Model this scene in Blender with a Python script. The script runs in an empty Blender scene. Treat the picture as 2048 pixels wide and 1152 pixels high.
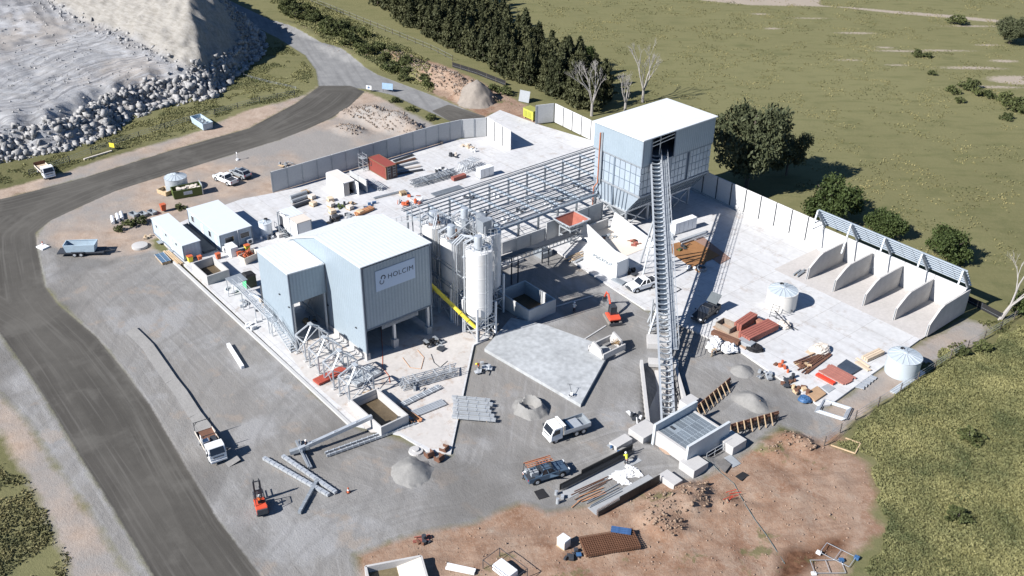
import bpy, math, random
import numpy as np
from math import sin, cos, pi, radians
from mathutils import Vector, Matrix
random.seed(7); np.random.seed(7)
C = bpy.context.scene.collection
SC = bpy.context.scene

# ------------------------------------------------------------------ camera, sky, sun, exposure
CAM_H = 77.0
F_PX, PITCH, ROLL, YAW = 1990.9, radians(30.564), radians(-0.8), radians(-50.07)
def _cam_axes():
    cp, sp = cos(PITCH), sin(PITCH)
    fw = np.array([0, cp, -sp]); rt = np.array([1., 0, 0]); dn = np.cross(fw, rt)
    c, s = cos(ROLL), sin(ROLL)
    r2 = c*rt+s*dn; d2 = -s*rt+c*dn
    R = np.array([[cos(YAW), sin(YAW), 0], [-sin(YAW), cos(YAW), 0], [0, 0, 1.]])
    return R@r2, R@d2, R@fw
RT, DN, FW = _cam_axes()
cam_d = bpy.data.cameras.new('camera'); cam = bpy.data.objects.new('camera', cam_d); C.objects.link(cam)
cam_d.sensor_width = 36.0; cam_d.lens = 36.0*F_PX/2048; cam_d.clip_start = 1.0; cam_d.clip_end = 6000
M = Matrix(((RT[0], -DN[0], -FW[0], 0), (RT[1], -DN[1], -FW[1], 0), (RT[2], -DN[2], -FW[2], CAM_H), (0, 0, 0, 1)))
cam.matrix_world = M
SC.camera = cam
SUN_AZ, SUN_EL = radians(80.5+180), radians(36.6)     # direction the light comes from (site axes), elevation
w = bpy.data.worlds.new('World'); SC.world = w; w.use_nodes = True
nt = w.node_tree; nt.nodes.clear()
sky = nt.nodes.new('ShaderNodeTexSky'); sky.sky_type = 'NISHITA'; sky.sun_disc = False
sky.sun_elevation = SUN_EL; sky.sun_rotation = pi/2-SUN_AZ
sky.air_density = 1.0; sky.dust_density = 0.0; sky.ozone_density = 6.0
bg = nt.nodes.new('ShaderNodeBackground'); bg.inputs[1].default_value = 0.05
wo = nt.nodes.new('ShaderNodeOutputWorld')
nt.links.new(sky.outputs[0], bg.inputs[0]); nt.links.new(bg.outputs[0], wo.inputs[0])
sl = bpy.data.lights.new('sun', 'SUN'); sl.energy = 5.0; sl.angle = radians(0.5); sl.color = (1.0, 0.925, 0.825)
so = bpy.data.objects.new('sun', sl); C.objects.link(so)
sd_ = Vector((cos(SUN_EL)*cos(SUN_AZ), cos(SUN_EL)*sin(SUN_AZ), sin(SUN_EL)))
so.rotation_euler = sd_.to_track_quat('Z', 'Y').to_euler(); so.location = (-100, 60, 120)
SC.cycles.diffuse_bounces = 1
SC.view_settings.use_white_balance = True; SC.view_settings.white_balance_temperature = 6050
SC.view_settings.view_transform = 'Standard'; SC.view_settings.look = 'None'
SC.view_settings.exposure = 0.8; SC.view_settings.gamma = 1.0; SC.view_settings.use_curve_mapping = False

# ------------------------------------------------------------------ site helpers
def G(u, v, z=0.0):
    """site point at height z seen at (u, v) in the survey photo"""
    D = (u-1024)/F_PX*RT+(v-576)/F_PX*DN+FW
    t = (z-CAM_H)/D[2]
    return Vector((t*D[0], t*D[1], z))
def GX(u, v, x):
    D = (u-1024)/F_PX*RT+(v-576)/F_PX*DN+FW
    t = x/D[0]; return Vector((x, t*D[1], CAM_H+t*D[2]))
def GY(u, v, y):
    D = (u-1024)/F_PX*RT+(v-576)/F_PX*DN+FW
    t = y/D[1]; return Vector((t*D[0], y, CAM_H+t*D[2]))
def ang(p, q):
    return math.atan2(q[1]-p[1], q[0]-p[0])
SZ = 0.25            # top of the concrete slabs

MATS = {}
def nd(t, ty, **kw):
    n = t.nodes.new(ty)
    for k, v in kw.items():
        if k.startswith('i_'): n.inputs[k[2:].replace('_', ' ')].default_value = v
        else: setattr(n, k, v)
    return n
def mat(name, col, rough=0.7, metal=0.0, var=0.15, scale=0.6, bump=0.0, bscale=8.0, corr=None, rust=0.0, rnd=0.0, spec=0.4,
        stain=None, joints=None):
    """procedural surface: base colour with two scales of wear, optional relief, ribs (corr = (axis, pitch)), rust, random tint"""
    if name in MATS: return MATS[name]
    m = bpy.data.materials.new(name); m.use_nodes = True; t = m.node_tree; L = t.links
    b = t.nodes['Principled BSDF']; b.inputs['Roughness'].default_value = rough; b.inputs['Metallic'].default_value = metal
    b.inputs['Specular IOR Level'].default_value = spec
    tc = nd(t, 'ShaderNodeTexCoord')
    n1 = nd(t, 'ShaderNodeTexNoise', i_Scale=scale, i_Detail=6.0, i_Roughness=0.65)
    n2 = nd(t, 'ShaderNodeTexNoise', i_Scale=scale*9, i_Detail=3.0)
    L.new(tc.outputs['Object'], n1.inputs['Vector']); L.new(tc.outputs['Object'], n2.inputs['Vector'])
    ad = nd(t, 'ShaderNodeMath', operation='ADD'); L.new(n1.outputs[0], ad.inputs[0]); L.new(n2.outputs[0], ad.inputs[1])
    mr = nd(t, 'ShaderNodeMapRange'); mr.inputs[1].default_value = 0.7; mr.inputs[2].default_value = 1.3
    mr.inputs[3].default_value = 1-var; mr.inputs[4].default_value = 1+var
    L.new(ad.outputs[0], mr.inputs[0])
    last = mr.outputs[0]
    if rnd:
        oi = nd(t, 'ShaderNodeObjectInfo'); m2 = nd(t, 'ShaderNodeMapRange'); m2.inputs[3].default_value = 1-rnd; m2.inputs[4].default_value = 1+rnd
        L.new(oi.outputs['Random'], m2.inputs[0]); mm = nd(t, 'ShaderNodeMath', operation='MULTIPLY')
        L.new(last, mm.inputs[0]); L.new(m2.outputs[0], mm.inputs[1]); last = mm.outputs[0]
    cc = nd(t, 'ShaderNodeVectorMath', operation='SCALE'); cc.inputs[0].default_value = col[:3]
    L.new(last, cc.inputs['Scale']); cout = cc.outputs[0]
    sc_ = stain or ((0.16, 0.06, 0.025, rust) if rust else None)
    if sc_:
        n3 = nd(t, 'ShaderNodeTexNoise', i_Scale=scale*2.3, i_Detail=8.0, i_Roughness=0.75); L.new(tc.outputs['Object'], n3.inputs['Vector'])
        m3 = nd(t, 'ShaderNodeMapRange'); m3.inputs[1].default_value = 0.62-0.25*sc_[3]; m3.inputs[2].default_value = 0.72-0.2*sc_[3]
        L.new(n3.outputs[0], m3.inputs[0]); mx = nd(t, 'ShaderNodeMix', data_type='RGBA')
        m4 = nd(t, 'ShaderNodeMath', operation='MULTIPLY'); m4.inputs[1].default_value = min(1, 0.35+sc_[3]); L.new(m3.outputs[0], m4.inputs[0])
        L.new(m4.outputs[0], mx.inputs[0]); L.new(cout, mx.inputs[6]); mx.inputs[7].default_value = (*sc_[:3], 1); cout = mx.outputs[2]
    if joints:
        bt = nd(t, 'ShaderNodeTexBrick', i_Scale=1.0, offset=0.0); bt.inputs['Brick Width'].default_value = joints[0]; bt.inputs['Row Height'].default_value = joints[1]
        bt.inputs['Mortar Size'].default_value = .035; bt.inputs['Mortar Smooth'].default_value = .3; bt.inputs['Color1'].default_value = (1, 1, 1, 1); bt.inputs['Color2'].default_value = (.955, .955, .965, 1); bt.inputs['Mortar'].default_value = (.66, .65, .64, 1)
        L.new(tc.outputs['Object'], bt.inputs['Vector']); mj = nd(t, 'ShaderNodeMix', data_type='RGBA', blend_type='MULTIPLY'); mj.inputs[0].default_value = 1.0
        L.new(cout, mj.inputs[6]); L.new(bt.outputs[0], mj.inputs[7]); cout = mj.outputs[2]
        # dust and tyre smears in long streaks
        mp = nd(t, 'ShaderNodeMapping'); mp.inputs['Scale'].default_value = (.10, .9, 1); mp.inputs['Rotation'].default_value = (0, 0, .5); n5 = nd(t, 'ShaderNodeTexNoise', i_Scale=.8, i_Detail=5.0, i_Roughness=.65)
        L.new(tc.outputs['Object'], mp.inputs[0]); L.new(mp.outputs[0], n5.inputs['Vector']); m6 = nd(t, 'ShaderNodeMapRange'); m6.inputs[1].default_value = .52; m6.inputs[2].default_value = .72; m6.inputs[4].default_value = .3
        L.new(n5.outputs[0], m6.inputs[0]); m7 = nd(t, 'ShaderNodeMix', data_type='RGBA'); L.new(m6.outputs[0], m7.inputs[0]); L.new(cout, m7.inputs[6]); m7.inputs[7].default_value = (.33, .31, .29, 1); cout = m7.outputs[2]
    L.new(cout, b.inputs['Base Color'])
    if corr or bump:
        bp = nd(t, 'ShaderNodeBump'); bp.inputs['Distance'].default_value = 0.05
        if corr:
            ax, pitch = corr
            sx = nd(t, 'ShaderNodeSeparateXYZ'); L.new(tc.outputs['Object'], sx.inputs[0])
            mu = nd(t, 'ShaderNodeMath', operation='MULTIPLY'); mu.inputs[1].default_value = 2*pi/pitch
            if ax == 'S':      # ribs that run down any upright wall: x+y
                a2 = nd(t, 'ShaderNodeMath', operation='ADD'); L.new(sx.outputs[0], a2.inputs[0]); L.new(sx.outputs[1], a2.inputs[1]); L.new(a2.outputs[0], mu.inputs[0])
            else: L.new(sx.outputs['XYZ'.index(ax)], mu.inputs[0])
            sn = nd(t, 'ShaderNodeMath', operation='SINE'); L.new(mu.outputs[0], sn.inputs[0]); L.new(sn.outputs[0], bp.inputs['Height'])
            bp.inputs['Strength'].default_value = 0.55; bp.inputs['Distance'].default_value = 0.03 if ax == 'S' else 0.009
        else:
            nb = nd(t, 'ShaderNodeTexNoise', i_Scale=bscale, i_Detail=5.0); L.new(tc.outputs['Object'], nb.inputs['Vector'])
            L.new(nb.outputs[0], bp.inputs['Height']); bp.inputs['Strength'].default_value = bump
        L.new(bp.outputs[0], b.inputs['Normal'])
    MATS[name] = m; return m

ORG = {}
def thing(name, label, cat, loc, rz=0.0, group=None):
    o = bpy.data.objects.new(name, None); C.objects.link(o); o.empty_display_size = 0.3
    o.location = loc; o.rotation_euler = (0, 0, rz); o['label'] = label; o['category'] = cat
    if group: o['group'] = group
    ORG[o.name] = Vector(loc); return o
def tag(o, label, cat, group=None):
    o['label'] = label; o['category'] = cat
    if group: o['group'] = group
    return o
def copy_thing(src, loc, rz=0.0, label=None, group=None, scale=None):
    r = src.copy(); C.objects.link(r); r.location = loc; r.rotation_euler = (0, 0, rz)
    if scale: r.scale = scale if hasattr(scale, '__len__') else (scale,)*3
    if label: r['label'] = label
    if group: r['group'] = group
    for ch in KIDS.get(src.name, []):
        c = ch.copy(); C.objects.link(c); c.parent = r
        KIDS.setdefault(r.name, []).append(c)
        for g in KIDS.get(ch.name, []):
            d = g.copy(); C.objects.link(d); d.parent = c; KIDS.setdefault(c.name, []).append(d)
    return r
KIDS = {}
def link_child(o, parent):
    o.parent = parent; KIDS.setdefault(parent.name, []).append(o)

class MB:
    def __init__(s): s.v = []; s.f = []
    def add(s, vs, fs):
        n = len(s.v); s.v += [tuple(p) for p in vs]; s.f += [tuple(i+n for i in f) for f in fs]; return s
    def box(s, c, d, rz=0.0, ry=0.0):
        x, y, z = d[0]/2, d[1]/2, d[2]/2; vs = []
        for p in ((-x,-y,-z),(x,-y,-z),(x,y,-z),(-x,y,-z),(-x,-y,z),(x,-y,z),(x,y,z),(-x,y,z)):
            q = p
            if ry: q = (q[0]*cos(ry)+q[2]*sin(ry), q[1], -q[0]*sin(ry)+q[2]*cos(ry))
            if rz: q = (q[0]*cos(rz)-q[1]*sin(rz), q[0]*sin(rz)+q[1]*cos(rz), q[2])
            vs.append((q[0]+c[0], q[1]+c[1], q[2]+c[2]))
        return s.add(vs, HEXF)
    def b2(s, a, b):          # box by two corners
        return s.box([(a[i]+b[i])/2 for i in range(3)], [abs(a[i]-b[i]) for i in range(3)])
    def hexa(s, pts): return s.add(pts, HEXF)
    def beam(s, p, q, w=0.15, h=None, up=(0, 0, 1)):
        h = h or w; p = Vector(p); q = Vector(q); d = (q-p)
        if d.length < 1e-6: return s
        d.normalize(); u = Vector(up)
        if abs(d.dot(u)) > 0.98: u = Vector((1, 0, 0))
        a = d.cross(u).normalized(); b = a.cross(d).normalized()
        a *= w/2; b *= h/2
        return s.add([p-a-b, p+a-b, p+a+b, p-a+b, q-a-b, q+a-b, q+a+b, q-a+b], [(0,3,2,1),(4,5,6,7),(0,1,5,4),(1,2,6,5),(2,3,7,6),(3,0,4,7)])
    def ibeam(s, p, q, w=0.2, h=0.3):
        p = Vector(p); q = Vector(q); d = (q-p).normalized(); u = Vector((0, 0, 1))
        if abs(d.z) > 0.98: u = Vector((1, 0, 0))
        a = d.cross(u).normalized(); b = a.cross(d).normalized()
        o = b*(h/2-0.015)
        s.beam(p+o, q+o, w, 0.035, up=b); s.beam(p-o, q-o, w, 0.035, up=b); s.beam(p, q, 0.03, h-0.066, up=b); return s
    def tube(s, p, q, r, r2=None, n=10, cap=True):
        r2 = r if r2 is None else r2
        p = Vector(p); q = Vector(q); d = (q-p).normalized(); u = Vector((0, 0, 1)) if abs(d.z) < 0.95 else Vector((1, 0, 0))
        a = d.cross(u).normalized(); b = a.cross(d).normalized(); vs = []
        for k in range(n): t = 2*pi*k/n; e = a*cos(t)+b*sin(t); vs += [p+e*r, q+e*r2]
        fs = [(2*k, 2*((k+1) % n), 2*((k+1) % n)+1, 2*k+1) for k in range(n)]
        if cap: fs += [tuple(2*k for k in range(n))[::-1], tuple(2*k+1 for k in range(n))]
        return s.add(vs, fs)
    def path(s, pts, r, n=7):
        for a, b in zip(pts[:-1], pts[1:]): s.tube(a, b, r, n=n)
        return s
    def prism(s, poly, z0, z1):
        n = len(poly)
        A = sum(poly[i][0]*poly[(i+1) % n][1]-poly[(i+1) % n][0]*poly[i][1] for i in range(n))
        if A < 0: poly = poly[::-1]
        vs = [(p[0], p[1], z0) for p in poly]+[(p[0], p[1], z1) for p in poly]
        return s.add(vs, [tuple(range(n))[::-1], tuple(range(n, 2*n))]+[(i, (i+1) % n, (i+1) % n+n, i+n) for i in range(n)])
    def side(s, poly, y0, y1, inset=0.0):    # outline in x-z, pushed out along y
        n = len(poly); vs = [(p[0], y0, p[1]) for p in poly]+[(p[0], y1, p[1]) for p in poly]
        return s.add(vs, [tuple(range(n)), tuple(range(n, 2*n))[::-1]]+[(i, i+n, (i+1) % n+n, (i+1) % n) for i in range(n)])
    def lathe(s, prof, c=(0, 0, 0), n=24):
        vs = []; m = len(prof)
        for k in range(n):
            t = 2*pi*k/n
            vs += [(c[0]+r*cos(t), c[1]+r*sin(t), c[2]+z) for r, z in prof]
        fs = [(k*m+j, ((k+1) % n)*m+j, ((k+1) % n)*m+j+1, k*m+j+1) for k in range(n) for j in range(m-1)]
        return s.add(vs, fs)
    def ring(s, c, r, t, n=20):     # thin hoop
        pts = [Vector((c[0]+r*cos(2*pi*k/n), c[1]+r*sin(2*pi*k/n), c[2])) for k in range(n+1)]
        for a, b in zip(pts[:-1], pts[1:]): s.beam(a, b, t)
        return s
    def build(s, name, m, parent=None, smooth=False, world=False, bevel=0.0, label=None, share=None):
        me = bpy.data.meshes.new(name); off = ORG[parent_root(parent)] if (world and parent) else Vector((0, 0, 0))
        vs = [(p[0]-off.x, p[1]-off.y, p[2]-off.z) for p in s.v] if world and parent else s.v
        me.from_pydata(vs, [], s.f); me.materials.append(m)
        if smooth:
            me.polygons.foreach_set('use_smooth', [True]*len(me.polygons))
            try: me.set_sharp_from_angle(angle=radians(40))
            except Exception: pass
        o = bpy.data.objects.new(name, me); C.objects.link(o)
        if parent: link_child(o, parent); ROOT[o.name] = parent_root(parent)
        if bevel:
            bm = o.modifiers.new('bevel', 'BEVEL'); bm.width = bevel; bm.segments = 2; bm.limit_method = 'ANGLE'
        if label: o['label'] = label
        return o
HEXF = [(0,3,2,1),(4,5,6,7),(0,1,5,4),(1,2,6,5),(2,3,7,6),(3,0,4,7)]
ROOT = {}
def parent_root(p): return ROOT.get(p.name, p.name)
def lone(mb, name, m, label, cat, loc, rz=0.0, group=None, smooth=False, bevel=0.0):
    """a thing that is one mesh, built in its own coordinates"""
    o = mb.build(name, m, smooth=smooth, bevel=bevel); o.location = loc; o.rotation_euler = (0, 0, rz); ORG[o.name] = Vector(loc)
    return tag(o, label, cat, group)
def dup(o, loc, parent=None, rz=0.0, name=None, scale=None):
    c = o.copy(); C.objects.link(c); c.location = loc; c.rotation_euler = (0, 0, rz)
    if parent: link_child(c, parent); ROOT[c.name] = parent_root(parent)
    if scale: c.scale = scale
    return c
def npmesh(name, V, Fq, m, attrs=None, smooth=False):
    me = bpy.data.meshes.new(name); V = np.asarray(V, np.float32); Fq = np.asarray(Fq, np.int32); k = Fq.shape[1]
    me.vertices.add(len(V)); me.vertices.foreach_set('co', V.ravel())
    me.loops.add(Fq.size); me.loops.foreach_set('vertex_index', Fq.ravel())
    me.polygons.add(len(Fq)); me.polygons.foreach_set('loop_start', np.arange(0, Fq.size, k, dtype=np.int32))
    me.polygons.foreach_set('loop_total', np.full(len(Fq), k, np.int32))
    if smooth: me.polygons.foreach_set('use_smooth', np.ones(len(Fq), bool))
    me.update(calc_edges=True)
    for an, ar in (attrs or {}).items():
        a = me.attributes.new(an, 'FLOAT_COLOR', 'POINT'); a.data.foreach_set('color', np.asarray(ar, np.float32).ravel())
    if m: me.materials.append(m)
    return me
def text_mesh(txt, size, extrude=0.01, bold=0.0, space=1.0):
    c = bpy.data.curves.new('lettering', 'FONT'); c.body = txt; c.size = size; c.extrude = extrude; c.offset = bold
    c.align_x = 'CENTER'; c.align_y = 'CENTER'; c.space_character = space
    o = bpy.data.objects.new('lettering', c); C.objects.link(o)
    dg = bpy.context.evaluated_depsgraph_get(); me = bpy.data.meshes.new_from_object(o.evaluated_get(dg))
    bpy.data.objects.remove(o); bpy.data.curves.remove(c); return me

# noise on a lattice (numpy)
class VN:
    def __init__(s, seed): s.t = np.random.RandomState(seed).rand(256, 256)
    def n(s, x, y):
        xi = np.floor(x).astype(int); yi = np.floor(y).astype(int); fx = x-xi; fy = y-yi
        fx = fx*fx*(3-2*fx); fy = fy*fy*(3-2*fy); t = s.t
        a = t[xi % 256, yi % 256]; b = t[(xi+1) % 256, yi % 256]; c = t[xi % 256, (yi+1) % 256]; d = t[(xi+1) % 256, (yi+1) % 256]
        return (a*(1-fx)+b*fx)*(1-fy)+(c*(1-fx)+d*fx)*fy
    def fbm(s, x, y, o=4):
        r = 0; a = .5; f = 1.
        for _ in range(o): r = r+a*(s.n(x*f, y*f)-.5); a *= .5; f *= 2.03
        return r*2
VNZ = VN(3)
def sdist(X, Y, poly):
    """signed distance (positive inside) from points to a polygon in site coordinates"""
    P = np.array([(p[0], p[1]) for p in poly]); n = len(P); d2 = np.full(X.shape, 1e12); ins = np.zeros(X.shape, bool)
    for i in range(n):
        a = P[i]; b = P[(i+1) % n]; e = b-a; wx = X-a[0]; wy = Y-a[1]
        t = np.clip((wx*e[0]+wy*e[1])/max(e@e, 1e-9), 0, 1); dx = wx-e[0]*t; dy = wy-e[1]*t
        d2 = np.minimum(d2, dx*dx+dy*dy)
        c = (a[1] > Y) != (b[1] > Y)
        with np.errstate(divide='ignore', invalid='ignore'):
            xx = (b[0]-a[0])*(Y-a[1])/(b[1]-a[1])+a[0]
        ins ^= c & (X < xx)
    d = np.sqrt(d2); return np.where(ins, d, -d)
def PP(*uv, z=0.0): return [G(u, v, z) for u, v in uv]
# ------------------------------------------------------------------ the ground
X0, X1, Y0, Y1, ST = -350., -8., -14., 345., 0.65
gx = np.arange(X0, X1+ST, ST); gy = np.arange(Y0, Y1+ST, ST)
GXX, GYY = np.meshgrid(gx, gy, indexing='ij')
road_dark = PP((620,1300),(522,1152),(440,1045),(370,930),(300,810),(260,757),(194,675),(115,608),(90,573),(75,501),(71,466),(101,441),(133,426),
    (231,382),(328,351),(426,321),(560,279),(612,259),(664,236),(700,212),(730,183),(700,172),(640,172),(590,208),(497,257),(347,299),(174,354),(21,394),
    (-150,430),(-170,560),(0,667),(62,752),(108,825),(156,905),(208,988),(307,1152),(400,1300))
road_light = PP((300,-60),(399,0),(486,42),(556,76),(611,111),(632,140),(638,174),(700,176),(730,178),(786,190),(838,215),(900,242),(972,236),(855,187),(754,149),(664,94),(560,49),
    (458,0),(380,-50))
road_patch = PP((866,222),(897,210),(972,233),(962,240),(902,243))
gravel = PP((620,1300),(440,1060),(240,735),(90,573),(72,500),(80,480),(150,512),(215,520),(310,500),(360,530),(700,850),(900,910),(948,690),(985,655),(930,600),(980,480),(1085,470),(1130,505),
    (1290,620),(1480,700),(1650,815),(1680,860),(1640,880),(1560,850),(1500,900),(1460,930),(1400,960),(1350,960),(1300,965),(1180,1010),(1100,1025),(1046,1005),(987,1026),(952,1047),
    (855,1061),(779,1085),(712,1110),(720,1152),(720,1300))
shoulder = PP((307,1152),(208,988),(156,905),(108,825),(62,752),(0,667),(-170,560),(-250,600),(0,790),(60,850),(110,930),(170,1010),(260,1152),(330,1300),(410,1300))
tan_nw = PP((72,470),(101,438),(231,380),(426,319),(560,278),(664,236),(730,183),(760,195),(800,215),(850,240),(890,262),(880,300),(560,400),(545,400),(480,415),(300,480),(320,520),(215,530),(110,510),(72,490))
tan_verge = PP((-150,440),(21,394),(174,354),(347,299),(497,257),(590,208),(640,172),(610,190),(560,205),(490,222),(400,262),(320,285),(200,320),(130,345),(60,365),(-150,415))
tan_left = PP((330,1300),(260,1152),(170,1010),(110,930),(60,850),(0,790),(-250,600),(-300,660),(0,860),(40,930),(75,1000),(110,1060),(140,1152),(200,1300))
tan_back = PP((860,185),(830,150),(770,110),(800,100),(900,135),(985,175),(1060,215),(1090,212),(1080,250),(985,225),(972,236),(920,212))
red = PP((720,1300),(712,1110),(779,1083),(855,1059),(952,1045),(987,1024),(1046,1003),(1100,1020),(1180,1010),(1300,962),(1400,955),(1460,925),(1540,870),(1640,860),(1665,850),(1690,880),(1660,890),(1700,905),
    (1740,930),(1755,985),(1740,1020),(1770,1060),(1700,1110),(1690,1152),(1690,1300))
ringdirt = PP((1660,812),(1850,680),(1930,640),(1975,650),(1960,690),(1890,705),(1830,765),(1760,800),(1700,850),(1660,880),(1610,850))
graddirt = PP((90,470),(310,470),(360,520),(215,535),(110,500))
rt_ = [G(u, v, 0) for u, v in ((-400,390),(0,322),(60,312),(140,296),(225,262),(245,240),(285,228),(310,213),(350,207),(420,195),(450,166),(480,140),(505,120),(524,95),(508,62),(480,50),(440,20),(395,-8),(330,-80),(100,-300),(-700,-100))]
quarry_toe = rt_
upper_toe = [G(90,3,7),G(146,35,7),G(243,66,7),G(312,104,6),G(368,139,4.5),G(425,172,1),G(450,166,0),G(480,140,0),G(505,120,0),G(524,95,0),G(508,62,0),G(480,50,0),G(440,20,0),G(395,-8,0),G(300,-90,0),G(100,-150,4)]
pond_red = PP((1555,1120),(1580,1095),(1625,1080),(1665,1075),(1700,1070),(1690,1095),(1650,1120),(1600,1150),(1570,1170),(1545,1160))
track = PP((1400,-30),(1400,0),(1500,10),(1600,12),(1700,14),(1790,22),(1900,30),(2048,45),(2200,60),(2200,64),(2048,50),(1900,36),(1790,27),(1640,10),(1640,-30))
SDF = {}
def sd(name, poly): SDF[name] = sdist(GXX, GYY, poly); return SDF[name]
sR = np.maximum(sd('rd', road_dark), sd('rp', road_patch)); sL = sd('rl', road_light); sG = np.maximum(sd('g', gravel), sd('sh', shoulder))
sT = np.maximum.reduce([sd('t1', tan_nw), sd('t2', tan_verge), sd('t3', tan_left), sd('t5', ringdirt)])
sBK = sd('t4', tan_back); sD = np.maximum(sd('red', red), sBK); sQ = sd('q', quarry_toe); sU = sd('u', upper_toe); sK = sd('tr', track); sP = sd('pond', pond_red)
for (u, v, ra, rb_) in ((1617,36,5,.6),(1712,66,7,1.2),(1770,95,3,1),(1797,102,8,1),(1885,101,9,1),(1945,136,11,1.6),(2038,160,13,5),(1990,174,9,1.2),(2008,122,5,1.5),(1945,52,9,1),(1545,57,3,1),(1520,28,3,1),(1975,90,4,1),(1700,120,3,.6),(1795,130,3,.7)):
    ra *= .55; rb_ *= .62; c = G(u, v); a_ = radians(50); dx = GXX-c.x; dy = GYY-c.y; sK = np.maximum(sK, (1-np.hypot((dx*cos(a_)+dy*sin(a_))/ra, (-dx*sin(a_)+dy*cos(a_))/rb_))*min(ra, rb_))
# heights
H = 0.10*VNZ.fbm(GXX*.12, GYY*.12, 4)
soft = np.clip((np.maximum.reduce([sR, sL, sG])+1.5)/3, 0, 1); H = H*(1-.75*soft)
n1 = VNZ.fbm(GXX*.35+7, GYY*.35, 4); n2 = VNZ.fbm(GXX*.9, GYY*.9+3, 3); n3 = VNZ.fbm(GXX*.06+9, GYY*.06+5, 4)
H += np.clip(sD/4, 0, 1)*(1-np.clip(sG+.5, 0, 1))*(0.26*n1+0.20*n2+.10*np.abs(VNZ.fbm(GXX*2.1, GYY*2.1, 2)))
H += np.clip(sT/4, 0, 1)*(0.08*n1+0.05*n2)
q = np.clip(sQ+1.5*n1, 0, None)
h1 = np.minimum(q*.62, 5.2+q*.055+1.2*n3); h1 = h1+np.clip(q/3, 0, 1)*(0.30*n1+.14*n2)
rough_ = np.clip(1-abs(sQ-4)/7, 0, 1); h1 = h1+rough_*(.9*abs(n2)+.5*n1)
h1 = h1+np.clip((q-7)/5, 0, 1)*.08*np.sin(sQ*2.3+3*n3+1.2*n1)
gull = abs(((GXX*.8+GYY*.35+5*n3) % 2.6)/2.6-.5)*2
h1 += np.clip((q-6)/8, 0, 1)*np.clip(1-(q-6)/45, 0, 1)*.35*gull
u_ = np.clip(sU+1.0*n1, 0, None); gu = abs(((GXX*.9-GYY*.4+4*n1) % 3.1)/3.1-.5)*2
h2 = np.minimum(u_*.80, 12.5+1.0*n3)*(1+.05*n1)+np.clip(u_/3, 0, 1)*(.35*n2+.5*gu*np.clip(1-u_/16, 0, 1))
H = np.where(sQ > -3, H*.3+np.maximum(h1, 0), H)+np.maximum(h2, 0)*.95
def mound(u, v, rx, ry, h, rot=0.0, p=1.6, rgh=.3):
    global H
    c = G(u, v); dx = GXX-c.x; dy = GYY-c.y; a = (dx*cos(rot)+dy*sin(rot))/rx; b = (-dx*sin(rot)+dy*cos(rot))/ry
    r = np.sqrt(a*a+b*b)*(1+.35*n1); H = H+h*np.clip(1-r**p, 0, 1)*(1+rgh*n2+rgh*n1)
# spoil mounds and banks
for (u, v, rx, ry, h, rot) in ((775,250,9,4.0,2.3,.1),(735,232,7,4,1.5,.5),(815,262,6,3,1.8,.1),(700,262,5,3,1.0,.2),
        (800,118,8,3.2,1.7,.15),(850,150,9,4,2.4,.15),(905,172,9,4,2.8,.15),(948,196,6,4.5,3.0,.2),
        (1360,1012,4.2,2.3,1.5,.9),(1325,1048,3.2,2.2,1.1,.3),(1385,985,2.5,1.6,1.1,.9),(1590,885,3.4,2.2,.8,.4),(1545,900,2.6,1.8,.6,.2),
        (1505,805,2.2,1.8,.7,0),(1460,1010,3,1.2,.5,.8),(1410,925,1.8,1.4,.7,.2),(1345,890,2.6,1.2,.8,.2),
        (1250,905,2,1,.5,.3),(600,60,14,4,1.2,.1),(700,110,14,4,1.2,.1)):
    mound(u, v, rx, ry, h, rot)
H = H-np.clip(sP/2.5, 0, 1)*.7
# trench for the conveyor tail and sunken bays
tr = [(-72.5,84.0),(-71.0,87.3),(-58.5,79.5),(-61.5,73.5)]
tsd = sdist(GXX, GYY, tr); along = np.clip((GXX+72.5)/11, 0, 1)
H = np.where(tsd > -.2, -0.3-2.6*along, H)
pit_in = sdist(GXX, GYY, [(-60.6,74.3),(-60.6,80.0),(-55.9,80.0),(-55.9,74.3)]); H = np.where(pit_in > 0, -2.8, H)
fade = np.clip(np.minimum.reduce([GXX-X0, X1-GXX, GYY-Y0, Y1-GYY])/12, 0, 1); H = H*fade+(1-fade)*(-.02)
# under the slabs keep the ground low
def hgt(x, y):
    a = min(max((x-X0)/ST, 0), len(gx)-1.01); b = min(max((y-Y0)/ST, 0), len(gy)-1.01); i = int(a); j = int(b); fa = a-i; fb = b-j
    return float((H[i, j]*(1-fa)+H[i+1, j]*fa)*(1-fb)+(H[i, j+1]*(1-fa)+H[i+1, j+1]*fa)*fb)
def on(u, v, dz=0.0):
    p = G(u, v); p.z = hgt(p.x, p.y)+dz; return p

slabs = [PP((372,536),(704,852),(800,872),(855,905),(902,910),(948,693),(984,676),(960,600),(985,488),(1085,487),(1118,508),(1290,621),(1310,622),(1330,640),(1480,705),(1640,815),(1660,812),(1852,672),
            (1935,600),(1700,500),(1480,400),(1400,350),(1187,284),(1080,252),(1000,222),(965,240),(972,275),(899,283),(878,290),(549,388),(485,400),(400,430),(310,470))]
for s_ in slabs:
    ss = sdist(GXX, GYY, s_); H = np.where(ss > .4, np.minimum(H, 0.0), H)

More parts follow.
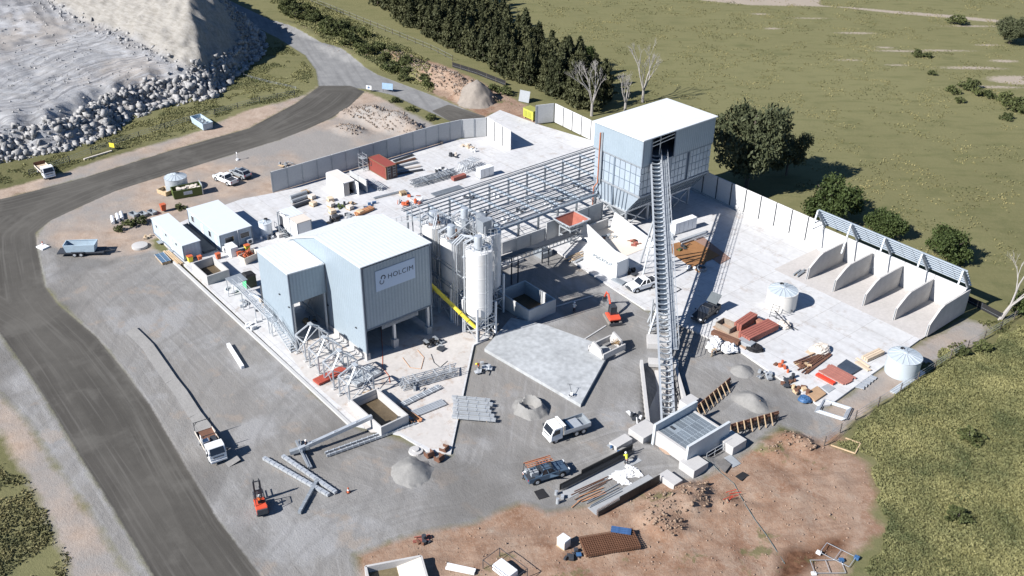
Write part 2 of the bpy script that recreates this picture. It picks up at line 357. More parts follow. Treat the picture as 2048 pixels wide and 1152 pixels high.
Cc = lambda a, k: np.clip(.5+a/(2*k), 0, 1)
mA = np.stack([Cc(sT, 3), Cc(sD, 3), Cc(sG, 3), Cc(sL, 3)], -1).reshape(-1, 4)
wet = np.clip(.5+sP/3, 0, 1)
mC = np.stack([np.clip(sR/12, 0, 1), np.clip(.5+sG/30, 0, 1), Cc(sP+1.2*n1, 3), np.clip(sQ/40, 0, 1)], -1).reshape(-1, 4)
mB = np.stack([Cc(np.where(sL > 0, sR+.2, sR), 3), Cc(np.maximum(sQ, sU), 3), Cc(sU, 6), Cc(sK, 2)], -1).reshape(-1, 4)

def ground_material():
    m = bpy.data.materials.new('ground'); m.use_nodes = True; t = m.node_tree; L = t.links; b = t.nodes['Principled BSDF']
    b.inputs['Roughness'].default_value = .95; b.inputs['Specular IOR Level'].default_value = .15
    tc = nd(t, 'ShaderNodeTexCoord'); P = tc.outputs['Object']
    def noise(s, d=5., r=.6, st=None, rot=0, off=0.):
        n = nd(t, 'ShaderNodeTexNoise', i_Scale=s, i_Detail=d, i_Roughness=r)
        mp = nd(t, 'ShaderNodeMapping'); mp.inputs['Location'].default_value = (off, off*.7, 0); mp.inputs['Rotation'].default_value = (0, 0, rot)
        mp.inputs['Scale'].default_value = st or (1, 1, 1)
        if st or off:
            # rotate first, then stretch
            m0 = nd(t, 'ShaderNodeMapping'); m0.inputs['Rotation'].default_value = (0, 0, rot); mp.inputs['Rotation'].default_value = (0, 0, 0)
            L.new(P, m0.inputs[0]); L.new(m0.outputs[0], mp.inputs[0]); L.new(mp.outputs[0], n.inputs['Vector'])
        else: L.new(P, n.inputs['Vector'])
        return n.outputs[0]
    def ramp(f, stops):
        r = nd(t, 'ShaderNodeValToRGB'); e = r.color_ramp.elements
        while len(e) < len(stops): e.new(.5)
        for i, (p, c) in enumerate(stops): e[i].position = p; e[i].color = (*c, 1)
        L.new(f, r.inputs[0]); return r.outputs[0]
    def mix(f, a, b_, mode='MIX', fac=None):
        x = nd(t, 'ShaderNodeMix', data_type='RGBA', blend_type=mode)
        if f is not None: L.new(f, x.inputs[0])
        else: x.inputs[0].default_value = fac
        for i, c in ((6, a), (7, b_)):
            if isinstance(c, tuple): x.inputs[i].default_value = (*c, 1)
            else: L.new(c, x.inputs[i])
        return x.outputs[2]
    def mth(op, a, b_=None):
        n = nd(t, 'ShaderNodeMath', operation=op)
        for i, c in ((0, a), (1, b_)):
            if c is None: continue
            if isinstance(c, (int, float)): n.inputs[i].default_value = c
            else: L.new(c, n.inputs[i])
        return n.outputs[0]
    def mr(f, a, b_, c=0., d=1.):
        n = nd(t, 'ShaderNodeMapRange'); L.new(f, n.inputs[0])
        for i, x in enumerate((a, b_, c, d)): n.inputs[i+1].default_value = x
        return n.outputs[0]
    def attr(n):
        a = nd(t, 'ShaderNodeAttribute', attribute_name=n); s = nd(t, 'ShaderNodeSeparateColor'); L.new(a.outputs['Color'], s.inputs[0])
        return s.outputs[0], s.outputs[1], s.outputs[2], a.outputs['Alpha']
    T, D, Gv, Lr = attr('maskA'); R, Q, U, K = attr('maskB'); Rd, Gd, Ud, Qd = attr('maskC')
    def flow(d, k, s2=.05, sc=1.0, off=0.):      # lines that run along an edge, such as wheel paths
        cx = nd(t, 'ShaderNodeCombineXYZ'); sp = nd(t, 'ShaderNodeSeparateXYZ'); L.new(P, sp.inputs[0])
        m1 = nd(t, 'ShaderNodeMath', operation='MULTIPLY_ADD'); L.new(d, m1.inputs[0]); m1.inputs[1].default_value = k; m1.inputs[2].default_value = off; L.new(m1.outputs[0], cx.inputs[0])
        for i in (0, 1):
            m2 = nd(t, 'ShaderNodeMath', operation='MULTIPLY'); L.new(sp.outputs[i], m2.inputs[0]); m2.inputs[1].default_value = s2; L.new(m2.outputs[0], cx.inputs[i+1])
        n = nd(t, 'ShaderNodeTexNoise', i_Scale=sc, i_Detail=4.0, i_Roughness=.6); L.new(cx.outputs[0], n.inputs['Vector']); return n.outputs[0]
    nA = noise(.35, 6, .7); nB = noise(1.6, 5, .65); nC = noise(6, 3, .6); nD = noise(.05, 5, .6); nE = noise(.016, 3, .5, off=30.)
    nF = noise(14, 2, .5)
    def edge(mask, amp=.25, sharp=.06, nn=None):
        x = mth('ADD', mask, mth('MULTIPLY', mth('SUBTRACT', nn or nA, .5), amp)); return mr(x, .5-sharp, .5+sharp)
    # grass
    gr = ramp(nD, [(.3, (.085, .086, .034)), (.5, (.115, .112, .046)), (.7, (.150, .140, .060))])
    gr2 = ramp(nA, [(.3, (.078, .086, .034)), (.55, (.115, .115, .050)), (.75, (.165, .152, .075))])
    g = mix(None, gr, gr2, fac=.5); g = mix(mr(nB, .35, .7), g, (.150, .140, .068)); g = mix(mr(nC, .5, .72, 0, .28), g, (.055, .062, .026)); g = mix(mr(nF, .45, .75, 0, .35), g, (.17, .16, .085))
    g = mix(mr(nE, .45, .62, 0, .75), g, (.174, .168, .082))
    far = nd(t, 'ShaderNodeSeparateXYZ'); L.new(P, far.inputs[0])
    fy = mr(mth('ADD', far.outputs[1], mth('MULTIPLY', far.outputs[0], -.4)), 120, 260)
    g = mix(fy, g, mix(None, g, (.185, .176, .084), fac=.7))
    stk = noise(.5, 4, .6, st=(1, .25, 1), rot=.7); g = mix(mr(stk, .5, .7, 0, .35), g, (.07, .085, .03))
    wd = noise(.09, 6, .7, off=11.); g = mix(mr(wd, .56, .70, 0, .4), g, (.078, .088, .036))
    pk = mr(noise(.12, 6, .8, off=55.), .70, .74, 0, .8); rk = mr(noise(.02, 2, .5, off=80.), .52, .56); g = mix(mth('MULTIPLY', mth('MULTIPLY', pk, rk), fy), g, (.36, .30, .25))
    # tan verge dirt
    tn = ramp(nA, [(.25, (.26, .19, .14)), (.5, (.37, .29, .23)), (.75, (.45, .37, .30))]); tn = mix(mr(nD, .42, .60), tn, (.27, .255, .24)); tn = mix(mr(nC, .52, .7, 0, .35), tn, (.20, .15, .11))
    rd = ramp(nA, [(.25, (.15, .080, .048)), (.42, (.235, .140, .090)), (.55, (.30, .20, .14)), (.75, (.34, .28, .225))])
    rd = mix(mr(nD, .44, .60, 0, .7), rd, (.31, .235, .18)); rd = mix(mr(noise(.15, 5, .7, off=33.), .55, .62, 0, .6), rd, (.19, .10, .06)); rd = mix(mr(noise(2.6, 4, .7, off=3.), .52, .66, 0, .4), rd, (.36, .29, .23)); rd = mix(mr(nC, .55, .72, 0, .45), rd, (.14, .075, .045)); rd = mix(mr(nF, .62, .75, 0, .5), rd, (.42, .35, .29))
    tk = noise(1.0, 3, .6, st=(1, .12, 1), rot=.55); rd = mix(mr(tk, .53, .60, 0, .35), rd, (.19, .125, .09))
    rd = mix(edge(Ud, .25, .12), rd, ramp(nB, [(.35, (.085, .042, .024)), (.65, (.16, .085, .05))])); tuft = mr(noise(.16, 5, .7, off=19.), .60, .66, 0, .75); rd = mix(tuft, rd, mix(None, g, (.08, .10, .03), fac=.3))
    # pale crushed rock yard
    gv = ramp(nA, [(.25, (.170, .165, .158)), (.5, (.232, .228, .222)), (.78, (.305, .300, .293))])
    gv = mix(mr(nD, .38, .55), gv, (.235, .225, .212)); gv = mix(mr(flow(Gd, 60, .04), .50, .68, 0, .35), gv, (.36, .355, .35)); gv = mix(mr(flow(Gd, 90, .06, off=4.), .55, .68, 0, .35), gv, (.16, .153, .145)); gv = mix(mr(noise(.09, 5, .6, off=77.), .52, .62, 0, .55), gv, (.34, .34, .345))
    st1 = noise(.8, 4, .65, st=(.12, 1, 1), rot=-.05); gv = mix(mr(st1, .50, .66, 0, .16), gv, (.17, .165, .158)); st3 = noise(1.3, 3, .6, st=(.08, 1, 1), rot=.0, off=8.); gv = mix(mr(st3, .55, .70, 0, .16), gv, (.40, .395, .385))
    st2 = noise(1.1, 4, .65, st=(.16, 1, 1), rot=.75, off=5.); gv = mix(mr(st2, .54, .70, 0, .10), gv, (.37, .365, .355)); gv = mix(mr(nC, .45, .65, 0, .2), gv, (.15, .145, .14))
    w_ = nd(t, 'ShaderNodeTexWave', i_Scale=.12, i_Distortion=14.0, i_Detail=2.0); w_.bands_direction = 'DIAGONAL'; w_.inputs['Detail Scale'].default_value = .4
    L.new(P, w_.inputs['Vector']); gv = mix(mr(w_.outputs[0], .80, .98, 0, .22), gv, (.15, .145, .14)); gv = mix(mr(noise(.22, 4, .6, off=41.), .58, .66, 0, .5), gv, (.30, .25, .205)); gv = mix(mr(noise(.05, 3, .5, off=140.), .55, .62, 0, .6), gv, (.13, .125, .118))
    # road surfaces
    rs = noise(.9, 4, .6, st=(.035, 1, 1), rot=.0)
    rl = ramp(nA, [(.3, (.19, .19, .19)), (.7, (.27, .268, .262))]); rl = mix(mr(noise(.8, 4, .6, st=(.06, 1, 1), rot=.35), .45, .65, 0, .4), rl, (.13, .13, .13))
    rk_ = ramp(nA, [(.3, (.070, .066, .059)), (.7, (.098, .092, .082))]); rk_ = mix(mr(flow(Rd, 9, .03), .42, .62, 0, .75), rk_, (.058, .054, .048)); rk_ = mix(mr(flow(Rd, 26, .05, off=7.), .52, .68, 0, .5), rk_, (.150, .143, .130)); rk_ = mix(mr(noise(.12, 5, .65, off=91.), .52, .64, 0, .55), rk_, (.135, .128, .115))
    rk_ = mix(mr(nD, .45, .68, 0, .5), rk_, (.125, .117, .104)); rk_ = mix(mr(nF, .45, .8, 0, .5), rk_, (.12, .115, .105))
    # quarry rock and fines
    qk = ramp(nA, [(.25, (.25, .25, .25)), (.5, (.34, .345, .355)), (.75, (.43, .435, .445))]); qk = mix(mr(nD, .50, .60, 0, .7), qk, (.36, .32, .28)); qk = mix(mr(flow(Qd, 60, .05), .50, .58, 0, .75), qk, (.19, .19, .20)); qk = mix(mr(flow(Qd, 110, .09, off=3.), .55, .60, 0, .6), qk, (.46, .465, .48))
    qs = noise(.7, 4, .7, st=(1, .12, 1), rot=.9); qk = mix(mr(qs, .5, .6, 0, .5), qk, (.30, .29, .28)); qk = mix(mr(nC, .5, .62, 0, .35), qk, (.25, .24, .23))
    qk = mix(mr(noise(.07, 4, .6, off=63.), .55, .66, 0, .7), qk, (.30, .285, .27))
    cu = ramp(noise(1.6, 5, .7, st=(1, .16, 1), rot=1.35), [(.35, (.23, .215, .19)), (.6, (.315, .30, .275))])
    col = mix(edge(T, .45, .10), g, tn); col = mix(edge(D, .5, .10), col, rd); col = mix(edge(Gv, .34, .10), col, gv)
    col = mix(edge(Lr, .12, .03, nB), col, rl); col = mix(edge(R, .07, .02, nB), col, rk_)
    q2 = mix(edge(U, .3, .1), qk, cu); col = mix(edge(Q, .5, .04, nB), col, q2); col = mix(edge(K, .9, .12, nB), col, (.34, .29, .235))
    L.new(col, b.inputs['Base Color'])
    bp = nd(t, 'ShaderNodeBump', i_Strength=.6, i_Distance=.18); bh = mth('ADD', mth('MULTIPLY', nB, .7), mth('MULTIPLY', nC, .45))
    bh = mth('ADD', bh, mth('MULTIPLY', nF, .2))
    sm = mr(mth('MAXIMUM', R, Lr), .45, .55, 1., .18); bh = mth('MULTIPLY', bh, sm)
    L.new(bh, bp.inputs['Height']); L.new(bp.outputs[0], b.inputs['Normal'])
    return m
GM = ground_material()
nxg, nyg = GXX.shape
idx = np.arange(nxg*nyg).reshape(nxg, nyg)
Q4 = np.stack([idx[:-1, :-1], idx[1:, :-1], idx[1:, 1:], idx[:-1, 1:]], -1).reshape(-1, 4)
def cavg(a): return (a[:-1, :-1]+a[1:, :-1]+a[1:, 1:]+a[:-1, 1:]).reshape(-1)/4
cR, cL, cG, cT, cD, cQ = [cavg(np.clip(a, -9, 9)) for a in (sR, sL, sG, sT, sD, np.maximum(sQ, sU))]
cls = np.zeros(len(Q4), int)
for k, a in ((1, cT), (2, cD), (3, cG), (4, np.maximum(cL, cR)), (5, cQ)): cls[a > 0] = k
Vg = np.stack([GXX, GYY, H], -1).reshape(-1, 3)
for k, nm in enumerate(('grass_field', 'bare_ground', 'red_earth', 'gravel_yard', 'road', 'quarry_slope')):
    fq = Q4[cls == k]; used = np.unique(fq); rem = np.zeros(len(Vg), np.int32); rem[used] = np.arange(len(used))
    me = npmesh(nm, Vg[used], rem[fq], GM, {'maskA': mA[used], 'maskB': mB[used], 'maskC': mC[used]}, smooth=True)
    o = bpy.data.objects.new(nm, me); C.objects.link(o); o['kind'] = 'structure'
far_ = MB()
B = 2600
for a in (((-B, -B), (X0, B)), ((X1, -B), (B, B)), ((X0, -B), (X1, Y0)), ((X0, Y1), (X1, B))):
    (ax, ay), (bx, by) = a; far_.add([(ax, ay, -.02), (bx, ay, -.02), (bx, by, -.02), (ax, by, -.02)], [(0, 1, 2, 3)])
o = far_.build('far_ground', GM); o['kind'] = 'structure'

# concrete paving
CONC = mat('pale_concrete', (.54, .54, .54), .85, var=.10, scale=.16, bump=.12, bscale=3, stain=(.36, .31, .27, .3), joints=(6.0, 4.0))
CONC2 = mat('fresh_concrete', (.385, .40, .41), .8, var=.24, scale=.16, bump=.1, bscale=3)
CONCW = mat('warm_concrete', (.50, .475, .45), .88, var=.09, scale=.22, bump=.12, stain=(.33, .23, .16, .34))
KERB = mat('kerb_concrete', (.46,.46,.455), .85, var=.08, scale=1.)
def slab(name, poly, z0, z1, m):
    o = MB().prism([(p[0], p[1]) for p in poly], z0, z1).build(name, m); o['kind'] = 'structure'; return o
slab('concrete_paving', slabs[0], -.3, SZ, CONC)
slab('building_apron', [(p[0], p[1]) for p in PP((640,660),(735,729),(851,662),(940,640),(972,668),(944,693),(900,902),(860,900),(800,868),(742,868),(610,755),(572,700))], SZ-.05, SZ+.004, CONCW)
o = slab('concrete_kerb', [(-139, 46.7), (-139, 47.1), (-86.5, 47.1), (-86.5, 46.7)], -.1, SZ+.10, KERB)
o = slab('bunker_apron', [(-78.5, 119.5), (-78.5, 130.8), (-53, 130.8), (-53, 119.5)], SZ-.05, SZ+.006, mat('apron_concrete', (.47, .445, .425), .85, var=.10, scale=.3))
slab('weighbridge_channel', [(p[0], p[1]) for p in PP((372,537),(430,528),(520,596),(690,760),(700,850),(640,800))], SZ-.05, SZ+.008, mat('grey_channel', (.40, .41, .42), .85, var=.12, scale=.3)) if False else None
# ------------------------------------------------------------------ materials of the built things
GALV = mat('galvanised_steel', (.56, .59, .62), .42, metal=.45, var=.12, scale=1.2, rnd=.06)
GALVD = mat('dull_galvanised', (.33, .36, .39), .55, metal=.4, var=.15, scale=1.2)
PREC = mat('precast_panel', (.46, .47, .475), .85, var=.07, scale=.5, rnd=.05, bump=.05)
PRECW = mat('precast_pale', (.63,.63,.625), .85, var=.06, scale=.5, rnd=.04, stain=(.50, .46, .42, .2))
CLAD = mat('blue_grey_cladding', (.30, .36, .41), .45, metal=.05, var=.06, scale=.35, corr=('S', .5))
CLADR = mat('pale_roof_sheet', (.62, .65, .67), .38, var=.04, scale=.3, corr=('Y', .6))
ROOFY = mat('pale_roof_sheet_flat', (.68, .70, .71), .4, var=.04, scale=.3, corr=('Y', .6))
TRIM = mat('dark_flashing', (.16, .19, .23), .5, var=.05)
DARK = mat('dark_steel', (.045, .05, .06), .6, var=.2)
BLACK = mat('black_rubber', (.018, .018, .02), .8, var=.2)
WHITE = mat('white_paint', (.78, .79, .80), .4, var=.04, scale=.5)
SILOW = mat('silo_white', (.70, .70, .69), .35, var=.04, scale=.2, stain=(.62, .58, .52, .15))
RUST = mat('rusty_steel', (.15, .075, .048), .85, var=.25, scale=1.4, bump=.2)
REDP = mat('red_primer', (.30, .105, .08), .7, var=.2, scale=1.)
YEL = mat('yellow_paint', (.72, .60, .06), .5, var=.1)
ORG_ = mat('orange_plastic', (.50, .12, .05), .6, var=.15)
TIMB = mat('raw_timber', (.50, .37, .23), .85, var=.25, scale=2., rnd=.2)
PLY = mat('pale_plywood', (.56, .45, .33), .85, var=.12, scale=1.5, rnd=.15)
BPLY = mat('black_formply', (.035, .033, .032), .6, var=.3)
GLASS = mat('dark_glass', (.02, .025, .035), .12, var=.1, spec=.8)
BLUE = mat('blue_plastic', (.05, .12, .25), .5, var=.2)
CREAM = mat('cream_sheet', (.62, .56, .49), .7, var=.05)
GREYP = mat('grey_plastic', (.30, .32, .34), .6, var=.1)
MESHR = mat('rusty_rebar', (.16, .078, .045), .9, var=.3, scale=3)
TARP = mat('white_tarp', (.80, .80, .80), .6, var=.08, scale=2, bump=.4, bscale=4)
CBLOCK = mat('cast_concrete', (.46, .45, .44), .9, var=.10, scale=.8, bump=.15, stain=(.42, .36, .30, .15))

# ------------------------------------------------------------------ precast walls: panels and posts
def wall_run(name, label, pts, panel, h, th=.18, m=PREC, z0=SZ, post=True, group=None, cat='wall', foot=False):
    """pts: line of points; panels are shared meshes between posts"""
    root = thing(name, label, cat, (pts[0][0], pts[0][1], 0), 0, group)
    o0 = Vector((pts[0][0], pts[0][1], 0)); cache = {}
    for a, b in zip(pts[:-1], pts[1:]):
        a = Vector((a[0], a[1], 0)); b = Vector((b[0], b[1], 0)); L = (b-a).length; n = max(1, round(L/panel)); w_ = L/n; rz = ang(a, b)
        key = round(w_, 2)
        for k in range(n):
            c = a+(b-a)*((k+.5)/n)-o0; c.z = z0+h/2
            if key not in cache:
                cache[key] = MB().box((0, 0, 0), (w_-.14, th, h)).build('panel', m, root, bevel=.02); cache[key].location = c; cache[key].rotation_euler = (0, 0, rz)
            else: dup(cache[key], c, root, rz)
            if post:
                p = a+(b-a)*(k/n)-o0; p.z = z0+(h-.06)/2
                if 'post' not in cache:
                    pm = MB().beam((0, 0, -(h-.06)/2), (0, 0, (h-.06)/2), .06, th+.10); pm.box((0, (th+.10)/2, 0), (.2, .025, h-.06)).box((0, -(th+.10)/2, 0), (.2, .025, h-.06))
                    cache['post'] = pm.build('post', GALVD if m is not PRECW else DARK, root); cache['post'].location = p; cache['post'].rotation_euler = (0, 0, rz)
                else: dup(cache['post'], p, root, rz)
            if foot:
                f = a+(b-a)*((k+.5)/n)-o0
                if ('f', key) not in cache:
                    cache['f', key] = MB().box((0, 0, .14), (w_-.02, .75, .28)).build('footing', KERB, root); cache['f', key].location = (f.x, f.y, z0); cache['f', key].rotation_euler = (0, 0, rz)
                else: dup(cache['f', key], (f.x, f.y, z0), root, rz)
    return root
wall_run('precast_wall', 'long grey precast panel wall along the road side of the yard, curving at its far end', [(-152.4,71.3),(-152.9,108.2),(-152.2,113.5),(-149.9,118.2)], 3.05, 4.0)
wall_run('precast_wall', 'short white precast wall of three panels standing free in the middle of the back yard', [(-149.9,118.35),(-141.2,117.4)], 2.9, 4.05, m=PRECW)
wall_run('precast_wall', 'grey end return of the back wall beside the yellow generator', [(-149.0,130.6),(-147.6,134.4)], 3.6, 4.1)
wall_run('precast_wall', 'white precast panel wall at the back of the yard, in front of the dead trees', [(-147.4,134.5),(-129.5,133.3),(-113,132.3)], 3.0, 4.1, m=PRECW)
wall_run('precast_wall', 'white precast boundary wall running from behind the tall hopper building to the storage bays', [(-107.5,132.0),(-78.0,131.2)], 3.25, 4.5, m=PRECW, foot=True)
wall_run('retaining_wall', 'blue-grey shaded precast wall below the roofless steel frame, behind the red-lined hopper', [(-108.1,110.3),(-108.0,97.5)], 3.0, 3.6, z0=0)
wall_run('retaining_wall', 'lower dark stretch of precast wall behind the inclined conveyor', [(-108.2,97.4),(-108.6,88.6)], 3.0, 2.6, z0=0)

# ------------------------------------------------------------------ batching building with the sign
br = thing('batching_building', 'tall blue-grey clad building with a white sign on its shaded end wall', 'building', (-106.5, 61.4, 0))
XN, XP, XB, YA, YB = -97.0, -108.6, -116.3, 56.0, 66.8      # near end, ridge line, back end, sides
zr = lambda x: 14.45-(XN-x)*(.35/11.6) if x > XP else 14.1-(XP-x)*(3.45/7.7)
m_ = MB()
def wall_xz(mb, y, prof, t):       # prof: outline in x-z, wall with thickness t
    mb.side([(p[0], p[1]) for p in prof], y, y+t)
wall_xz(m_, YA, [(XN, 1.1), (XN, zr(XN)), (XP, zr(XP)), (XB, zr(XB)), (XB, 1.1)], .14)
m_.build('wall', CLAD, br, world=True, label='light blue-grey side wall facing the gravel yard')
m_ = MB(); wall_xz(m_, YB-.14, [(XN, 1.1), (XN, zr(XN)), (XP, zr(XP)), (XB, zr(XB)), (XB, 1.1)], .14); m_.build('wall', CLAD, br, world=True)
m_ = MB().b2((XN-.02, YA+.3, 4.9), (XN-.16, YB-.1, 14.25)); m_.build('wall', CLAD, br, world=True, label='shaded end wall carrying the sign')
m_ = MB().b2((XB, YA+.15, 5.2), (XB+.14, YB-.15, 10.5)); m_.build('wall', CLAD, br, world=True)
m_ = MB(); o_ = .18
m_.hexa([(XN+o_, YA-o_, zr(XN)+.06), (XP, YA-o_, zr(XP)+.06), (XP, YB+o_, zr(XP)+.06), (XN+o_, YB+o_, zr(XN)+.06), (XN+o_, YA-o_, zr(XN)+.2), (XP, YA-o_, zr(XP)+.2), (XP, YB+o_, zr(XP)+.2), (XN+o_, YB+o_, zr(XN)+.2)])
m_.build('roof', CLADR, br, world=True, label='main pale roof sheeting')
m_ = MB().hexa([(XP-.01, YA-o_, zr(XP)+.05), (XB-o_, YA-o_, zr(XB)+.05), (XB-o_, YB+o_, zr(XB)+.05), (XP-.01, YB+o_, zr(XP)+.05), (XP-.01, YA-o_, zr(XP)+.2), (XB-o_, YA-o_, zr(XB)+.2), (XB-o_, YB+o_, zr(XB)+.2), (XP-.01, YB+o_, zr(XP)+.2)])
m_.build('roof', ROOFY, br, world=True, label='lower roof plane sloping to the back')
m_ = MB().beam((XN+.03, YA+.02, .9), (XN+.03, YA+.02, 14.4), .22).beam((XN+.03, YB, 5), (XN+.03, YB, 14.1), .12)
m_.beam((XN-.0, YA+.1, 4.86), (XN-.0, YB, 4.86), .12, .16); m_.build('flashing', TRIM, br, world=True)
m_ = MB().b2((XN-.5, YA-.12, 0), (XP-7, YA+.3, 1.12)); m_.b2((XN-.52, YA-.13, 0), (XN+.12, YA+.45, 1.3)); m_.build('plinth', CBLOCK, br, world=True)
for (yy, bw, bh) in ((60.7, .8, 1.4), (66.3, .8, 1.2)):
    p_ = MB().ibeam((XN-.4, yy, bh), (XN-.4, yy, 5.2), .35, .4).build('column', GALV, br, world=True)
    MB().box((XN-.4, yy, bh/2+.1), (bw, bw, bh+.2)).build('pedestal', CBLOCK, p_, world=True)
for xx in (-103.5, -110, -115.9):
    MB().ibeam((xx, YB-.4, .2), (xx, YB-.4, zr(xx)-.1), .3, .35).build('column', GALV, br, world=True)
m_ = MB()
for xx in (-100.5, -104, -108):
    m_.beam((xx, YA+.4, 5.0), (xx, YB-.4, 5.0), .2, .35)
m_.beam((-97.5, 56.5, 5.1), (-103, 60.5, .4), .1).beam((-97.5, 66, 5.1), (-103, 62, .4), .1); m_.build('floor_beams', GALVD, br, world=True)
MB().b2((XB+.3, YA+.3, 5.3), (XN-.6, YB-.3, 5.5)).build('floor_deck', DARK, br, world=True)
m_ = MB()
for (u, v) in ((657, 610), (713, 655)): p = GY(u, v, YA); MB().box((p.x, YA-.09, p.z), (.3, .16, .12)).build('wall_vent', DARK, br, world=True)
m_ = MB()
for y0 in np.arange(58.6, 64.5, .22): m_.hexa([(XN-.1, y0, 4.2), (XN-.1, y0+.16, 4.2), (XN-.1, y0+.16, 4.7), (XN-.1, y0, 4.7), (XN-.03, y0, 4.1), (XN-.03, y0+.16, 4.1), (XN-.03, y0+.16, 4.6), (XN-.03, y0, 4.6)])
m_.build('curtain_strip', GREYP, br, world=True)
# sign board with its mark and lettering
sg = MB().b2((XN+.003, 58.05, 10.15), (XN+.05, 64.25, 13.2)).build('sign', mat('sign_face', (.50, .60, .74), .5, var=.01), br, world=True, label='white rectangular sign reading HOLCIM')
tm = text_mesh('HOLCIM', 1.02, .004, 0.0, 1.10); tm.materials.append(mat('sign_ink', (.03, .045, .075), .5, var=.02))
to = bpy.data.objects.new('lettering', tm); C.objects.link(to); link_child(to, sg); ROOT[to.name] = br.name
to.location = Vector((XN+.064, 61.95, 11.85))-ORG[br.name]; to.rotation_euler = (radians(90), 0, radians(90))
def arc_strip(mb, cy, cz, r, wd, a0, a1, x0, x1, n=14):
    for k in range(n):
        t0 = radians(a0+(a1-a0)*k/n); t1 = radians(a0+(a1-a0)*(k+1)/n); q = []
        for x in (x0, x1):
            q += [(x, cy+(r-wd/2)*cos(t0), cz+(r-wd/2)*sin(t0)), (x, cy+(r+wd/2)*cos(t0), cz+(r+wd/2)*sin(t0)), (x, cy+(r+wd/2)*cos(t1), cz+(r+wd/2)*sin(t1)), (x, cy+(r-wd/2)*cos(t1), cz+(r-wd/2)*sin(t1))]
        mb.hexa(q)
INK = MATS['sign_ink']
lg = MB(); arc_strip(lg, 59.22, 11.98, .30, .15, -60, 205, XN+.053, XN+.072); lg.build('emblem', INK, sg, world=True)
lg = MB(); arc_strip(lg, 58.98, 11.40, .30, .15, 120, 385, XN+.053, XN+.072); lg.build('emblem', mat('sign_grey', (.17, .2, .26), .5, var=.02), sg, world=True)

# annex on the yard side
ax = thing('building_annex', 'low annex with pale roof between the outside stair and the tall signed building', 'building', (-110.5, 53, 0))
AX0, AX1, AY0, AY1 = -106.5, -115.2, 50.4, 55.9
m_ = MB().b2((AX0, AY0, SZ), (AX1, AY0+.12, 11.2)); m_.build('wall', CLAD, ax, world=True, label='lit side wall of the annex')
MB().b2((AX0-.02, AY0+.2, 6.5), (AX0-.14, AY1-.02, 11.1)).build('wall', CLAD, ax, world=True, label='shaded hanging end wall')
MB().b2((AX1+.02, AY0+.2, 4.5), (AX1+.14, AY1-.02, 11.1)).build('wall', CLAD, ax, world=True)
MB().hexa([(AX0+.12, AY0-.12, 11.2), (AX1-.12, AY0-.12, 11.2), (AX1-.12, AY1, 10.9), (AX0+.12, AY1, 10.9), (AX0+.12, AY0-.12, 11.36), (AX1-.12, AY0-.12, 11.36), (AX1-.12, AY1, 11.06), (AX0+.12, AY1, 11.06)]).build('roof', ROOFY, ax, world=True)
MB().beam((AX0+.02, AY0+.02, SZ), (AX0+.02, AY0+.02, 11.2), .2).build('flashing', TRIM, ax, world=True)
MB().ibeam((AX0-.3, AY0+.35, SZ), (AX0-.3, AY0+.35, 6.6), .25, .3).build('column', GALV, ax, world=True)
MB().ibeam((AX0-.3, AY1-.3, SZ), (AX0-.3, AY1-.3, 6.6), .25, .3).build('column', GALV, ax, world=True)
m_ = MB(); m_.beam((AX0-3, AY1-.3, .4), (AX0-6.5, AY1-.3, 6), .12).beam((AX0-6.5, AY1-.3, .4), (AX0-3, AY1-.3, 6), .12).beam((AX1+.3, AY0+.5, .4), (AX1+.3, AY1-.4, 5), .12); m_.build('bracing', GALVD, ax, world=True)
m_ = MB()
for (u, v) in ((560, 588), (579, 614)): p = GY(u, v, AY0); MB().box((p.x, AY0-.09, p.z), (.3, .16, .12)).build('wall_vent', DARK, ax, world=True)
m_ = MB(); m_.b2((AX1-.6, AY0-.01, 3.1), (AX1+.0, AY0+1.2, 5.3)); m_.build('doorway_hood', DARK, ax, world=True)

# outside stair along the annex
stt = thing('outside_stair', 'galvanised steel stair with handrails climbing beside the annex wall', 'stair', (-111, 49.4, 0))
def stair(root, p, q, wd, n, zb):
    p = Vector(p); q = Vector(q); d = (q-p); s_ = Vector((-d.y, d.x, 0)).normalized()*wd/2
    for s in (-1, 1):
        MB().beam(p+s_*s, q+s_*s, .06, .28).build('stringer', GALV, root, world=True)
        h = MB().tube(p+s_*s+Vector((0, 0, 1)), q+s_*s+Vector((0, 0, 1)), .035, n=6).tube(p+s_*s+Vector((0, 0, .5)), q+s_*s+Vector((0, 0, .5)), .025, n=6)
        for k in range(0, n+1, 3): e = p+d*(k/n)+s_*s; h.tube(e, e+Vector((0, 0, 1)), .03, n=6)
        h.build('handrail', GALV, root, world=True)
    t0 = None; rz = math.atan2(d.y, d.x)
    for k in range(n):
        c = p+d*((k+.5)/n)-ORG[root.name]
        if t0 is None:
            t0 = MB().box((0, 0, 0), (.26, wd-.1, .045)).build('tread', GALV, root); t0.location = c; t0.rotation_euler = (0, 0, rz)
        else: dup(t0, c, root, rz)
stair(stt, (-104.9, 49.3, SZ), (-110.0, 49.3, 2.6), .95, 13, SZ); stair(stt, (-111.2, 49.3, 2.6), (-119.0, 49.3, 3.3), .95, 20, SZ)
stair(stt, (-119.0, 49.3, 3.3), (-121.6, 49.3, 3.35), .95, 6, SZ)
MB().b2((-110, 48.8, 2.5), (-111.2, 49.8, 2.6)).build('landing', GALVD, stt, world=True); MB().b2((-121.6, 48.8, 3.25), (-124, 51.2, 3.35)).build('landing', GALVD, stt, world=True)
m_ = MB()
for x, z in ((-110.1, 2.5), (-111.1, 2.5), (-115, 2.9), (-119, 3.2), (-123.8, 3.2)):
    for y in (48.85, 49.75): MB().beam((x, y, SZ), (x, y, z), .1).build('support_post', GALV, stt, world=True)
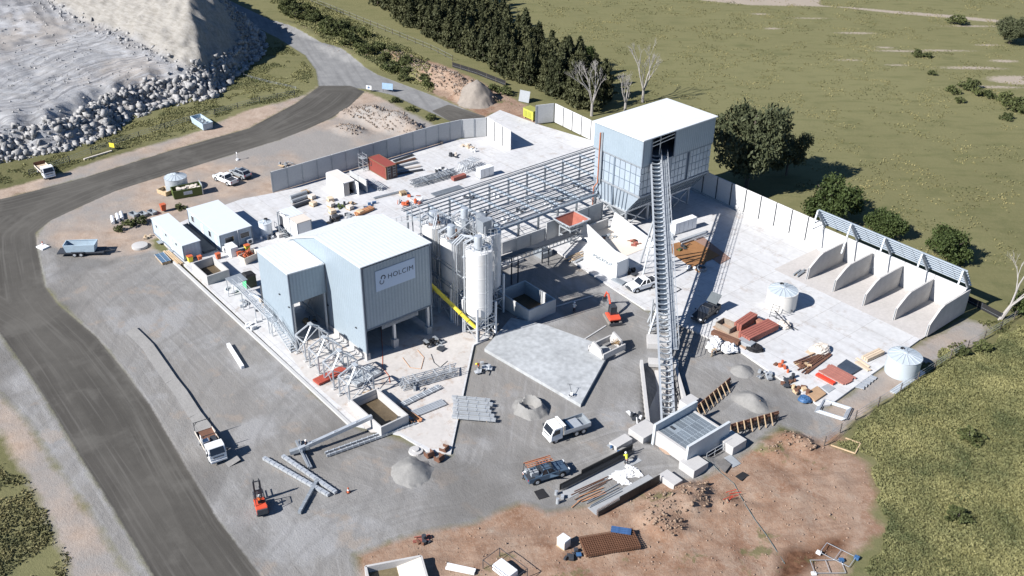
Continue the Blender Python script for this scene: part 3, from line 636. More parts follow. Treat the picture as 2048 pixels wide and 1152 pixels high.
MB().beam((-110.1, 48.85, SZ), (-111.1, 48.85, 2.4), .06).build('stair_brace', GALV, stt, world=True)

# ------------------------------------------------------------------ cement silos
def silo(name, label, x, y, r, z0, z1, zc, legs=True, fil=True, rust=False):
    root = thing(name, label, 'silo', (x, y, 0), 0, 'cement silos beside the batching building')
    sh = MB().lathe([(0, z0-.02), (r, z0), (r, z1), (r-.12, z1+.08), (0, z1+.10)], n=40).build('shell', SILOW, root, smooth=True)
    rg = MB()
    for z in np.arange(z0+1.5, z1-.2, 2.2): rg.lathe([(r, z), (r+.025, z+.03), (r+.025, z+.07), (r, z+.1)], n=40)
    rg.build('weld_band', SILOW, sh, smooth=True)['kind'] = 'stuff'
    MB().lathe([(r, z0-.01), (.3, zc), (.3, zc-.4), (0, zc-.4)], n=40).build('cone', mat('cone_grey', (.62, .65, .68), .45, var=.05), root, smooth=True)
    a = r*.78
    if legs:
        for sx in (-1, 1):
            for sy in (-1, 1): MB().beam((sx*a*1.12, sy*a*1.12, 0), (sx*a*1.12, sy*a*1.12, z0+1.6), .24).build('leg', WHITE, root)
        b_ = MB(); e = a*1.12
        for (p, q) in (((-e, -e), (e, -e)), ((e, -e), (e, e)), ((e, e), (-e, e)), ((-e, e), (-e, -e))):
            b_.beam((*p, z0-.6), (*q, z0-.6), .14).beam((*p, .4), (*q, z0/2+.2), .1).beam((*q, .4), (*p, z0/2+.2), .1).beam((*p, z0/2+.2), (*q, z0/2+.2), .12).beam((*p, z0/2+.2), ((p[0]+q[0])/2, (p[1]+q[1])/2, z0-.6), .1)
        b_.build('leg_bracing', GALV, root)
    hr = MB(); R = r-.05
    for z in (z1+.6, z1+1.1): hr.ring((0, 0, z), R, .05, 24)
    for k in range(12): t = 2*pi*k/12; hr.beam((R*cos(t), R*sin(t), z1), (R*cos(t), R*sin(t), z1+1.1), .045)
    hr.build('guard_rail', GALV, root)
    if fil:
        f_ = MB().lathe([(.55, z1+.3), (.55, z1+2.0), (.5, z1+2.1), (0, z1+2.15)], (r*.1, -r*.15, 0), 20).build('top_filter', mat('filter_steel', (.55, .59, .63), .35, metal=.4, var=.06), root, smooth=True)
        MB().lathe([(.62, z1+.1), (.62, z1+.32), (.55, z1+.36)], (r*.1, -r*.15, 0), 20).build('filter_flange', RUST if rust else GALVD, f_)
    RG = RUST if rust else GALVD; MB().box((r*.5, r*.2, z1+.35), (.45, .45, .5)).build('relief_valve', RG, root); MB().box((-r*.45, r*.35, z1+.3), (.35, .5, .4)).build('manway', RG, root); MB().tube((-r*.2, r*.6, z1), (-r*.2, r*.6, z1+.9), .12).build('vent_pipe', RG, root)
    ld = MB()
    for s in (-.22, .22): ld.beam((r+.22, s-.3, .6), (r+.22, s-.3, z1+1), .05)
    for z in np.arange(1, z1, .5): ld.beam((r+.22, -.52, z), (r+.22, -.08, z), .035)
    ld.build('ladder', GALV, root)
    pp = MB(); aa = radians(-120)
    for off in (-.12, .12):
        t = aa+off; pp.tube(((r+.2)*cos(t), (r+.2)*sin(t), .8), ((r+.2)*cos(t), (r+.2)*sin(t), z1+1.0), .075, n=8)
        pp.tube(((r+.2)*cos(t), (r+.2)*sin(t), z1+1.0), (r*.4*cos(t), r*.4*sin(t), z1+1.7), .075, n=8)
    for z in np.arange(3, z1, 3.2): pp.box(((r+.2)*cos(aa), (r+.2)*sin(aa), z), (.5, .4, .08), rz=aa)
    pp.build('filling_pipe', GALV, root)
    return root
S1 = (-92.9, 71.9); S2 = (-104.0, 72.4); S3 = (-99.4, 72.2); S4 = (-96.9, 76.8)
silo('cement_silo', 'frontmost white cement silo standing on a braced frame next to the concrete pad', *S1, 1.85, 4.0, 13.7, 2.1)
silo('cement_silo', 'leftmost white silo, half shaded by the signed building, rust around its top filter', *S2, 1.68, 4.8, 12.9, 2.8, rust=True)
silo('cement_silo', 'middle white silo seen between the leftmost and the front silo', *S3, 1.7, 4.8, 12.6, 2.8, rust=True)
silo('cement_silo', 'rear cement silo behind the front one, mostly hidden, a square hood on its top', *S4, 1.7, 4.8, 13.2, 2.8)
silo('cement_silo', 'added rearmost silo, hidden in the row behind, filling the gap in the silo shadows', -101.9, 76.4, 1.65, 4.8, 13.0, 2.8)  # extra hidden silo, added so the silo shadows merge into one
# walkways and pipework on the silo tops
wk = thing('silo_walkway', 'galvanised walkway frame with pipes joining the silo tops', 'walkway', (-99.5, 74.5, 0))
m_ = MB().b2((-106.2, 73.9, 12.7), (-95.2, 75.0, 12.8)).b2((-98.8, 70.9, 12.7), (-97.7, 75, 12.8)); m_.build('deck', GALVD, wk, world=True)
m_ = MB()
for y in (73.9, 75.0):
    m_.beam((-106.2, y, 13.9), (-95.2, y, 13.9), .05).beam((-106.2, y, 13.35), (-95.2, y, 13.35), .04)
    for x in np.arange(-106.2, -95, 1.1): m_.beam((x, y, 12.8), (x, y, 13.9), .05)
m_.build('guard_rail', GALV, wk, world=True)
for (x, y) in ((-101.7, 70.6), (-101.3, 70.6), (-96.5, 70.1), (-96.1, 70.1), (-95.7, 70.2)):
    MB().path([(x, y, .8), (x, y, 13.6), (x+(-.7 if x < -100 else .7), y+1.0, 14.9), (x+(-2.2 if x < -100 else 1.9), y+1.9, 14.9)], .085, 8).build('filling_pipe', GALV, wk, world=True)
m_ = MB()
for (a, b) in (((-106.5, 70.4, 12.9), (-106.5, 70.4, 16)), ((-106.5, 70.4, 16), (-101.6, 71.4, 14.2)), ((-97.5, 74.5, 12.9), (-97.5, 74.5, 15.5)), ((-97.5, 74.5, 15.5), (-98.7, 71.2, 13)), ((-95.5, 75, 12.9), (-95.5, 75, 15)), ((-104.6, 70.5, 12.8), (-104.6, 70.5, 15.2))): m_.beam(a, b, .12)
m_.build('lifting_davit', GALV, wk, world=True)
m_ = MB().box((-96.6, 75.6, 14.6), (1.6, 1.4, 1.8)).lathe([(.7, 13), (.7, 15.2), (0, 15.4)], (-98.5, 76.6, 0), 16).box((-99.4, 74.6, 14.0), (.9, .7, 1.2)); m_.build('dust_hood', GALVD, wk, world=True)
m_ = MB()
for z in (6.2, 9.2): m_.beam((-102.6, 70.5, z), (-94.6, 70.2, z), .1).beam((-102.6, 70.5, z+.5), (-95, 70.3, z+.5), .07)
m_.build('pipe_support', GALVD, wk, world=True)
st2 = thing('access_stair', 'steep galvanised stair leading up to the leftmost silo behind the building roof', 'stair', (-108.5, 71, 0))
stair(st2, (-114.5, 72.4, 8.6), (-106.4, 72.2, 12.9), .8, 16, 8.6)
for x, y, z in ((-114.5, 72, 8.6), (-114.5, 72.8, 8.6), (-110, 72, 10.9), (-110, 72.8, 10.9)): MB().beam((x, y, 0), (x, y, z), .13).build('support_post', GALVD, st2, world=True)
# screw conveyors
for i, (a, b, lb) in enumerate((((-91.9, 70.5, 2.2), (-98.2, 67.3, 7.6), 'long bright yellow screw conveyor tube rising from under the front silo to the building'),
        ((-98.6, 71.3, 2.6), (-98.6, 67.0, 8.0), 'upper yellow screw conveyor tube reaching the top corner of the building opening'), ((-103, 71.2, 2.6), (-100.2, 67.0, 7.0), 'dull yellow screw conveyor tube deepest in the shade under the silos'))):
    a = Vector(a); b = Vector(b); sc = thing('screw_conveyor', lb, 'conveyor', a, 0, 'yellow screw conveyors under the silos')
    MB().tube(a, b, .27, n=14).build('tube', YEL, sc, smooth=True, world=True)
    d = (b-a); m_ = MB()
    for k in range(1, 6): c = a+d*(k/6); m_.tube(c-d.normalized()*.04, c+d.normalized()*.04, .36, n=14)
    m_.build('flange', YEL, sc, world=True)
    MB().tube(a, a-d.normalized()*.7, .2, n=12).build('motor', REDP, sc, world=True)

# ------------------------------------------------------------------ tall aggregate hopper building
hb = thing('hopper_building', 'tall aggregate hopper building with white flat roof, blue cladding and panelled bin walls on legs', 'building', (-105.6, 119, 0))
hx0, hx1, hy0, hy1 = -100.0, -111.2, 110.5, 127.9
MB().b2((hx0, hy0, 12.6), (hx1, hy0+.12, 17.1)).build('cladding', CLAD, hb, world=True, label='lit cladding facing the steel canopy frame')
MB().b2((hx0-.02, hy0+.15, 12.6), (hx0-.14, 112.5, 17.08)).build('cladding', CLAD, hb, world=True); MB().b2((hx0-.02, 118.0, 12.6), (hx0-.14, hy1, 17.08)).build('cladding', CLAD, hb, world=True, label='shaded cladding right of the conveyor opening')
MB().b2((hx1, hy0+.15, 12.6), (hx1+.12, hy1, 17.0)).b2((hx0-.15, hy1-.12, 12.6), (hx1+.15, hy1, 17.0)).build('cladding', CLAD, hb, world=True)
MB().hexa([(hx0+.25, hy0-.25, 17.14), (hx1-.2, hy0-.25, 17.0), (hx1-.2, hy1+.2, 17.0), (hx0+.25, hy1+.2, 17.14), (hx0+.25, hy0-.25, 17.32), (hx1-.2, hy0-.25, 17.18), (hx1-.2, hy1+.2, 17.18), (hx0+.25, hy1+.2, 17.32)]).build('roof', ROOFY, hb, world=True)
MB().beam((hx0+.02, hy0+.02, 12.5), (hx0+.02, hy0+.02, 17.2), .16).beam((hx0+.02, 112.5, 12.6), (hx0+.02, 112.5, 17), .14).beam((hx0+.02, 118, 12.6), (hx0+.02, 118, 17), .14).build('flashing', TRIM, hb, world=True)
m_ = MB().b2((hx0-4, 112.6, 12.5), (hx0-4.2, 117.9, 17)).b2((hx0-.2, 112.5, 12.4), (hx0-4, 118, 12.5)); m_.build('opening_lining', DARK, hb, world=True)
m_ = MB().beam((hx0-.1, 112.5, 16.2), (hx0-.1, 118, 16.6), .12).beam((hx0-.1, 112.5, 15.6), (hx0-.1, 118, 16), .1).beam((hx0-.5, 115, 12.6), (hx0-.5, 115, 16.9), .14); m_.build('opening_rails', GALV, hb, world=True)
BINP = mat('bin_plate', (.38, .44, .50), .45, metal=.15, var=.07, scale=.8, rnd=.07); BINS = mat('bin_rib', (.20, .245, .30), .45, metal=.3, var=.08)
MB().b2((hx0-.3, hy0+.3, 7.2), (hx1+.3, hy1-.3, 12.6)).build('bin_box', BINS, hb, world=True)
ncol = 9; cw = (hx0-hx1-.3)/ncol
pl0 = None
for i in range(ncol):
    for j in range(3):
        x = hx1+.15+cw*(i+.5); z = 7.35+1.72*(j+.5); c = Vector((x, hy0+.26, z))-ORG[hb.name]
        if pl0 is None: pl0 = MB().box((0, 0, 0), (cw-.12, .06, 1.58)).build('bin_panel', BINP, hb, bevel=.02); pl0.location = c
        else: dup(pl0, c, hb)
pl1 = None; ycs = [111.0, 111.95]+[118.45+.93*k for k in range(4)]+[122.75+.93*k for k in range(6)]+[112.9+.93*k for k in range(5)]
for y in ycs:
    for j in range(4):
        c = Vector((hx0-.26, y, 7.3+1.3*(j+.5)))-ORG[hb.name]
        if pl1 is None: pl1 = MB().box((0, 0, 0), (.06, .82, 1.18)).build('bin_panel', BINP, hb, bevel=.02); pl1.location = c
        else: dup(pl1, c, hb)
for (y0, z0, z1) in ((hy0+.14, 12.35, 12.6), (hy0+.14, 7.05, 7.35)):
    MB().b2((hx0-.1, y0, z0), (hx1, y0+.2, z1)).build('ring_beam', GALV, hb, world=True)
    m_ = MB()
    for k in range(36): x = hx1+.2+k*.305; m_.box((x, y0-.03, (z0+z1)/2-.05), (.1, .05, .3))
    m_.build('bolt_cleats', GALVD, hb, world=True)['kind'] = 'stuff'
MB().b2((hx0-.1, hy0+.3, 12.3), (hx0-.3, hy1, 12.6)).b2((hx0-.08, hy0+.3, 7.0), (hx0-.3, hy1, 7.3)).b2((hx0-.05, 122.1, 7), (hx0-.35, 122.4, 12.6)).build('ring_beam', BINS, hb, world=True)
MB().b2((-106.1, hy0+.12, 7.3), (-106.4, hy0+.3, 12.2)).b2((-106.1, hy0+.1, 3.6), (-106.4, hy0+.3, 7)).build('door_column', BINS, hb, world=True)
# tapered lower bin
tz = 3.4
MB().hexa([(-103.2, hy0+.5, tz), (hx1+.6, hy0+.5, tz), (hx1+.6, hy1-1.2, tz), (-103.2, hy1-1.2, tz), (hx0-.2, hy0+.2, 7.08), (hx1+.2, hy0+.2, 7.08), (hx1+.2, hy1-.2, 7.08), (hx0-.2, hy1-.2, 7.08)][0:8]).build('lower_bin', BINP, hb, world=True)
m_ = MB()
for k in range(10):
    x = -103.4-k*.8; m_.beam((x, hy0+.42, tz), (x+(.6 if k < 4 else 0), hy0+.14, 7.05), .08, .12)
m_.build('bin_rib', BINS, hb, world=True)
m_ = MB()
for k in range(22):
    y = hy0+.6+k*.78; m_.beam((-103.1, y, tz), (hx0-.12, y, 7.05), .09, .1)
for f in (.33, .66): m_.beam((-103.1+f*2.9, hy0+.4, tz+f*3.6), (-103.1+f*2.9, hy1-.5, tz+f*3.6), .1)
m_.build('bin_rib', BINS, hb, world=True, label='ribs on the shaded sloping side')
MB().b2((-102.9, hy0+.2, tz-.1), (-103.3, hy1-.9, tz+.25)).b2((-103, hy0+.25, tz-.1), (hx1+.3, hy0+.6, tz+.2)).build('ring_beam', GALV, hb, world=True)
for y in (hy0+.5, 116.3, 122, hy1-1.3):
    for x in (-103.1, hx1+.7):
        MB().ibeam((x, y, 0), (x, y, tz), .3, .3).build('leg', GALV, hb, world=True)
m_ = MB()
for y in (hy0+.5,): m_.beam((-103.1, y, .3), (-107, y, 3.2), .22).beam((-110.4, y, .3), (-107, y, 3.2), .22).beam((-103.1, y, 3.2), (-107, y, .3), .14)
for (a, b) in (((hy0+.5), 116.3), (116.3, 122), (122, hy1-1.3)): m_.beam((-103.1, a, .3), (-103.1, b, 3.2), .18).beam((-103.1, b, .3), (-103.1, a, 3.2), .18)
m_.build('leg_bracing', GALV, hb, world=True)
m_ = MB()
for yc in (113, 117, 121, 125):
    m_.hexa([(-105.4, yc-.4, 1.2), (-108.6, yc-.4, 1.2), (-108.6, yc+.4, 1.2), (-105.4, yc+.4, 1.2), (-103.6, yc-1.6, tz), (-110.6, yc-1.6, tz), (-110.6, yc+1.6, tz), (-103.6, yc+1.6, tz)])
m_.build('outlet_chute', GALVD, hb, world=True)
MB().path([(-109.6, hy0-.15, 15.6), (-109.6, hy0-.15, 6.6), (-110.4, hy0-.2, 5.4), (-110.4, hy0-.2, 1.0)], .11, 8).build('conduit', mat('copper_orange', (.45, .17, .09), .6, var=.1), hb, world=True)
MB().b2((-109.35, hy0-.05, 15.8), (-109.0, hy0-.15, 6.6)).build('cable_tray', GALVD, hb, world=True)

# ------------------------------------------------------------------ main elevating conveyor
cvr = thing('elevating_conveyor', 'long inclined troughed conveyor with walkway rising from the concrete pit to the hopper building', 'conveyor', (-80, 95, 0))
cA = Vector((-100.9, 114.6, 13.4)); cB = Vector((-61.6, 77.2, -1.35))
cd_ = (cB-cA); cl = cd_.length; du = cd_.normalized(); sv = Vector((-du.y, du.x, 0)).normalized(); up_ = sv.cross(du); up_ = -up_ if up_.z < 0 else up_
if sv.y < 0: sv = -sv         # towards the walkway side
for s in (-1, 1):
    MB().beam(cA+sv*.80*s, cB+sv*.80*s, .24, .42).build('side_frame', GALV, cvr, world=True)
m_ = MB(); low = up_*-.85
for s in (-1, 1): m_.beam(cA+sv*.72*s+low, cB+sv*.72*s+low-du*3, .17)
nb = 34
for k in range(nb):
    p = cA+du*(cl*k/nb); q = cA+du*(cl*(k+1)/nb)
    if k < nb-2:
        for s in (-1, 1): m_.beam(p+sv*.72*s, (q if k % 2 else p)+sv*.72*s+low, .11).beam(q+sv*.72*s if k % 2 == 0 else p+sv*.72*s, (q if k % 2 == 0 else q)+sv*.72*s+low, .11)
        m_.beam(p-sv*.72+low, q+sv*.72+low, .06).beam(p-sv*.72+low, p+sv*.72+low, .07)
m_.build('lower_truss', GALV, cvr, world=True)
idl = None; ni = 56
R0 = Matrix((( -du.x, sv.x, up_.x), (-du.y, sv.y, up_.y), (-du.z, sv.z, up_.z))).to_euler()
for k in range(ni):
    c = cA+du*(cl*(k+.5)/ni)+up_*.12-ORG[cvr.name]
    if idl is None:
        b_ = MB().beam((0, -.7, -.02), (0, .7, -.02), .12, .1)
        b_.tube((0, -.22, .06), (0, .22, .06), .085).tube((0, -.24, .07), (0, -.66, .28), .085).tube((0, .24, .07), (0, .66, .28), .085)
        b_.beam((0, -.68, 0), (0, -.68, .3), .07).beam((0, .68, 0), (0, .68, .3), .07)
        idl = b_.build('idler_set', GALVD, cvr); idl.location = c; idl.rotation_euler = R0
    else:
        d_ = dup(idl, c, cvr); d_.rotation_euler = R0
m_ = MB()     # belt: on the upper part only, the tail is still bare
n_ = 24; pe = cA+du*(cl*.62)
for k in range(n_):
    p = cA+(pe-cA)*(k/n_); q = cA+(pe-cA)*((k+1)/n_)
    sec = [(-.78, .34), (-.24, .17), (.24, .17), (.80, .34)]
    vs = [p+sv*a+up_*b for a, b in sec]+[q+sv*a+up_*b for a, b in sec]
    m_.add(vs, [(i, i+1, i+5, i+4) for i in range(3)])
m_.build('return_pan', mat('pan_steel', (.05, .07, .10), .6, metal=.1, var=.2), cvr, world=True).location = up_*-.42
wkv = Vector(sv); w0, w1 = .80, 1.7
m_ = MB(); a0 = cA+sv*((w0+w1)/2)+up_*-.1; a1 = cA+du*(cl*.74)+sv*((w0+w1)/2)+up_*-.1; m_.beam(a0, a1, .95, .06); m_.build('walkway', GALVD, cvr, world=True)
hrm = MB()
for s in (w0+.05, w1+.15):
    for hh in (.55, 1.1): hrm.beam(cA+sv*s+Vector((0, 0, hh)), cA+du*(cl*.74)+sv*s+Vector((0, 0, hh)), .05)
    for k in range(26): p = cA+du*(cl*.74*k/25)+sv*s; hrm.beam(p, p+Vector((0, 0, 1.1)), .045)
for k in range(26): p = cA+du*(cl*.74*k/25); hrm.beam(p+sv*.72-up_*.1, p+sv*(w1+.15)-up_*.1, .07)
hrm.build('handrail', GALV, cvr, world=True)
def trestle(t, half, z0, spread=.0, name='trestle'):
    p = cA+du*(cl*t); m_ = MB()
    for s in (-1, 1):
        top = p+sv*.72*s+low; bot = Vector((p.x+sv.x*half*s+du.x*spread, p.y+sv.y*half*s+du.y*spread, z0)); m_.beam(bot, top, .22)
        for s2 in (-1,): pass
    m_.beam(p+sv*.72+low, Vector((p.x-sv.x*half*.6, p.y-sv.y*half*.6, z0+(p.z-z0)*.4)), .1)
    for f in (.3, .6):
        a = p+sv*(.72+(half-.72)*(1-f))+low*f; zz = z0+(p.z+low.z-z0)*f
        m_.beam((p.x+sv.x*(half-(half-.72)*f), p.y+sv.y*(half-(half-.72)*f), zz), (p.x-sv.x*(half-(half-.72)*f), p.y-sv.y*(half-(half-.72)*f), zz), .12)
        m_.beam((p.x+sv.x*(half-(half-.72)*f), p.y+sv.y*(half-(half-.72)*f), zz), (p.x-sv.x*half, p.y-sv.y*half, z0), .09)
    m_.build(name, GALV, cvr, world=True)
trestle(.30, 2.0, SZ, 2.0); trestle(.27, 2.0, SZ, -2.0); trestle(.60, 1.6, SZ, 1.0); trestle(.575, 1.6, SZ, -1.0)
# drop tower block in mid run
m_ = MB(); p = cA+du*(cl*.58)
for s in (-1, 1): m_.beam(p+sv*1.0*s+low, (p.x+sv.x*1.3*s-du.x*3.4, p.y+sv.y*1.3*s-du.y*3.4, SZ), .12)
for s in (-1, 1):
    m_.beam((p.x+sv.x*1.3*s, p.y+sv.y*1.3*s, SZ), p+sv*1.3*s, .18)
m_.build('stay', GALV, cvr, world=True)
for t, zz in ((.655, .9), (.745, .55)):
    p = cA+du*(cl*t); b_ = MB().box((p.x, p.y, zz/2), (1.5 if t > .7 else 2.2, 4.2, zz), rz=math.atan2(du.y, du.x)); lone(MB().box((0, 0, zz/2), (1.5 if t > .7 else 2.4, 4.0, zz)), 'concrete_footing', CBLOCK, ('large pale concrete footing under the conveyor near the white car' if t < .7 else 'narrow concrete footing under the conveyor just above the trench'), 'footing', (p.x, p.y, 0), math.atan2(du.y, du.x), bevel=.03)

# trench walls beside the conveyor tail
tw = thing('trench_wall', 'pale concrete trench wall on the left of the conveyor tail', 'wall', (-68, 79, 0), 0, 'concrete walls of the conveyor trench')
def slopewall(root, p, q, zt0, zt1, zb0, zb1, t, m=CBLOCK, name='wall_face'):
    p = Vector((*p, 0)); q = Vector((*q, 0)); d = (q-p).normalized(); n = Vector((-d.y, d.x, 0))*t/2; vs = []
    for e, zb, zt in ((p, zb0, zt0), (q, zb1, zt1)): vs += [e-n+Vector((0, 0, zb)), e+n+Vector((0, 0, zb)), e+n+Vector((0, 0, zt)), e-n+Vector((0, 0, zt))]
    return MB().add(vs, [(0,1,2,3),(7,6,5,4),(0,4,5,1),(1,5,6,2),(2,6,7,3),(3,7,4,0)]).build(name, m, root, world=True)
slopewall(tw, (-73.4, 84.3), (-61.9, 73.9), .9, .7, -.6, -3.2, .38)
t2w = thing('trench_wall', 'pale concrete trench wall on the right of the conveyor tail, beside the stair', 'wall', (-67, 84, 0), 0, 'concrete walls of the conveyor trench')
slopewall(t2w, (-71.3, 88.2), (-60.9, 80.2), .9, .7, -.6, -3.2, .38)
slab('trench_floor', [(-73.2, 84.3), (-71.4, 87.8), (-61.0, 80.2), (-61.8, 74.0)], -3.4, -3.3, CBLOCK)
fl = MB().add([(-73.2, 84.5, -.3), (-71.5, 87.8, -.3), (-61.0, 80.0, -2.7), (-61.8, 74.2, -2.7)], [(0, 1, 2, 3)]).build('trench_ramp', CBLOCK); fl['kind'] = 'structure'
ts = thing('trench_stair', 'concrete stair flight going down beside the conveyor tail', 'stair', (-66, 82.5, 0)); s0 = None
for k in range(22):
    f = (k+.5)/22; c = Vector((-72.0+9.6*f, 87.0-7.9*f, .25-2.7*f))-ORG[ts.name]
    if s0 is None: s0 = MB().box((0, 0, -.4), (.5, 1.25, .9)).build('step', CBLOCK, ts); s0.location = c; s0.rotation_euler = (0, 0, -.69)
    else: dup(s0, c, ts, -.69)

# reclaim pit box with grating
pb = thing('reclaim_pit', 'raised concrete feed pit covered by a grey steel grating between two upstand walls', 'pit', (-58.2, 77, 0))
def upst(x, y0, y1, nm):
    MB().side([(0, 0), (0, 0)], 0, 0)
    prof = [(y0, -.3), (y0+.15, 3.0), (y1-.0, 3.0), (y1, 1.6), (y1, -.3)]
    v = [(x-.17, a, b) for a, b in prof]+[(x+.17, a, b) for a, b in prof]; n = len(prof)
    return MB().add(v, [tuple(range(n))[::-1], tuple(range(n, 2*n))]+[(i, (i+1) % n, (i+1) % n+n, i+n) for i in range(n)]).build('side_wall', mat('pit_concrete', (.50, .53, .55), .8, var=.08, scale=.7), pb, world=True, label=nm)
upst(-60.9, 73.3, 80.9, 'left upstand wall'); upst(-55.7, 73.3, 80.9, 'right upstand wall')
MB().b2((-60.7, 73.6, -.3), (-55.9, 73.95, 2.0)).build('front_wall', CBLOCK, pb, world=True)
MB().b2((-60.7, 80.0, -.3), (-55.9, 80.3, 2.0)).build('back_wall', CBLOCK, pb, world=True)
g0 = None; GRT = mat('grating', (.36, .41, .45), .5, metal=.3, var=.12, scale=4, rnd=.12)
for i in range(3):
    for j in range(5):
        c = Vector((-60.7+1.6*(i+.5), 74.0+1.2*(j+.5), 1.9))-ORG[pb.name]
        if i == 0 and j == 1: continue
        if g0 is None:
            gm = MB()
            for k in range(11): gm.beam((-.76+k*.152, -.57, 0), (-.76+k*.152, .57, 0), .085, .06)
            gm.beam((-.77, -.57, 0), (.77, -.57, 0), .05, .07).beam((-.77, .57, 0), (.77, .57, 0), .05, .07).beam((-.77, 0, -.01), (.77, 0, -.01), .04, .06)
            gm.box((0, 0, -.07), (1.5, 1.1, .03))
            g0 = gm.build('grating_panel', GRT, pb); g0.location = c
        else: dup(g0, c, pb)
MB().box((-59.9, 75.8, 1.88), (1.55, 1.16, .05)).box((-59.9, 75.8, 1.94), (.01, .01, .01)).build('grating_panel', GRT, pb, world=True)
MB().b2((-60.4, 75.55, 1.9), (-59.6, 75.95, 1.93)).build('hatch', DARK, pb, world=True)
MB().b2((-55.4, 76.8, .05), (-54.9, 78.8, .2)).build('opening_sill', BLACK, pb, world=True)

# ------------------------------------------------------------------ canopy frame (no sheeting yet)
cf = thing('canopy_frame', 'wide roofless steel canopy frame of rafters and purlins between silos and hopper building', 'frame', (-116.5, 100, 0))
zc = lambda x: 5.0+(x+123.5)*.0
PUR = mat('purlin_steel', (.20, .235, .275), .5, metal=.5, var=.1); RAF = mat('rafter_steel', (.44, .50, .56), .45, metal=.4, var=.1)
ys = [80.6+4.28*k for k in range(11)]
for y in ys[:-1] if False else ys:
    x1 = -109.7
    r_ = MB().ibeam((-123.4, y, 4.72), (x1, y, 4.72), .26, .4).build('rafter', RAF, cf, world=True)
    for x in (-123.2, -110.2):
        MB().ibeam((x, y, SZ), (x, y, 4.5), .25, .25).build('column', GALVD, cf, world=True)
p0 = None
for k in range(13):
    x = -123.4+k*1.142; a, b = (80.0, 124.2) if x < -111.3 else (80.0, 110.2)
    MB().beam((x, a, 5.02), (x, b, 5.02), .11, .20).build('purlin', PUR, cf, world=True)
MB().beam((-123.9, 80, 5.35), (-123.9, 124.2, 5.35), .08, .12).beam((-124.0, 80, 4.95), (-124.0, 124.2, 4.95), .08).build('gutter_rail', PUR, cf, world=True)
MB().ibeam((-109.5, 84.5, 4.5), (-109.5, 110.2, 4.5), .35, .45).ibeam((-116.4, 100, 4.2), (-110, 108, 4.2), .3, .35).build('edge_beam', RAF, cf, world=True)
m_ = MB()
for i in range(0, 10, 1):
    for k in range(0, 10, 2):
        x = -122.7+k*1.37; m_.beam((x-.68, ys[i]+2.1, 5.0), (x+.68, ys[i]+2.1, 5.0), .05)
m_.build('bridging', GALV, cf, world=True)['kind'] = 'stuff'
lb_ = MB()
for i in (2, 6): lb_.beam((-123, ys[i], 4.9), (-110, ys[i+1], 4.9), .06).beam((-110, ys[i], 4.9), (-123, ys[i+1], 4.9), .06)
lb_.build('cross_bracing', GALVD, cf, world=True)

# ------------------------------------------------------------------ storage bays
bx = [-73.4, -68.6, -63.4, -58.3]; BCON = mat('bay_concrete', (.48, .465, .445), .88, var=.13, scale=.8, stain=(.30, .26, .22, .15), bump=.08)
def bay_wall(x, label, y0=121.0, y1=130.2, h=3.6, m=BCON):
    root = thing('bay_divider', label, 'wall', (x, y0, SZ), 0, 'dividing walls of the storage bays')
    L = y1-y0; prof = [(0, 0), (.12, 1.9), (2.2, h-.35), (3.2, h), (L, h), (L, 0)]; n = len(prof)
    v = [(-.16, a, b) for a, b in prof]+[(.16, a, b) for a, b in prof]
    MB().add(v, [tuple(range(n))[::-1], tuple(range(n, 2*n))]+[(i, (i+1) % n, (i+1) % n+n, i+n) for i in range(n)]).build('wall_face', m, root, bevel=.03)
    MB().beam((0, -.02, 0), (0, .11, 1.95), .4, .06).build('end_guard', GALV, root)
    return root
bay_wall(bx[0], 'bay dividing wall nearest the white boundary wall, first of the row')
bay_wall(bx[1], 'second bay dividing wall from the white boundary wall'); bay_wall(bx[2], 'third bay dividing wall, the middle of the five')
bay_wall(bx[3], 'fourth bay dividing wall, the last one before the shaded end wall')
bay_wall(-53.0, 'end wall of the bays with its outer blue-grey face in shade', h=4.0, y0=120.8, y1=131.0)
bw = thing('bay_back_wall', 'bright white concrete back wall behind the storage bays', 'wall', (-65, 130.6, 0))
b0 = None
for k in range(5):
    c = Vector((-75.9+5.0*k+.15, 130.6, SZ+2.05))-ORG[bw.name]
    if b0 is None: b0 = MB().box((0, 0, 0), (4.93, .3, 4.1)).build('panel', PRECW, bw, bevel=.02); b0.location = c
    else: dup(b0, c, bw)
bc = thing('bay_canopy', 'steel canopy frame with stacked girts leaning over the storage bays', 'frame', (-65, 130, 0))
fx = [-78.0, -71.9, -66.0, -59.8, -53.4]
for x in fx:
    MB().beam((x, 127.0, 3.4), (x-.2, 128.5, 7.9), .22).build('strut', GALV, bc, world=True)
    MB().beam((x-.2, 128.5, 7.9), (x+.1, 130.9, 4.4), .30, .34).build('raker', GALVD, bc, world=True)
    MB().beam((x, 130.7, 4.3), (x+.25, 133.2, 5.2), .2).build('outrigger', GALV, bc, world=True) if x < -1000 else None
for k in range(7):
    f = k/6.; y = 128.6+2.5*f+.25; z = 7.9-3.2*f
    MB().beam((-78.3, y, z), (-53.1, y, z), .15, .21).build('girt', RAF, bc, world=True)
m_ = MB()
for a, b in zip(fx[:-1], fx[1:]):
    for f in (.33, .66):
        x = a+(b-a)*f; m_.beam((x, 128.8, 7.9), (x+.1, 131.2, 4.8), .06)
m_.build('bridging', GALVD, bc, world=True)['kind'] = 'stuff'
m_ = MB()
for z in (4.9, 5.9, 6.9): m_.beam((-78.1, 127.3+(z-3.4)*.3, z), (-78.1, 131.0-(z-4)*.55, z), .12)
m_.build('end_girt', GALV, bc, world=True)
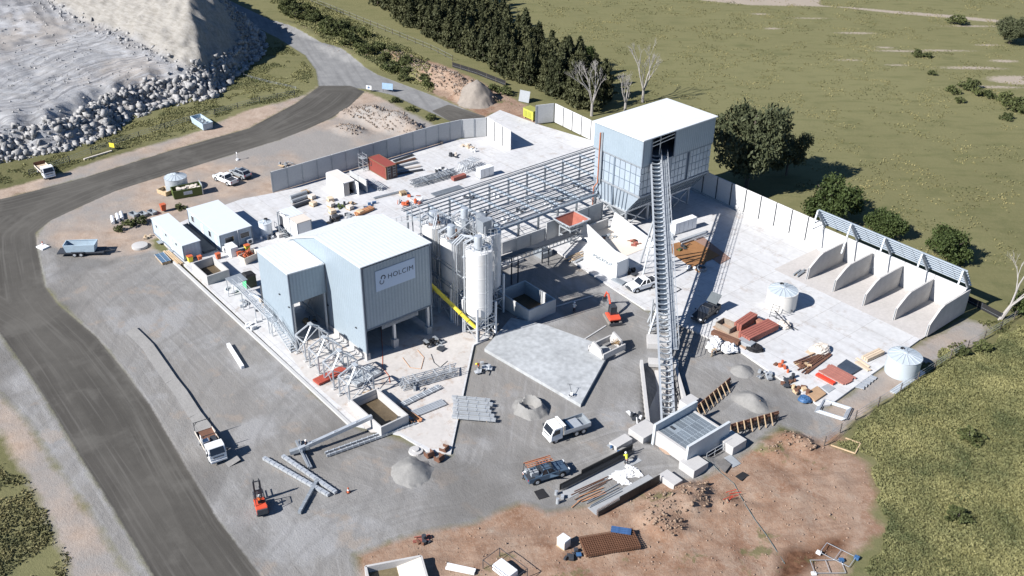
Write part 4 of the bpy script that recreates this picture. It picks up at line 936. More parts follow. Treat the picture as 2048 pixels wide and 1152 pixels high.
# ------------------------------------------------------------------ vehicles (forward = +x, origin on the ground)
def frustum(mb, x0, x1, x2, x3, w0, w1, z0, z1):   # bottom x0..x1 (width w0), top x2..x3 (width w1)
    return mb.hexa([(x0,-w0/2,z0),(x1,-w0/2,z0),(x1,w0/2,z0),(x0,w0/2,z0),(x2,-w1/2,z1),(x3,-w1/2,z1),(x3,w1/2,z1),(x2,w1/2,z1)])
def wheels(root, xs, tr, r, wd=.24):
    for x in xs:
        for s in (-1, 1):
            t = MB().tube((x, s*(tr-wd/2), r), (x, s*(tr+wd/2), r), r, n=18).build('tyre', BLACK, None, smooth=True)
            w_ = MB().tube((x, s*(tr+wd/2-.02), r), (x, s*(tr+wd/2+.015), r), r*.58, n=14).build('wheel', GALV, root, smooth=True)
            t.name = 'tyre'; link_child(t, w_)
def glass_cab(root, paint, b, t, w0, w1, z0, z1, posts=True, rear=True):
    """dark glazing with painted roof and pillars: b = (x back, x front) at the sill, t = at the roof"""
    g = MB(); frustum(g, b[0], b[1], t[0], t[1], w0, w1, z0, z1-.05); g.build('window_glass', GLASS, root)
    r = MB(); frustum(r, t[0]-.04, t[1]+.04, t[0]+.05, t[1]-.08, w1+.04, w1-.12, z1-.07, z1+.02); r.build('roof', paint, root, bevel=.03)
    p = MB(); xm = [(b[0]+b[1])/2, (t[0]+t[1])/2]
    for s in (-1, 1):
        for (xb, xt) in ((b[0], t[0]), (b[1], t[1]), (xm[0]-.05, xm[1]-.05)):
            p.beam((xb, s*(w0/2-.01), z0), (xt, s*(w1/2-.0), z1-.05), .09)
    p.build('pillar', paint, root)
def lamps(root, xf, xr, y, z, zr=None):
    for s in (-1, 1):
        MB().box((xf, s*y, z), (.10, .34, .16)).build('headlight', mat('lamp_glass', (.75, .78, .8), .2, var=.02), root)
        MB().box((xr, s*y, zr or z), (.06, .16, .26)).build('tail_light', mat('tail_red', (.45, .02, .02), .3), root)
        MB().box((xf-1.45 if xf-xr > 3 else xf-.3, s*(y+.38), z+.42), (.12, .2, .16)).build('mirror', DARK, root)
def ute(label, loc, rz, paint, tray='tub', L=5.3, cat='ute', name='dual_cab_ute', rack=False, canopy=False, group=None):
    r = thing(name, label, cat, loc, rz, group); W = 1.86; h = L/2
    b = MB().side([(-h, .42), (h-.25, .34), (h, .55), (h-.02, .82), (h-.22, 1.0), (.98, 1.12), (.9, 1.14), (-.95, 1.12), (-h, 1.08)], -W/2, W/2)
    b.build('body', paint, r, bevel=.07)
    glass_cab(r, paint, (-1.0, 1.02), (-.72, .30), W-.12, W-.46, 1.10, 1.78)
    if tray == 'tub':
        MB().box((-h+.83, 0, 1.06), (1.42, W-.34, .12)).build('tray_floor', DARK, r)
        for s in (-1, 1): MB().box((-h+.83, s*(W/2-.08), 1.10), (1.6, .12, .12)).build('tray_side', paint, r, bevel=.02)
        MB().box((-h+.04, 0, .92), (.10, W-.2, .5)).build('tailgate', paint, r, bevel=.02)
        MB().tube((-1.12, -.6, 1.5), (-1.12, .6, 1.5), .04).tube((-1.12, -.6, 1.1), (-1.12, -.6, 1.5), .04).tube((-1.12, .6, 1.1), (-1.12, .6, 1.5), .04).build('sports_bar', DARK, r)
    MB().box((h+.01, 0, .62), (.14, W-.2, .34)).build('bumper', DARK, r, bevel=.03); MB().box((h-.005, 0, .85), (.06, .9, .18)).build('grille', DARK, r)
    for x in (-h+1.05, h-.95):
        for s in (-1, 1): MB().tube((x, s*(W/2-.05), .42), (x, s*(W/2+.012), .42), .47, n=18).build('wheel_arch', BLACK, r)
    wheels(r, (-h+1.05, h-.95), W/2-.10, .38); lamps(r, h-.03, -h-.01, .72, .88)
    return r
def suv(label, loc, rz, paint, group=None):
    r = thing('parked_car', label, 'car', loc, rz, group); W = 1.84; h = 2.3
    MB().side([(-h, .4), (h-.2, .34), (h, .6), (h-.25, .92), (1.0, 1.05), (-h+.15, 1.08), (-h, .85)], -W/2, W/2).build('body', paint, r, bevel=.08)
    glass_cab(r, paint, (-2.15, 1.05), (-1.65, .30), W-.10, W-.44, 1.03, 1.62)
    for s in (-1, 1): MB().beam((-1.6, s*.62, 1.68), (.2, s*.62, 1.68), .05).build('roof_rail', DARK, r)
    MB().box((-.75, 0, 1.655), (1.2, .9, .02)).build('sunroof', GLASS, r)
    MB().box((-h-.01, 0, .6), (.1, 1.5, .28)).build('bumper', DARK, r)
    for x in (-1.4, 1.4):
        for s in (-1, 1): MB().tube((x, s*(W/2-.05), .4), (x, s*(W/2+.012), .4), .44, n=18).build('wheel_arch', BLACK, r)
    wheels(r, (-1.4, 1.4), W/2-.1, .36); lamps(r, h-.05, -h+.02, .7, .84, .95); return r
def truck_cab(r, paint, xf, W=2.0, H=2.25, z0=.75):
    b = MB(); b.side([(xf-1.65, z0-.25), (xf-.05, z0-.25), (xf, z0+.1), (xf-.04, z0+.62), (xf-.42, H-.10), (xf-.55, H), (xf-1.6, H), (xf-1.65, H-.1)], -W/2, W/2); b.build('cab', paint, r, bevel=.06)
    MB().hexa([(xf-.035, -W/2+.14, z0+.66), (xf+.0, -W/2+.14, z0+.66), (xf+.0, W/2-.14, z0+.66), (xf-.035, W/2-.14, z0+.66), (xf-.40, -W/2+.2, H-.14), (xf-.36, -W/2+.2, H-.14), (xf-.36, W/2-.2, H-.14), (xf-.40, W/2-.2, H-.14)]).build('windscreen', GLASS, r)
    for s in (-1, 1):
        MB().hexa([(xf-1.25, s*(W/2-.01), z0+.62), (xf-.3, s*(W/2-.01), z0+.55), (xf-.3, s*(W/2+.015), z0+.55), (xf-1.25, s*(W/2+.015), z0+.62), (xf-1.25, s*(W/2-.01), H-.25), (xf-.52, s*(W/2-.01), H-.25), (xf-.52, s*(W/2+.015), H-.25), (xf-1.25, s*(W/2+.015), H-.25)]).build('side_window', GLASS, r)
        MB().box((xf-.15, s*(W/2+.18), z0+.9), (.1, .16, .36)).build('mirror', DARK, r)
        MB().box((xf+.0, s*(W/2-.3), z0+.12), (.06, .38, .18)).build('headlight', mat('lamp_glass', (.75, .78, .8), .2), r)
    MB().box((xf+.02, 0, z0+.33), (.05, W-.7, .10)).build('grille', DARK, r); MB().box((xf+.03, 0, z0-.22), (.14, W-.05, .26)).build('bumper', WHITE if paint is WHITE else DARK, r, bevel=.03)
def truck(label, loc, rz, paint, kind, L=5.8, W=2.0, cat='truck', name='tray_truck', group=None):
    r = thing(name, label, cat, loc, rz, group); h = L/2; truck_cab(r, paint, h, W)
    MB().box((-.9, .38, .62), (L-1.9, .1, .18)).box((-.9, -.38, .62), (L-1.9, .1, .18)).build('chassis', DARK, r)
    wheels(r, (h-.75, -h+1.25) if kind != 'tipper' else (h-.75, -h+.95, -h+1.95), W/2-.16, .42, .26)
    x0, x1 = -h, h-1.8; z = .98
    if kind == 'tipper':
        MB().box(((x0+x1)/2, 0, z), (x1-x0, W, .1)).build('tipper_floor', GALVD, r)
        for s in (-1, 1): MB().box(((x0+x1)/2, s*(W/2+.02), z+.27), (x1-x0, .08, .55)).build('tipper_side', GALV if s > 0 else GALVD, r)
        MB().box((x0, 0, z+.27), (.08, W, .55)).build('tailgate', GALVD, r)
        MB().box((x1-.05, 0, z+.65), (.30, W+.05, 1.35)).build('headboard', CREAM, r, bevel=.03); MB().box((x1-.05, 0, z+1.35), (.34, W+.1, .06)).build('headboard_cap', WHITE, r)
        MB().box((-.95, 0, z+.22), (1.5, 1.7, .32)).build('cover_board', GALV, r)
        for s in (-1, 1):
            MB().box((-h+1.45, s*(W/2+.02), .92), (2.1, .3, .06)).build('mudguard', DARK, r)
    else:
        MB().box(((x0+x1)/2, 0, z), (x1-x0, W+.05, .12)).build('tray_floor', PLY if kind == 'tray' else RUST, r)
        sm = MB()
        for s in (-1, 1): MB().box(((x0+x1)/2, s*(W/2+.02), z+.18), (x1-x0, .05, .3)).build('tray_side', CREAM, r)
        MB().box((x1, 0, z+.55), (.06, W, .9)).build('headboard', GALVD, r)
        if kind == 'frame':
            m_ = MB()
            for x in (x0+.05, x1-.9):
                for s in (-1, 1): m_.beam((x, s*W/2, z), (x, s*W/2, z+1.55), .06)
                m_.beam((x, -W/2, z+1.5), (x, W/2, z+1.5), .06)
                m_.beam((x, -W/2, z+1.1), (x, -W/2+.4, z+1.5), .05).beam((x, W/2, z+1.1), (x, W/2-.4, z+1.5), .05)
            m_.build('ladder_frame', DARK, r)
            MB().box((x1-1.0, -W/2+.45, z+.42), (.7, .75, .75)).build('tool_chest', GALV, r); MB().box((x1-1.2, -W/2+.05, z+.85), (1.0, .05, .9)).build('open_lid', WHITE, r)
            m2 = MB(); m2.box((x1-1.1, .45, z+.25), (1.3, .7, .35)).tube((x1-1.8, .2, z+.3), (x1-1.8, .8, z+.3), .2).box((x1-.5, .5, z+.5), (.3, .5, .3)); m2.build('compressor', DARK, r)
    return r
def heading(a, b): pa = G(*a); pb = G(*b); return ang(pa, pb)
def at(u, v): return on(u, v)
SILVER = mat('silver_paint', (.45, .48, .50), .3, metal=.4, var=.02); NAVY = mat('slate_blue_paint', (.085, .13, .19), .35, metal=.2, var=.05); BLK = mat('black_paint', (.018, .02, .024), .3, var=.1)

rt = truck('white flatbed truck with rusty tray parked on the verge beyond the road', at(92, 349), heading((82,338),(107,362)), WHITE, 'tray', L=5.4)
MB().box((-2.9, 0, 1.35), (.08, 2.1, .7)).build('drop_side', RUST, rt)
ute('white dual cab ute parked beside the silver car', at(452, 364), heading((475,372),(430,353)), WHITE)
suv('silver hatchback parked beside the white ute', at(482, 353), heading((500,362),(463,346)), SILVER)
truck('white tray truck with tubular ladder frame standing beside the dark road', at(424, 900), heading((400,860),(438,928)), WHITE, 'frame', L=5.8)
truck('white tipper truck facing left on the grey yard near the pit', at(1133, 868), heading((1165,858),(1095,882)), WHITE, 'tipper', L=5.6, name='tipper_truck')
nu = ute('slate blue dual cab ute with ladders on its roof rack beside a crouching worker', at(1092, 953), heading((1062,962),(1125,943)), NAVY, tray='none', L=5.2)
MB().box((-1.8, 0, 1.05), (1.7, 1.8, .1)).build('tray_floor', DARK, nu)
m_ = MB()
for x in (-2.5, -.9, .2): m_.beam((x, -.8, 2.1), (x, .8, 2.1), .05).beam((x, -.8, 1.1), (x, -.8, 2.1), .05).beam((x, .8, 1.1), (x, .8, 2.1), .05)
m_.beam((-2.6, -.8, 2.1), (.4, -.8, 2.1), .05).beam((-2.6, .8, 2.1), (.4, .8, 2.1), .05); m_.build('roof_rack', DARK, nu)
MB().box((-1.7, -.3, 1.35), (.9, .6, .5)).box((-2.2, .4, 1.3), (.5, .5, .4)).build('tool_box', GREYP, nu)
MB().hexa([(.0, -.93, .5), (.9, -1.0, .5), (.9, -1.04, .5), (.0, -.97, .5), (.0, -.9, 1.1), (.9, -1.6, 1.1), (.9, -1.64, 1.1), (.0, -.94, 1.1)]).build('open_door', NAVY, nu)
ldr = MB()
for k, yy in enumerate((-.45, -.1, .45)): ldr.beam((-2.4, yy, 0), (1.0, yy, 0), .05, .09)
for k in range(9): ldr.beam((-2.2+k*.38, -.45, 0), (-2.2+k*.38, -.1, 0), .035)
ldr.box((-.7, .2, .02), (3.2, .12, .06)); p_ = at(1092, 953)
lone(ldr, 'ladder', mat('ladder_orange', (.50, .19, .09), .6), 'orange ladder and planks strapped on the blue ute roof rack', 'ladder', (p_.x-.4*cos(0), p_.y, p_.z+2.2), heading((1062,962),(1125,943)))
ute('white ute with dark bumper parked under the big conveyor', G(1284, 576, SZ), heading((1310,566),(1262,580)), WHITE, L=5.0)
bu = ute('black ute with its rear canopy lid raised, on the concrete near the conveyor', G(1411, 632, SZ), heading((1432,612),(1393,640)), BLK)
MB().hexa([(-1.2, -.85, 1.75), (-1.25, -.85, 1.7), (-1.25, .85, 1.7), (-1.2, .85, 1.75), (-2.5, -.85, 2.75), (-2.55, -.85, 2.7), (-2.55, .85, 2.7), (-2.5, .85, 2.75)]).build('raised_lid', mat('lid_grey', (.10, .115, .125), .6), bu)

# tandem trailer with blue tipping body
tl = thing('tandem_trailer', 'black tandem trailer carrying a pale blue open tipping body by the road bend', 'trailer', at(163, 508), heading((135,508),(200,506)))
MB().box((.2, 0, .62), (7.2, 2.0, .14)).build('deck', DARK, tl); MB().box((-2.6, 0, .72), (1.2, 1.9, .05)).build('ramp', DARK, tl)
MB().beam((3.7, .5, .6), (5.4, 0, .55), .12).beam((3.7, -.5, .6), (5.4, 0, .55), .12).build('drawbar', DARK, tl)
wheels(tl, (-.7, .3), 1.0, .38, .24)
for s in (-1, 1): MB().box((-.2, s*1.05, .84), (2.0, .3, .04)).build('mudguard', DARK, tl)
SKB = mat('skip_blue', (.42, .52, .60), .6, var=.15, scale=1.5, rust=.15)
def skip(root, x0, x1, y0, y1, z0, z1, m, fl=.25, t=.06, inner=None):
    MB().b2((x0+fl, y0+fl*.6, z0), (x1-fl, y1-fl*.6, z0+.08)).build('floor', inner or m, root)
    A = [(x0+fl, y0+fl*.6), (x1-fl, y0+fl*.6), (x1-fl, y1-fl*.6), (x0+fl, y1-fl*.6)]; B_ = [(x0, y0), (x1, y0), (x1, y1), (x0, y1)]
    for k in range(4):
        a, b, c, d = A[k], A[(k+1) % 4], B_[(k+1) % 4], B_[k]; n = Vector((b[1]-a[1], a[0]-b[0], 0)).normalized()*t
        MB().hexa([(*a, z0), (*b, z0), (b[0]+n.x, b[1]+n.y, z0), (a[0]+n.x, a[1]+n.y, z0), (*d, z1), (*c, z1), (c[0]+n.x, c[1]+n.y, z1), (d[0]+n.x, d[1]+n.y, z1)]).build('side_plate', m, root)
    r_ = MB()
    for k in range(4): r_.beam((*B_[k], z1), (*B_[(k+1) % 4], z1), .11)
    r_.build('rim', m, root)
skip(tl, -2.2, 2.6, -.95, .95, .75, 2.0, SKB)
b_ = thing('skip_bin', 'grey-blue open skip bin full of scrap on the verge beyond the road', 'skip', at(405, 252), heading((385,236),(425,262))); skip(b_, -2.9, 2.9, -1.1, 1.1, .1, 1.5, SKB); 
j_ = MB()
for k in range(26): a = random.random()*2*pi; p = Vector((random.uniform(-2.2, 2.2), random.uniform(-.7, .7), 1.1)); j_.beam(p, p+Vector((cos(a)*.9, sin(a)*.5, random.uniform(-.1, .4))), .12)
j_.build('scrap', GALVD, b_)
b_ = thing('skip_bin', 'dark olive skip bin with a white notice, filled with rubble, next to the galvanised tank', 'skip', at(376, 390), heading((350,397),(398,388)))
OLV = mat('olive_green', (.09, .12, .03), .6, var=.15); skip(b_, -2.6, 2.4, -1.1, 1.1, .1, 1.6, OLV, fl=.12)
MB().box((-.1, -1.17, .95), (1.5, .04, .6)).build('notice', mat('notice_grey', (.45, .48, .52), .6), b_); MB().box((2.45, 0, 1.1), (.12, 2.3, 1.9)).build('end_gate', GALV, b_)
rb = MB()
for k in range(30): rb.box((random.uniform(-2, 2), random.uniform(-.7, .7), random.uniform(.9, 1.35)), [random.uniform(.3, .9) for _ in range(3)], rz=random.random()*3)
rb.build('rubble', CREAM, b_)
b_ = thing('skip_bin', 'small sandy skip with orange cones and rubbish in front of the office', 'skip', G(500, 521, SZ), heading((486,530),(512,518))); skip(b_, -1.5, 1.5, -.8, .8, .05, 1.2, CREAM)
rb = MB()
for k in range(12): rb.tube((random.uniform(-1, 1), random.uniform(-.4, .4), 1.0), (random.uniform(-1.2, 1.2), random.uniform(-.5, .5), 1.9), .16, .05)
rb.build('cones', ORG_, b_)

# forklift
fk = thing('forklift', 'orange forklift with black mast and overhead guard, driver aboard, on the grey yard', 'forklift', at(522, 1016), heading((526,1030),(514,985)))
FO = mat('forklift_orange', (.60, .085, .04), .4, var=.06)
MB().side([(-1.5, .35), (.9, .35), (.9, .8), (.35, .8), (.2, .95), (-.5, 1.0), (-.6, 1.25), (-1.4, 1.25), (-1.55, .9)], -.62, .62).build('body', FO, fk, bevel=.08)
MB().side([(-1.62, .4), (-1.3, .4), (-1.3, 1.15), (-1.55, 1.1)], -.6, .6).build('counterweight', DARK, fk, bevel=.06)
m_ = MB()
for s in (-1, 1): m_.beam((-.95, s*.55, 1.2), (-.75, s*.5, 2.15), .07).beam((.65, s*.55, .8), (.3, s*.5, 2.15), .07).beam((-.75, s*.5, 2.15), (.3, s*.5, 2.15), .07)
for k in range(6): m_.beam((-.75+k*.21, -.5, 2.15), (-.75+k*.21, .5, 2.15), .04)
m_.build('overhead_guard', DARK, fk)
m_ = MB()
for s in (-1, 1): m_.beam((1.15, s*.36, .1), (1.1, s*.36, 3.0), .14).beam((1.25, s*.28, .4), (1.2, s*.28, 3.2), .1)
for z in (.5, 1.6, 2.9): m_.beam((1.15, -.36, z), (1.15, .36, z), .1)
m_.build('mast', DARK, fk)
MB().box((1.36, 0, 1.2), (.06, 1.15, .55)).box((1.36, 0, 1.6), (.05, 1.1, .05)).build('carriage', GREYP, fk)
for s in (-1, 1): MB().box((1.95, s*.3, .95), (1.15, .13, .05)).build('fork', DARK, fk)
MB().box((-.35, 0, 1.1), (.5, .5, .15)).box((-.62, 0, 1.4), (.12, .5, .5)).build('seat', BLACK, fk)
wheels(fk, (.65, -1.05), .52, .34, .24)

# mini excavator
ex = thing('mini_excavator', 'orange mini excavator with black cab and raised arm beside the shadow of the silos', 'excavator', at(1224, 640), heading((1224,640),(1207,612)))
EO = mat('excavator_orange', (.62, .09, .045), .45, var=.08)
for s in (-1, 1):
    MB().side([(-1.3, .05), (1.3, .05), (1.5, .25), (1.35, .48), (-1.35, .48), (-1.5, .25)], s*.82-.17, s*.82+.17).build('track', mat('track_mud', (.22, .20, .18), .9, var=.2), ex, bevel=.05)
MB().box((0, 0, .45), (1.6, 1.4, .25)).build('undercarriage', DARK, ex); MB().box((-1.75, 0, .35), (.12, 1.9, .4)).build('dozer_blade', DARK, ex)
MB().side([(-1.35, .65), (.8, .65), (.95, .85), (.3, 1.15), (-.6, 1.2), (-1.25, 1.15), (-1.45, .9)], -.85, .85).build('house', EO, ex, bevel=.08)
m_ = MB(); frustum(m_, -.55, .62, -.45, .45, .95, .85, 1.1, 2.35); m_.build('cab_glass', GLASS, ex)
m_ = MB()
for sx, sx2 in ((-.55, -.45), (.62, .45)):
    for s in (-1, 1): m_.beam((sx, s*.47, 1.1), (sx2, s*.43, 2.35), .07)
m_.box((0, 0, 2.4), (1.05, .95, .08)); m_.build('cab_frame', DARK, ex)
MB().path([(.9, -.1, .95), (1.7, -.1, 2.2), (2.5, -.1, 2.9), (3.2, -.1, 2.85)], .15, 8).build('boom', EO, ex)
MB().path([(3.2, -.1, 2.85), (3.9, -.1, 1.7)], .13, 8).build('dipper_arm', EO, ex)
MB().tube((1.3, -.1, 1.2), (2.3, -.1, 2.5), .07).tube((2.4, -.1, 3.1), (3.3, -.1, 3.0), .06).build('hydraulic_ram', GALVD, ex)
MB().side([(3.75, 1.7), (4.1, 1.6), (4.3, 1.1), (4.0, .8), (3.6, .95), (3.8, 1.2)], -.4, .2).build('bucket', DARK, ex)

# quad bike in the shade of the building
qd = thing('quad_bike', 'black quad bike parked at the foot of the building column', 'quad bike', G(862, 690, SZ), heading((875,684),(848,694)))
MB().side([(-.85, .55), (.8, .5), (.9, .75), (.35, .9), (.1, .8), (-.5, .85), (-.9, .8)], -.28, .28).build('body', BLK, qd, bevel=.05)
MB().box((-.25, 0, .88), (.7, .3, .12)).build('seat', BLACK, qd); MB().beam((.45, -.38, 1.1), (.45, .38, 1.1), .05).beam((.5, 0, .8), (.45, 0, 1.1), .05).build('handlebar', DARK, qd)
for x in (-.75, .75): MB().box((x, 0, .9), (.5, 1.0, .03)).build('luggage_rack', GALVD, qd)
wheels(qd, (-.6, .6), .45, .3, .24)

# ------------------------------------------------------------------ containers, sheds, offices
def container(label, u, v, rz, m, L=6.06, W=2.44, H=2.59, z=SZ, name='shipping_container', cat='container', rough_doors=True, roofm=None, opend=False):
    p = G(u, v, z); r = thing(name, label, cat, p, rz); 
    MB().box((0, 0, .1+(H-.2)/2), (L-.16, W-.10, H-.2)).build('shell', m, r) if not roofm else None
    if roofm:
        for s in (-1, 1): MB().box((0, s*(W/2-.06), .1+(H-.2)/2), (L-.16, .06, H-.2)).build('side_wall', m, r)
        MB().box((-L/2+.08, 0, .1+(H-.2)/2), (.06, W-.2, H-.2)).build('end_wall', m, r)
        MB().box((0, 0, .12), (L-.1, W-.1, .08)).build('floor', DARK, r)
    rb = MB()
    for k in range(int(L/.28)):
        x = -L/2+.25+k*.28
        for s in (-1, 1): rb.box((x, s*(W/2-.035), H/2), (.13, .03, H-.34))
    rb.build('side_ribs', m, r)['kind'] = 'stuff'
    e = MB()
    for x in (-L/2, L/2):
        for s in (-1, 1): e.beam((x*(1-.12/L), s*(W/2-.06), 0), (x*(1-.12/L), s*(W/2-.06), H-.02), .12)
        e.beam((x*(1-.12/L), -W/2, .07), (x*(1-.12/L), W/2, .07), .14).beam((x*(1-.12/L), -W/2, H-.07), (x*(1-.12/L), W/2, H-.07), .12)
    for s in (-1, 1): e.beam((-L/2, s*(W/2-.05), .08), (L/2, s*(W/2-.05), .08), .12).beam((-L/2, s*(W/2-.05), H-.06), (L/2, s*(W/2-.05), H-.06), .1)
    e.build('corner_frame', m if not rough_doors else mat('frame_brown', (.20, .12, .07), .7, var=.2) if m is CONT_R else m, r)
    rf = MB().box((0, 0, H-.045), (L-.12, W-.12, .05))
    rf.build('roof', roofm or m, r)
    return r, L, W, H
CONT_R = mat('container_red', (.26, .065, .05), .6, var=.10, scale=1.2, rust=.08)
r, L, W, H_ = container('rust red shipping container in the middle of the back yard, doors towards the viewer', 766, 346.5, 0.0, CONT_R)
for s in (-1, 1):
    d = MB().box((L/2+.01, s*.56, H_/2), (.05, 1.06, H_-.28)).build('door', mat('door_brown', (.085, .06, .055), .7, var=.3), r)
    MB().tube((L/2+.07, s*.3, .2), (L/2+.07, s*.3, H_-.15), .025, n=6).tube((L/2+.07, s*.85, .2), (L/2+.07, s*.85, H_-.15), .025, n=6).build('locking_bar', GALVD, d)
    for z in (.6, 1.1, 1.6, 2.1): MB().box((L/2+.045, s*.56, z), (.02, .6, .2)).build('door_marking', mat('grey_print', (.28, .27, .26), .7), d) if s > 0 or z > 1 else None
MB().box((-L/2+.75, -W/2-.004, 1.9), (.7, .02, .12)).box((-L/2+.75, -W/2-.004, 1.15), (.7, .02, .12)).box((-L/2+.44, -W/2-.004, 1.52), (.12, .02, .65)).box((-L/2+1.06, -W/2-.004, 1.52), (.12, .02, .65)).build('painted_mark', DARK, r)
r, L, W, H_ = container('cream and white site container with one door open beside a grey precast slab', 682.5, 378.5, 0.0, WHITE, roofm=mat('cream_roof', (.66, .60, .55), .7, var=.04))
MB().box((L/2+.0, -.62, H_/2), (.05, 1.1, H_-.25)).build('door', mat('door_grey', (.40, .38, .36), .7, var=.1), r); MB().box((L/2+.55, W/2, H_/2), (1.1, .05, H_-.25)).build('open_door', WHITE, r)
r, L, W, H_ = container('bright white container lettered PSIGROUP standing by the storage walls', 1211, 535, 0.0, mat('container_white', (.82, .83, .83), .45, var=.02), L=7.3, W=2.6, H=2.9)
tm = text_mesh('PSIGROUP', .8, .012, .012, 1.2); tm.materials.append(mat('print_grey', (.16, .20, .24), .6)); to = bpy.data.objects.new('lettering', tm); C.objects.link(to); link_child(to, r)
to.location = (.55, -1.33, 2.0); to.rotation_euler = (radians(90), 0, 0)
tm = text_mesh('CIVIL  INDUSTRIAL  SERVICES', .17, .008, .0, 1.2); MB().box((.6, -1.32, 1.45), (2.6, .012, .035)).box((.6, -1.32, 1.25), (2.1, .012, .03)).build('small_print', mat('print_pale', (.5, .54, .58), .6), r)

def tank(label, u, v, z, r_, h, m, cone=.55, n=16, hatch=True, group='round water tanks'):
    p = G(u, v, z) if z else on(u, v); t = thing('water_tank', label, 'tank', p, 0, group)
    prof = [(0, 0)]; k = int(h/.16)
    for i in range(k+1): prof.append((r_+(.02 if i % 2 else -.01), h*i/k))
    MB().lathe(prof+[(r_+.05, h), (r_+.05, h+.06), (r_-.05, h+.08)], n=40).build('shell', m, t, smooth=True)
    MB().lathe([(r_+.07, h+.03), (.35, h+cone), (.25, h+cone+.1), (0, h+cone+.12)], n=n).build('roof', mat('tank_roof', (.52, .58, .62), .5, metal=.2, var=.06), t)
    rb = MB()
    for i in range(n):
        a = 2*pi*i/n; rb.beam((r_*1.03*cos(a), r_*1.03*sin(a), h+.05), (.3*cos(a), .3*sin(a), h+cone+.03), .06)
    rb.build('roof_rib', GALV, t)
    if hatch: MB().tube((r_*.62*cos(2.4), r_*.62*sin(2.4), h+.15), (r_*.62*cos(2.4), r_*.62*sin(2.4), h+.33), .3, n=14).build('hatch', BLACK, t)
    MB().box((r_+.05, -.4, .4), (.15, .2, .2)).build('outlet', DARK, t); return t
tank('galvanised water tank with ribbed cone roof behind the olive skip bin', 355, 379, 0, 1.95, 2.5, mat('tank_galv', (.50, .55, .59), .4, metal=.35, var=.08))
tank('cream corrugated water tank standing alone on the concrete before the storage bays', 1561, 612, SZ, 2.2, 2.75, mat('tank_cream', (.66, .64, .60), .5, var=.03), cone=.5)
tank('pale blue water tank at the outer corner of the slab near the grass', 1802, 744, 0, 2.2, 2.6, mat('tank_blue', (.50, .55, .58), .45, metal=.1, var=.03), cone=.5)
tank('small white chemical tank between the office and the raised control room', 533, 470, SZ, 1.05, 2.4, mat('tank_white', (.70, .74, .78), .4, var=.05), cone=.2, n=8)

def office(label, loc, L, W, H, nwin, side_door, ends, name='site_office'):
    r = thing(name, label, 'office', loc, 0); m = mat('office_panel', (.42, .49, .55), .6, var=.04, scale=.4, corr=('S', .6))
    MB().box((0, 0, .45+H/2), (L, W, H)).build('walls', m, r)
    MB().box((0, 0, .45+H+.06), (L+.2, W+.2, .10)).build('roof', CLADR if False else mat('office_roof', (.60, .64, .67), .5, var=.03, corr=('X', .45)), r)
    f = MB()
    for x in (-L/2, L/2):
        for y in (-W/2, W/2): f.beam((x, y, .3), (x, y, .45+H), .12)
    f.beam((-L/2, -W/2, .38), (L/2, -W/2, .38), .16).beam((-L/2, W/2, .38), (L/2, W/2, .38), .16).beam((L/2, -W/2, .38), (L/2, W/2, .38), .16); f.build('floor_frame', TRIM, r)
    for x in np.linspace(-L/2+.5, L/2-.5, 5):
        for y in (-W/2+.3, W/2-.3): MB().box((x, y, .15), (.4, .4, .32)).build('stump', CBLOCK, r)
    for x, wv, hz, z in nwin:
        w_ = MB().box((x, -W/2-.01, z), (wv+.12, .06, hz+.12)).build('window', WHITE, r); MB().box((x, -W/2-.035, z), (wv, .04, hz)).build('pane', GLASS, w_)
    for x in side_door:
        d = MB().box((x, -W/2-.01, 1.5), (.9, .06, 2.1)).build('door', WHITE, r); MB().box((x+.32, -W/2-.06, 1.5), (.06, .06, .12)).build('handle', DARK, d)
        MB().box((x, -W/2-.5, .3), (1.1, .8, .1)).build('door_step', GALVD, r)
    for y in ends:
        w_ = MB().box((L/2+.01, y, 2.0), (.06, 1.6, 1.0)).build('window', WHITE, r); MB().box((L/2+.035, y, 2.0), (.04, 1.46, .86)).build('pane', GLASS, w_)
    return r
o1 = office('narrow blue-grey site cabin nearest the road with small high windows', (-144.1, 49.7, 0), 12.2, 2.9, 2.5, [(-4.2, .5, .5, 2.3), (-.4, .5, .5, 2.3), (3.6, .5, .5, 2.3)], [-2.4, 1.5], [])
o2 = office('wide blue-grey site office with windows and air conditioners on its shaded end', (-143.4, 56.9, 0), 12.2, 5.5, 2.7, [(-4.2, .9, 1.0, 2.1), (2.3, .8, 1.0, 2.0)], [-.6, 4.6], [-1.2, 1.5])
for i, y in enumerate((-2.2, 2.0)):
    a = MB().box((6.5, y, .85), (.5, .95, .8)).build('air_conditioner', WHITE, o2); MB().tube((6.77, y, .85), (6.79, y, .85), .3, n=14).build('fan_grille', DARK, a)
MB().tube((6.25, .3, .4), (6.25, .3, 3.2), .06).build('downpipe', WHITE, o2)
lone(MB().b2((-5.5, -1.1, 0), (5.6, 1.1, .35)).b2((-5.5, 1.0, .35), (5.6, 1.06, .5)), 'timber_deck', mat('deck_dark', (.11, .12, .13), .9, var=.25), 'dark slatted deck in the gap between the two site offices', 'deck', (-144, 52.7, .3))
dk = bpy.data.objects.get('timber_deck')

